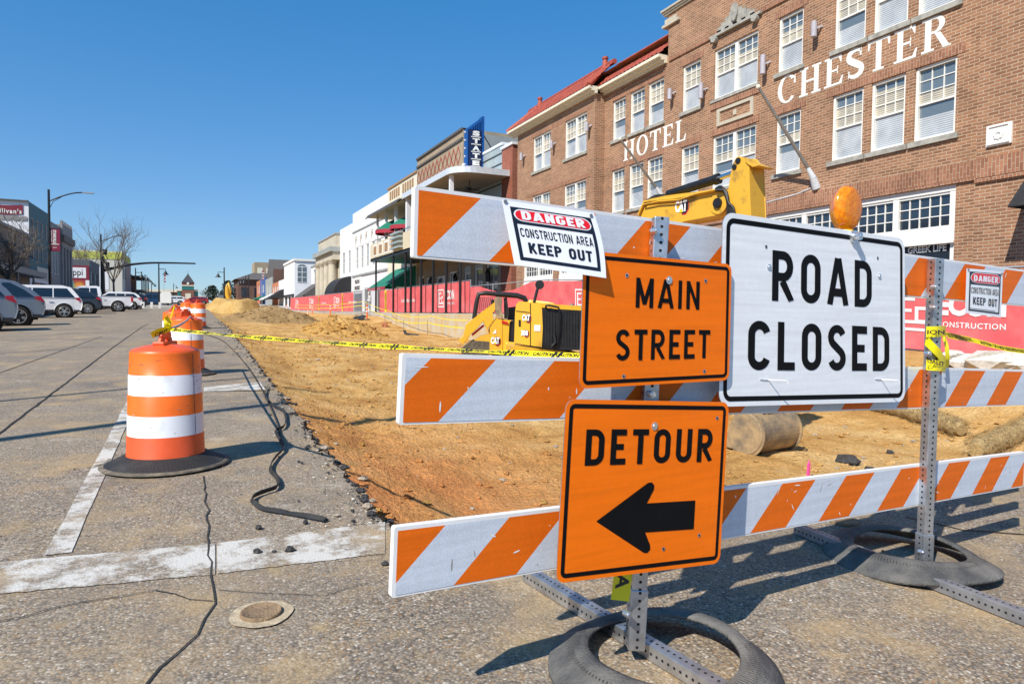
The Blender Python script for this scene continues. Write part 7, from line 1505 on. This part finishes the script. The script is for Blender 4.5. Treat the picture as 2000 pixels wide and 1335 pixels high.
# ------------------------------------------------------------------ parked cars
def paint(name, c, metal=.0, rough=.28): return plain(name, c, rough, metal, .5, .6)
paint('car_silver', (.2, .22, .25), .5); paint('car_white', (.72, .73, .75)); paint('car_dark', (.035, .04, .05), .3); paint('car_blue', (.02, .06, .14), .3); paint('car_black', (.015, .014, .016)); paint('car_red', (.3, .02, .02))
plain('tyre', (.012, .012, .012), .85); plain('alloy', (.6, .58, .55), .3, .8); plain('tail_red', (.42, .008, .012), .15, coat=.5); plain('trim_dark', (.015, .015, .016), .6)
def car(lab, wheel_px, hd, col, kind='suv', spokes=5, L_=4.85, W=1.95, H=1.76, wy=None, scale=1.0):
    hx = V((hd[0], hd[1], 0)).normalized(); lf = V((-hx.y, hx.x, 0)); g = onG(*wheel_px) if wy is None else V((onY(*wheel_px, wy).x, wy, zr(onY(*wheel_px, wy).x, wy)))
    xr, xf, wr = -L_*.325, L_*.3, .375 if kind != 'pickup' else .41
    org = g - hx*xr - lf*(W/2 - .1); org.z = zr(org.x, org.y)
    t = thing('parked_car' if kind != 'pickup' else 'pickup_truck', lab, 'car' if kind != 'pickup' else 'pickup truck', org, atan2(hx.y, hx.x), 'cars parked along the left kerb'); l2 = L_/2
    ar = wr + .075
    def arch(cx): return [(cx + ar*cos(R(a)), max(.34, wr + ar*sin(R(a)))) for a in range(-8, 189, 14)]
    if kind == 'pickup':
        top = [(l2 - .02, .55), (l2 - .05, .95), (l2 - .35, 1.1), (1.15, 1.16), (.95, 1.16), (-.75, 1.18), (-.8, 1.2), (-l2 + .05, 1.22), (-l2, 1.18), (-l2, .62), (-l2 + .1, .5)]
    else:
        top = [(l2 - .03, .5), (l2 - .06, .82), (l2 - .4, .98), (1.05, 1.08), (-l2 + .35, 1.13), (-l2 + .12, 1.1), (-l2 + .02, .95), (-l2, .7), (-l2 + .06, .45), (-l2 + .3, .36)]
    lower = [(x, z) for x, z in arch(xr)[::-1]] + [(xr + ar + .02, .3), (xf - ar - .02, .3)] + [(x, z) for x, z in arch(xf)[::-1]] + [(l2 - .3, .34)]
    prof = top + lower; k = len(prof); cz = .75
    mb = MB(); ys = [(-W/2 + .03, .955), (-W/2, .985), (-W/2 + .0, 1.0), (-W/2 + .1, 1.0), (W/2 - .1, 1.0), (W/2, 1.0), (W/2, .985), (W/2 - .03, .955)]
    ys = [(-W/2 + .06, .95, .94), (-W/2 + .01, .985, .97), (-W/2, 1, .985), (-W/2 + .1, 1, 1), (W/2 - .1, 1, 1), (W/2, 1, .985), (W/2 - .01, .985, .97), (W/2 - .06, .95, .94)]
    ys = [(-W/2 + .05, .98), (-W/2, .995), (-W/2 + .12, 1.0), (W/2 - .12, 1.0), (W/2, .995), (W/2 - .05, .98)]
    vs = []
    for y, s in ys:
        for x, z in prof: zz = z if z < .5 else cz + (z - cz)*s; vs.append((x*s, y if .42 < z < 1.02 else y*.975, zz))
    fs = [(i*k + j, i*k + (j + 1) % k, (i + 1)*k + (j + 1) % k, (i + 1)*k + j) for i in range(len(ys) - 1) for j in range(k)]
    mb.add(vs, fs, 0); mb.add(vs[:k], [list(range(k))]); mb.add(vs[-k:], [list(range(k))[::-1]])
    # cabin
    if kind == 'pickup': gh = [(-.72, 1.14), (-.62, H - .06), (-.4, H), (.75, H - .02), (1.35, 1.14)]
    elif kind == 'suv2': gh = [(-l2 + .1, 1.06), (-l2 + .42, 1.35), (-l2 + .95, H - .1), (-l2 + 1.5, H), (.35, H - .02), (1.2, 1.06)]
    else: gh = [(-l2 + .1, 1.07), (-l2 + .3, 1.32), (-l2 + .55, H - .1), (-l2 + .95, H), (.4, H - .02), (1.25, 1.06)]
    n = len(gh); wy_ = lambda z: (W/2 - .05) - max(0, z - 1.05)*.3
    va = [(x, s*wy_(z), z) for s in (-1, 1) for x, z in gh]; mb.add(va, [list(range(n)), list(range(n, 2*n))[::-1]] + [(i, i + 1, n + i + 1, n + i) for i in range(n - 1)], 0)
    body = mb.build('body', [col, 'trim_dark'], t, local=True, bevel=.025)
    # glass: side lights and back light, a hair proud of the cabin
    z0, z1 = 1.13, H - .14
    def xat(z, back):
        seq = gh if back else gh[::-1]
        for a, b in zip(seq, seq[1:]):
            if a[1] <= z <= b[1]: return a[0] + (b[0] - a[0])*(z - a[1])/max(1e-6, b[1] - a[1])
        return seq[0][0]
    for s in (-1, 1):
        zs_ = [z0, (z0 + z1)/2, z1]; bk = [xat(z, True) + .2 for z in zs_]; fr = [xat(z, False) - .18 for z in zs_]; cuts = [.02, 1.0] if kind == 'pickup' else [-l2 + 1.35, -.15]
        xs_ = [None] + cuts + [None]; mb = MB()
        for a, b in zip(xs_, xs_[1:]):
            A = [(bk[i] if a is None else max(a + .03, bk[i])) for i in range(3)]; B = [(fr[i] if b is None else min(b - .03, fr[i])) for i in range(3)]
            if min(B[i] - A[i] for i in range(3)) < .02: continue
            mb.add([(A[i], s*(wy_(zs_[i]) + .008), zs_[i]) for i in range(3)] + [(B[i], s*(wy_(zs_[i]) + .008), zs_[i]) for i in range(3)], [(0, 3, 4, 1), (1, 4, 5, 2)])
        mb.build('side_window', 'dark_glass', t, local=True)
    mb = MB(); q = [(xat(z, True) - .012, z) for z in (1.16, (1.16 + z1)/2, z1 + .03)]; mb.add([(x, s*(wy_(z) - .14), z) for x, z in q for s in (-1, 1)], [(0, 1, 3, 2), (2, 3, 5, 4)]); mb.build('rear_window', 'dark_glass', t, local=True)
    if kind == 'pickup':
        mb = MB(); mb.box((-l2/2 - .4, 0, 1.225), (l2 - .85, W - .3, .03)); mb.build('bed_cover', 'trim_dark', t, local=True)
    for s in (-1, 1):
        mb = MB()
        if kind == 'pickup': mb.box((-l2 + .05, s*(W/2 - .07), .98), (.16, .17, .36))
        else: mb.add([(-l2 + .03, s*(W/2 - .4), .96), (-l2 + .03, s*(W/2 - .02), .9), (-l2 + .3, s*(W/2 + .012), 1.0), (-l2 + .36, s*(W/2 + .012), 1.12), (-l2 + .14, s*(W/2 - .05), 1.14), (-l2 + .08, s*(W/2 - .4), 1.1)], [(0, 1, 4, 5), (1, 2, 3, 4)])
        mb.build('tail_light', 'tail_red', t, local=True)
    mb = MB(); mb.box((-l2 + .03, 0, .5), (.2, W - .2, .18)); mb.box((0, 0, .4), (L_*.94, W - .06, .12), 0); mb.box((0, 0, .5), (L_*.9, W - .5, .5), 0)
    for s in (-1, 1): mb.beam((xr + ar + .05, s*(W/2 + .004), .36), (xf - ar - .05, s*(W/2 + .004), .36), .03, .13)
    for cx in (xr, xf):
        for s in (-1, 1): mb.cyl((cx, s*(W/2 - .32), wr), (cx, s*(W/2 - .3), wr), ar + .04, n=20)
    mb.build('underbody', 'trim_dark', t, local=True)
    for s in (-1, 1):
        mb = MB(); mb.box((.1, s*(W/2 + .015), 1.0), (.2, .03, .035)); mb.box((-.85, s*(W/2 + .015), 1.02), (.2, .03, .035)); mb.build('door_handle', col, t, local=True)
        mb = MB(); mb.box((.95, s*(W/2 + .1), 1.18), (.16, .2, .16)); mb.build('mirror', col, t, local=True, bevel=.03)
        for cx in (xr, xf):
            y = s*(W/2 - .12); mb = MB(Matrix.Translation((cx, y, wr)) @ Matrix.Rotation(R(90), 4, 'X')); mb.lathe([(wr*.6, -.1), (wr*.92, -.115), (wr, -.08), (wr, .08), (wr*.92, .115), (wr*.64, .1), (wr*.6, .09)], 28); w = mb.build('wheel', 'tyre', t, local=True)
            mb = MB(Matrix.Translation((cx, y, wr)) @ Matrix.Rotation(R(90)*-s, 4, 'X')); mb.lathe([(wr*.66, .08), (wr*.7, .105), (wr*.66, .112), (wr*.61, .09)], 28); mb.cyl((0, 0, .04), (0, 0, .11), .07, .055, 12)
            for q in range(spokes):
                a0 = 2*pi*q/spokes + .3
                for da in (-.14, .14): mb.beam((.05*cos(a0 + da*2), .05*sin(a0 + da*2), .095), (wr*.65*cos(a0 + da), wr*.65*sin(a0 + da), .098), .028, .03)
            mb.build('rim', 'alloy', w, local=True); mb = MB(Matrix.Translation((cx, y, wr)) @ Matrix.Rotation(R(90)*-s, 4, 'X')); mb.cyl((0, 0, -.05), (0, 0, .02), wr*.62, n=24); mb.build('brake_disc', 'trim_dark', w, local=True)
    return t
car('silver car cropped by the left frame edge, only its tail showing', (-30, 648), (-.972, -.235), 'car_silver', 'suv', H=1.66)
car('silver SUV with five-spoke wheels at the far left', (36, 636), (-.98, -.2), 'car_silver', 'suv2', 5)
car('white SUV with dark side windows beside the silver SUV', (126, 620.5), (-.99, -.14), 'car_white', 'suv', 5)
car('dark grey crossover between white SUV and white pickup', (172, 613), (-.997, -.075), 'car_dark', 'suv2', 7, H=1.66, L_=4.6)
car('white pickup truck with open bed toward the street', (231, 608.5), (-.997, -.075), 'car_white', 'pickup', 6, L_=5.6, W=2.0, H=1.92)
car('small white car just past the pickup bed', (259, 605.5), (-.997, -.075), 'car_white', 'suv', 5, wy=70, H=1.6, L_=4.4)
car('black car with red tail lights, last in the parked row', (270, 604), (-.997, -.075), 'car_black', 'suv', 5, wy=76, H=1.6)
car('dark blue SUV crossing behind the white bollards', (322, 597), (-1, .05), 'car_blue', 'suv', 5, wy=100)
car('white car far off behind the traffic drums', (352, 594), (-1, .05), 'car_white', 'suv', 5, wy=125, H=1.5)
car('red car far off, mostly hidden by the drums', (398, 591), (-1, .05), 'car_red', 'suv', 5, wy=150, H=1.5)
p = onY(324, 592, 85); t = thing('parcel_locker', 'pale round-shouldered mail collection box beside the lantern lamp', 'mailbox', (p.x, 85, gY(85))); mb = MB(); mb.prism([(-.55, .5), (.55, .5), (.55, 1.5), (.4, 1.75), (-.4, 1.75), (-.55, 1.5)], (0, -.4, 0), (1, 0, 0), (0, 0, 1), -.8); mb.build('box', 'white_trim', t, local=True); mb = MB(); [mb.span((a - .05, -.2, 0), (a + .05, .2, .5)) for a in (-.4, .4)]; mb.build('leg', 'fence_steel', t, local=True)
# ------------------------------------------------------------------ orange posts, stakes, distant excavator
def tubepost(lab, px, py, X=11.2):
    g = onX(px, py, X); t = thing('delineator_post', lab, 'delineator', g, 0, 'orange delineator posts in the dirt'); mb = MB(); mb.cyl((0, 0, 0), (0, 0, 1.07), .055, .05, 10); mb.cyl((0, 0, 1.05), (0, 0, 1.1), .06, .03, 10); mb.build('tube', 'drum_orange', t, local=True)
    for z in (.55, .8): mb = MB(); mb.cyl((0, 0, z), (0, 0, z + .13), .058, .057, 10, caps=False); mb.build('reflective_band', 'drum_white', t, local=True)
    mb = MB(); mb.cyl((0, 0, -.02), (0, 0, .05), .2, .18, 8); mb.build('base', 'tyre_rubber', t, local=True)
S_ = lambda u, v: (540 + u/6.675, 440 + v/6.675)
for (u, v, x, lab) in ((410, 1212, 11.0, 'orange post before the red fence, second from the right'), (703, 1172, 11.3, 'orange post standing left of the yellow banner'), (1180, 1225, 11.4, 'orange post nearest the worker and the brick stack'), (183, 1155, 11.6, 'orange post at the left end of the red fence'), (295, 1190, 10.6, 'small orange post left of the second logo'), (468, 1165, 11.8, 'small orange post behind a larger one'), (135, 1135, 11.6, 'farthest orange post, left of the red fence')): tubepost(lab, *S_(u, v), X=x)
plain('stake_wood', (.3, .2, .1), .8)
st = []
for k, (px, py, X) in enumerate(((752, 640, 11.9), (788, 655, 11.6), (835, 660, 11.4), (705, 617, 12.2), (632, 618, 11.8))):
    g = onX(px, py, X); mb = MB(); mb.beam(g - V((0, 0, .2)), g + V((0, 0, .95)), .03, .03); st.append(g + V((0, 0, .85))); tag(mb.build('grade_stake', 'stake_wood'), ('thin stake against the left end of the concrete wall', 'thin stake before the middle of the concrete wall', 'thin stake nearest the track loader', 'thin stake below the worker', 'thin stake before the farthest red fence')[k], 'stake', 'thin wooden stakes with yellow line')
mb = MB(); L_ = sorted(st, key=lambda p: p.y); L_ = [onX(905, 640, 11.2)] + L_ + [onX(575, 600, 12.2)]
for a, b in zip(L_, L_[1:]): ribbon(mb, sag(a, b, 6, .05), .05)
for a, b in zip(L_, L_[1:]): ribbon(mb, sag(a + V((.2, 0, .35)), b + V((.2, 0, .35)), 6, .07), .04)
tag(mb.build('caution_tape', 'tape_yellow'), 'thin yellow lines strung between the stakes before the wall', 'tape', 'yellow caution tape on the barrier')
mb = MB(); g = onX(752, 641, 11.3)
for k in range(5): mb.box(g + V((.1*random.random(), .15*k, .06 + .09*(k % 3))), (.4, .13, .09), 0, Matrix.Rotation(.3*k, 3, 'Z') @ Matrix.Rotation(.2*k, 3, 'Y'))
for k in range(7): mb.box(g + V((0, -.3 + .12*k, .2)), (.12, .1, .42), 0, Matrix.Rotation(.25, 3, 'Y'))
tag(mb.build('brick_stack', 'orange_brick'), 'small heap of tilted bricks at the end of the concrete wall', 'brick stack')
mb = MB(); g = onX(690, 620, 11.0); ribbon(mb, [g, g + V((.3, -.8, .05)), g + V((.1, -1.8, .12)), g + V((.3, -2.6, 0))], .5, up=(1, 0, .6)); tag(mb.build('plastic_sheet', 'awning_black'), 'crumpled black plastic sheet on the dirt by the posts', 'plastic sheet')
mb = MB(); g = onX(783, 652, 10.6); ribbon(mb, [g + V((0, .4, .1)), g + V((.2, 0, .2)), g + V((.1, -.6, .05)), g + V((.3, -1.4, .02)), g + V((.4, -2.2, .03))], .16, up=(1, 0, .5)); tag(mb.build('drain_pipe', 'awning_black'), 'limp black pipe lying below the concrete wall', 'pipe')
t = thing('distant_excavator', 'distant yellow excavator arm rising behind the tan dirt heap', 'excavator', (7.5, 112, gY(112))); q = lambda px, py: onY(px, py, 112)
mb = MB(); mb.tube([q(450, 592), q(444, 575), q(444, 560)], [.42, .4, .3], 6); mb.tube([q(443, 560), q(445.5, 552), q(449, 566), q(449, 588)], [.22, .2, .24, .16], 6); mb.build('boom', 'machine_yellow', t)
mb = MB(); a, b = q(427, 580), q(443, 572); mb.span((a.x, 112, gY(112) + .6), (b.x, 114.5, b.z)); mb.build('cab', 'machine_black', t, bevel=.15); mb = MB(); mb.span((a.x - .1, 111.9, a.z - .3), (b.x - .3, 112, b.z - .3)); mb.build('cab_window', 'sky_glass', t); mb = MB(); mb.span((a.x - .6, 112, gY(112)), (b.x + 1.8, 115, gY(112) + .7)); mb.build('track', 'track_rubber', t)
# ------------------------------------------------------------------ the worker by the chain link fence
def person(x, y, z, face):
    t = thing('person', 'worker in white shirt and helmet and pale jeans behind the chain link', 'person', (x, y, z), face)
    me = bpy.data.meshes.new('body'); J = {'pel': (0, 0, .95), 'wst': (0, 0, 1.1), 'chs': (.02, 0, 1.36), 'nck': (.03, 0, 1.52), 'hd': (.06, 0, 1.63), 'top': (.06, 0, 1.76)}
    vs = [V(J[k]) for k in ('pel', 'wst', 'chs', 'nck', 'hd', 'top')]; ed = [(0, 1), (1, 2), (2, 3), (3, 4), (4, 5)]; ra = [.15, .145, .16, .06, .1, .075]
    def chain_(root, pts, rs):
        p = root
        for q, r in zip(pts, rs): vs.append(V(q)); ra.append(r); ed.append((p, len(vs) - 1)); p = len(vs) - 1
    chain_(0, [(0, .1, .86), (.06, .11, .5), (-.04, .11, .1), (.1, .12, .04)], [.105, .07, .05, .045]); chain_(0, [(0, -.1, .86), (-.02, -.11, .5), (-.14, -.11, .1), (-.02, -.12, .04)], [.105, .07, .05, .045])
    chain_(2, [(.01, .19, 1.43), (.02, .26, 1.15), (.16, .22, .97), (.22, .2, .92)], [.065, .05, .038, .03]); chain_(2, [(.01, -.19, 1.43), (-.02, -.26, 1.16), (.14, -.2, 1.0), (.2, -.18, .96)], [.065, .05, .038, .03])
    me.from_pydata([tuple(v) for v in vs], ed, []); o = bpy.data.objects.new('body', me); COL.objects.link(o); o.parent = t; sk_ = o.modifiers.new('skin', 'SKIN'); sv = me.skin_vertices[0].data
    for i, r in enumerate(ra): sv[i].radius = (r, r*(1.0 if i > 2 else 1.15))
    sv[0].use_root = True; su = o.modifiers.new('s', 'SUBSURF'); su.levels = su.render_levels = 2
    m = bpy.data.materials.new("work_clothes"); m.use_nodes = True; N, L = nodes(m); tc = N.new('ShaderNodeTexCoord'); sp = N.new('ShaderNodeSeparateXYZ'); L.new(tc.outputs['Object'], sp.inputs[0]); rp = N.new('ShaderNodeValToRGB'); rp.color_ramp.interpolation = 'CONSTANT'; dv_ = N.new('ShaderNodeMath'); dv_.operation = 'DIVIDE'; dv_.inputs[1].default_value = 2; L.new(sp.outputs[2], dv_.inputs[0]); L.new(dv_.outputs[0], rp.inputs[0])
    e = rp.color_ramp.elements; e[0].color = (.05, .035, .025, 1); e[1].position = .05; e[1].color = (.22, .3, .42, 1)
    for p, c in ((.5, (.72, .72, .7)), (.745, (.42, .24, .16))): k = e.new(p); k.color = (*c, 1)
    L.new(rp.outputs[0], N['Principled BSDF'].inputs['Base Color']); N['Principled BSDF'].inputs['Roughness'].default_value = .8; me.materials.append(m)
    mb = MB(); mb.lathe([(.155, 1.68), (.15, 1.69), (.125, 1.7), (.12, 1.76), (.09, 1.83), (.001, 1.85)], 16, o=(.05, 0, 0)); mb.build('hard_hat', 'letter_paint', t, local=True)
    for s in (-1, 1):                                # hands, seen as a few pixels each
        mb = MB(); b_ = V((.215, s*.19, .94)); mb.tube([b_, b_ + V((.03, 0, -.05))], [.03, .036], 6)
        for k in range(4): c_ = b_ + V((.03, (k - 1.5)*.018, -.05)); mb.tube([c_, c_ + V((.012, 0, -.04)), c_ + V((.004, 0, -.06 - .006*(k % 2)))], [.009, .008, .007], 5)
        c_ = b_ + V((.03, -s*.03, -.01)); mb.tube([c_, c_ + V((.03, -s*.02, -.03))], [.011, .008], 5); mb.build('hand', 'pale_collar', t, local=True)
g = onX(722, 605, 12.6); person(14.1, onX(722, 600, 14.1).y, zs(onX(722, 600, 14.1).y), R(200))
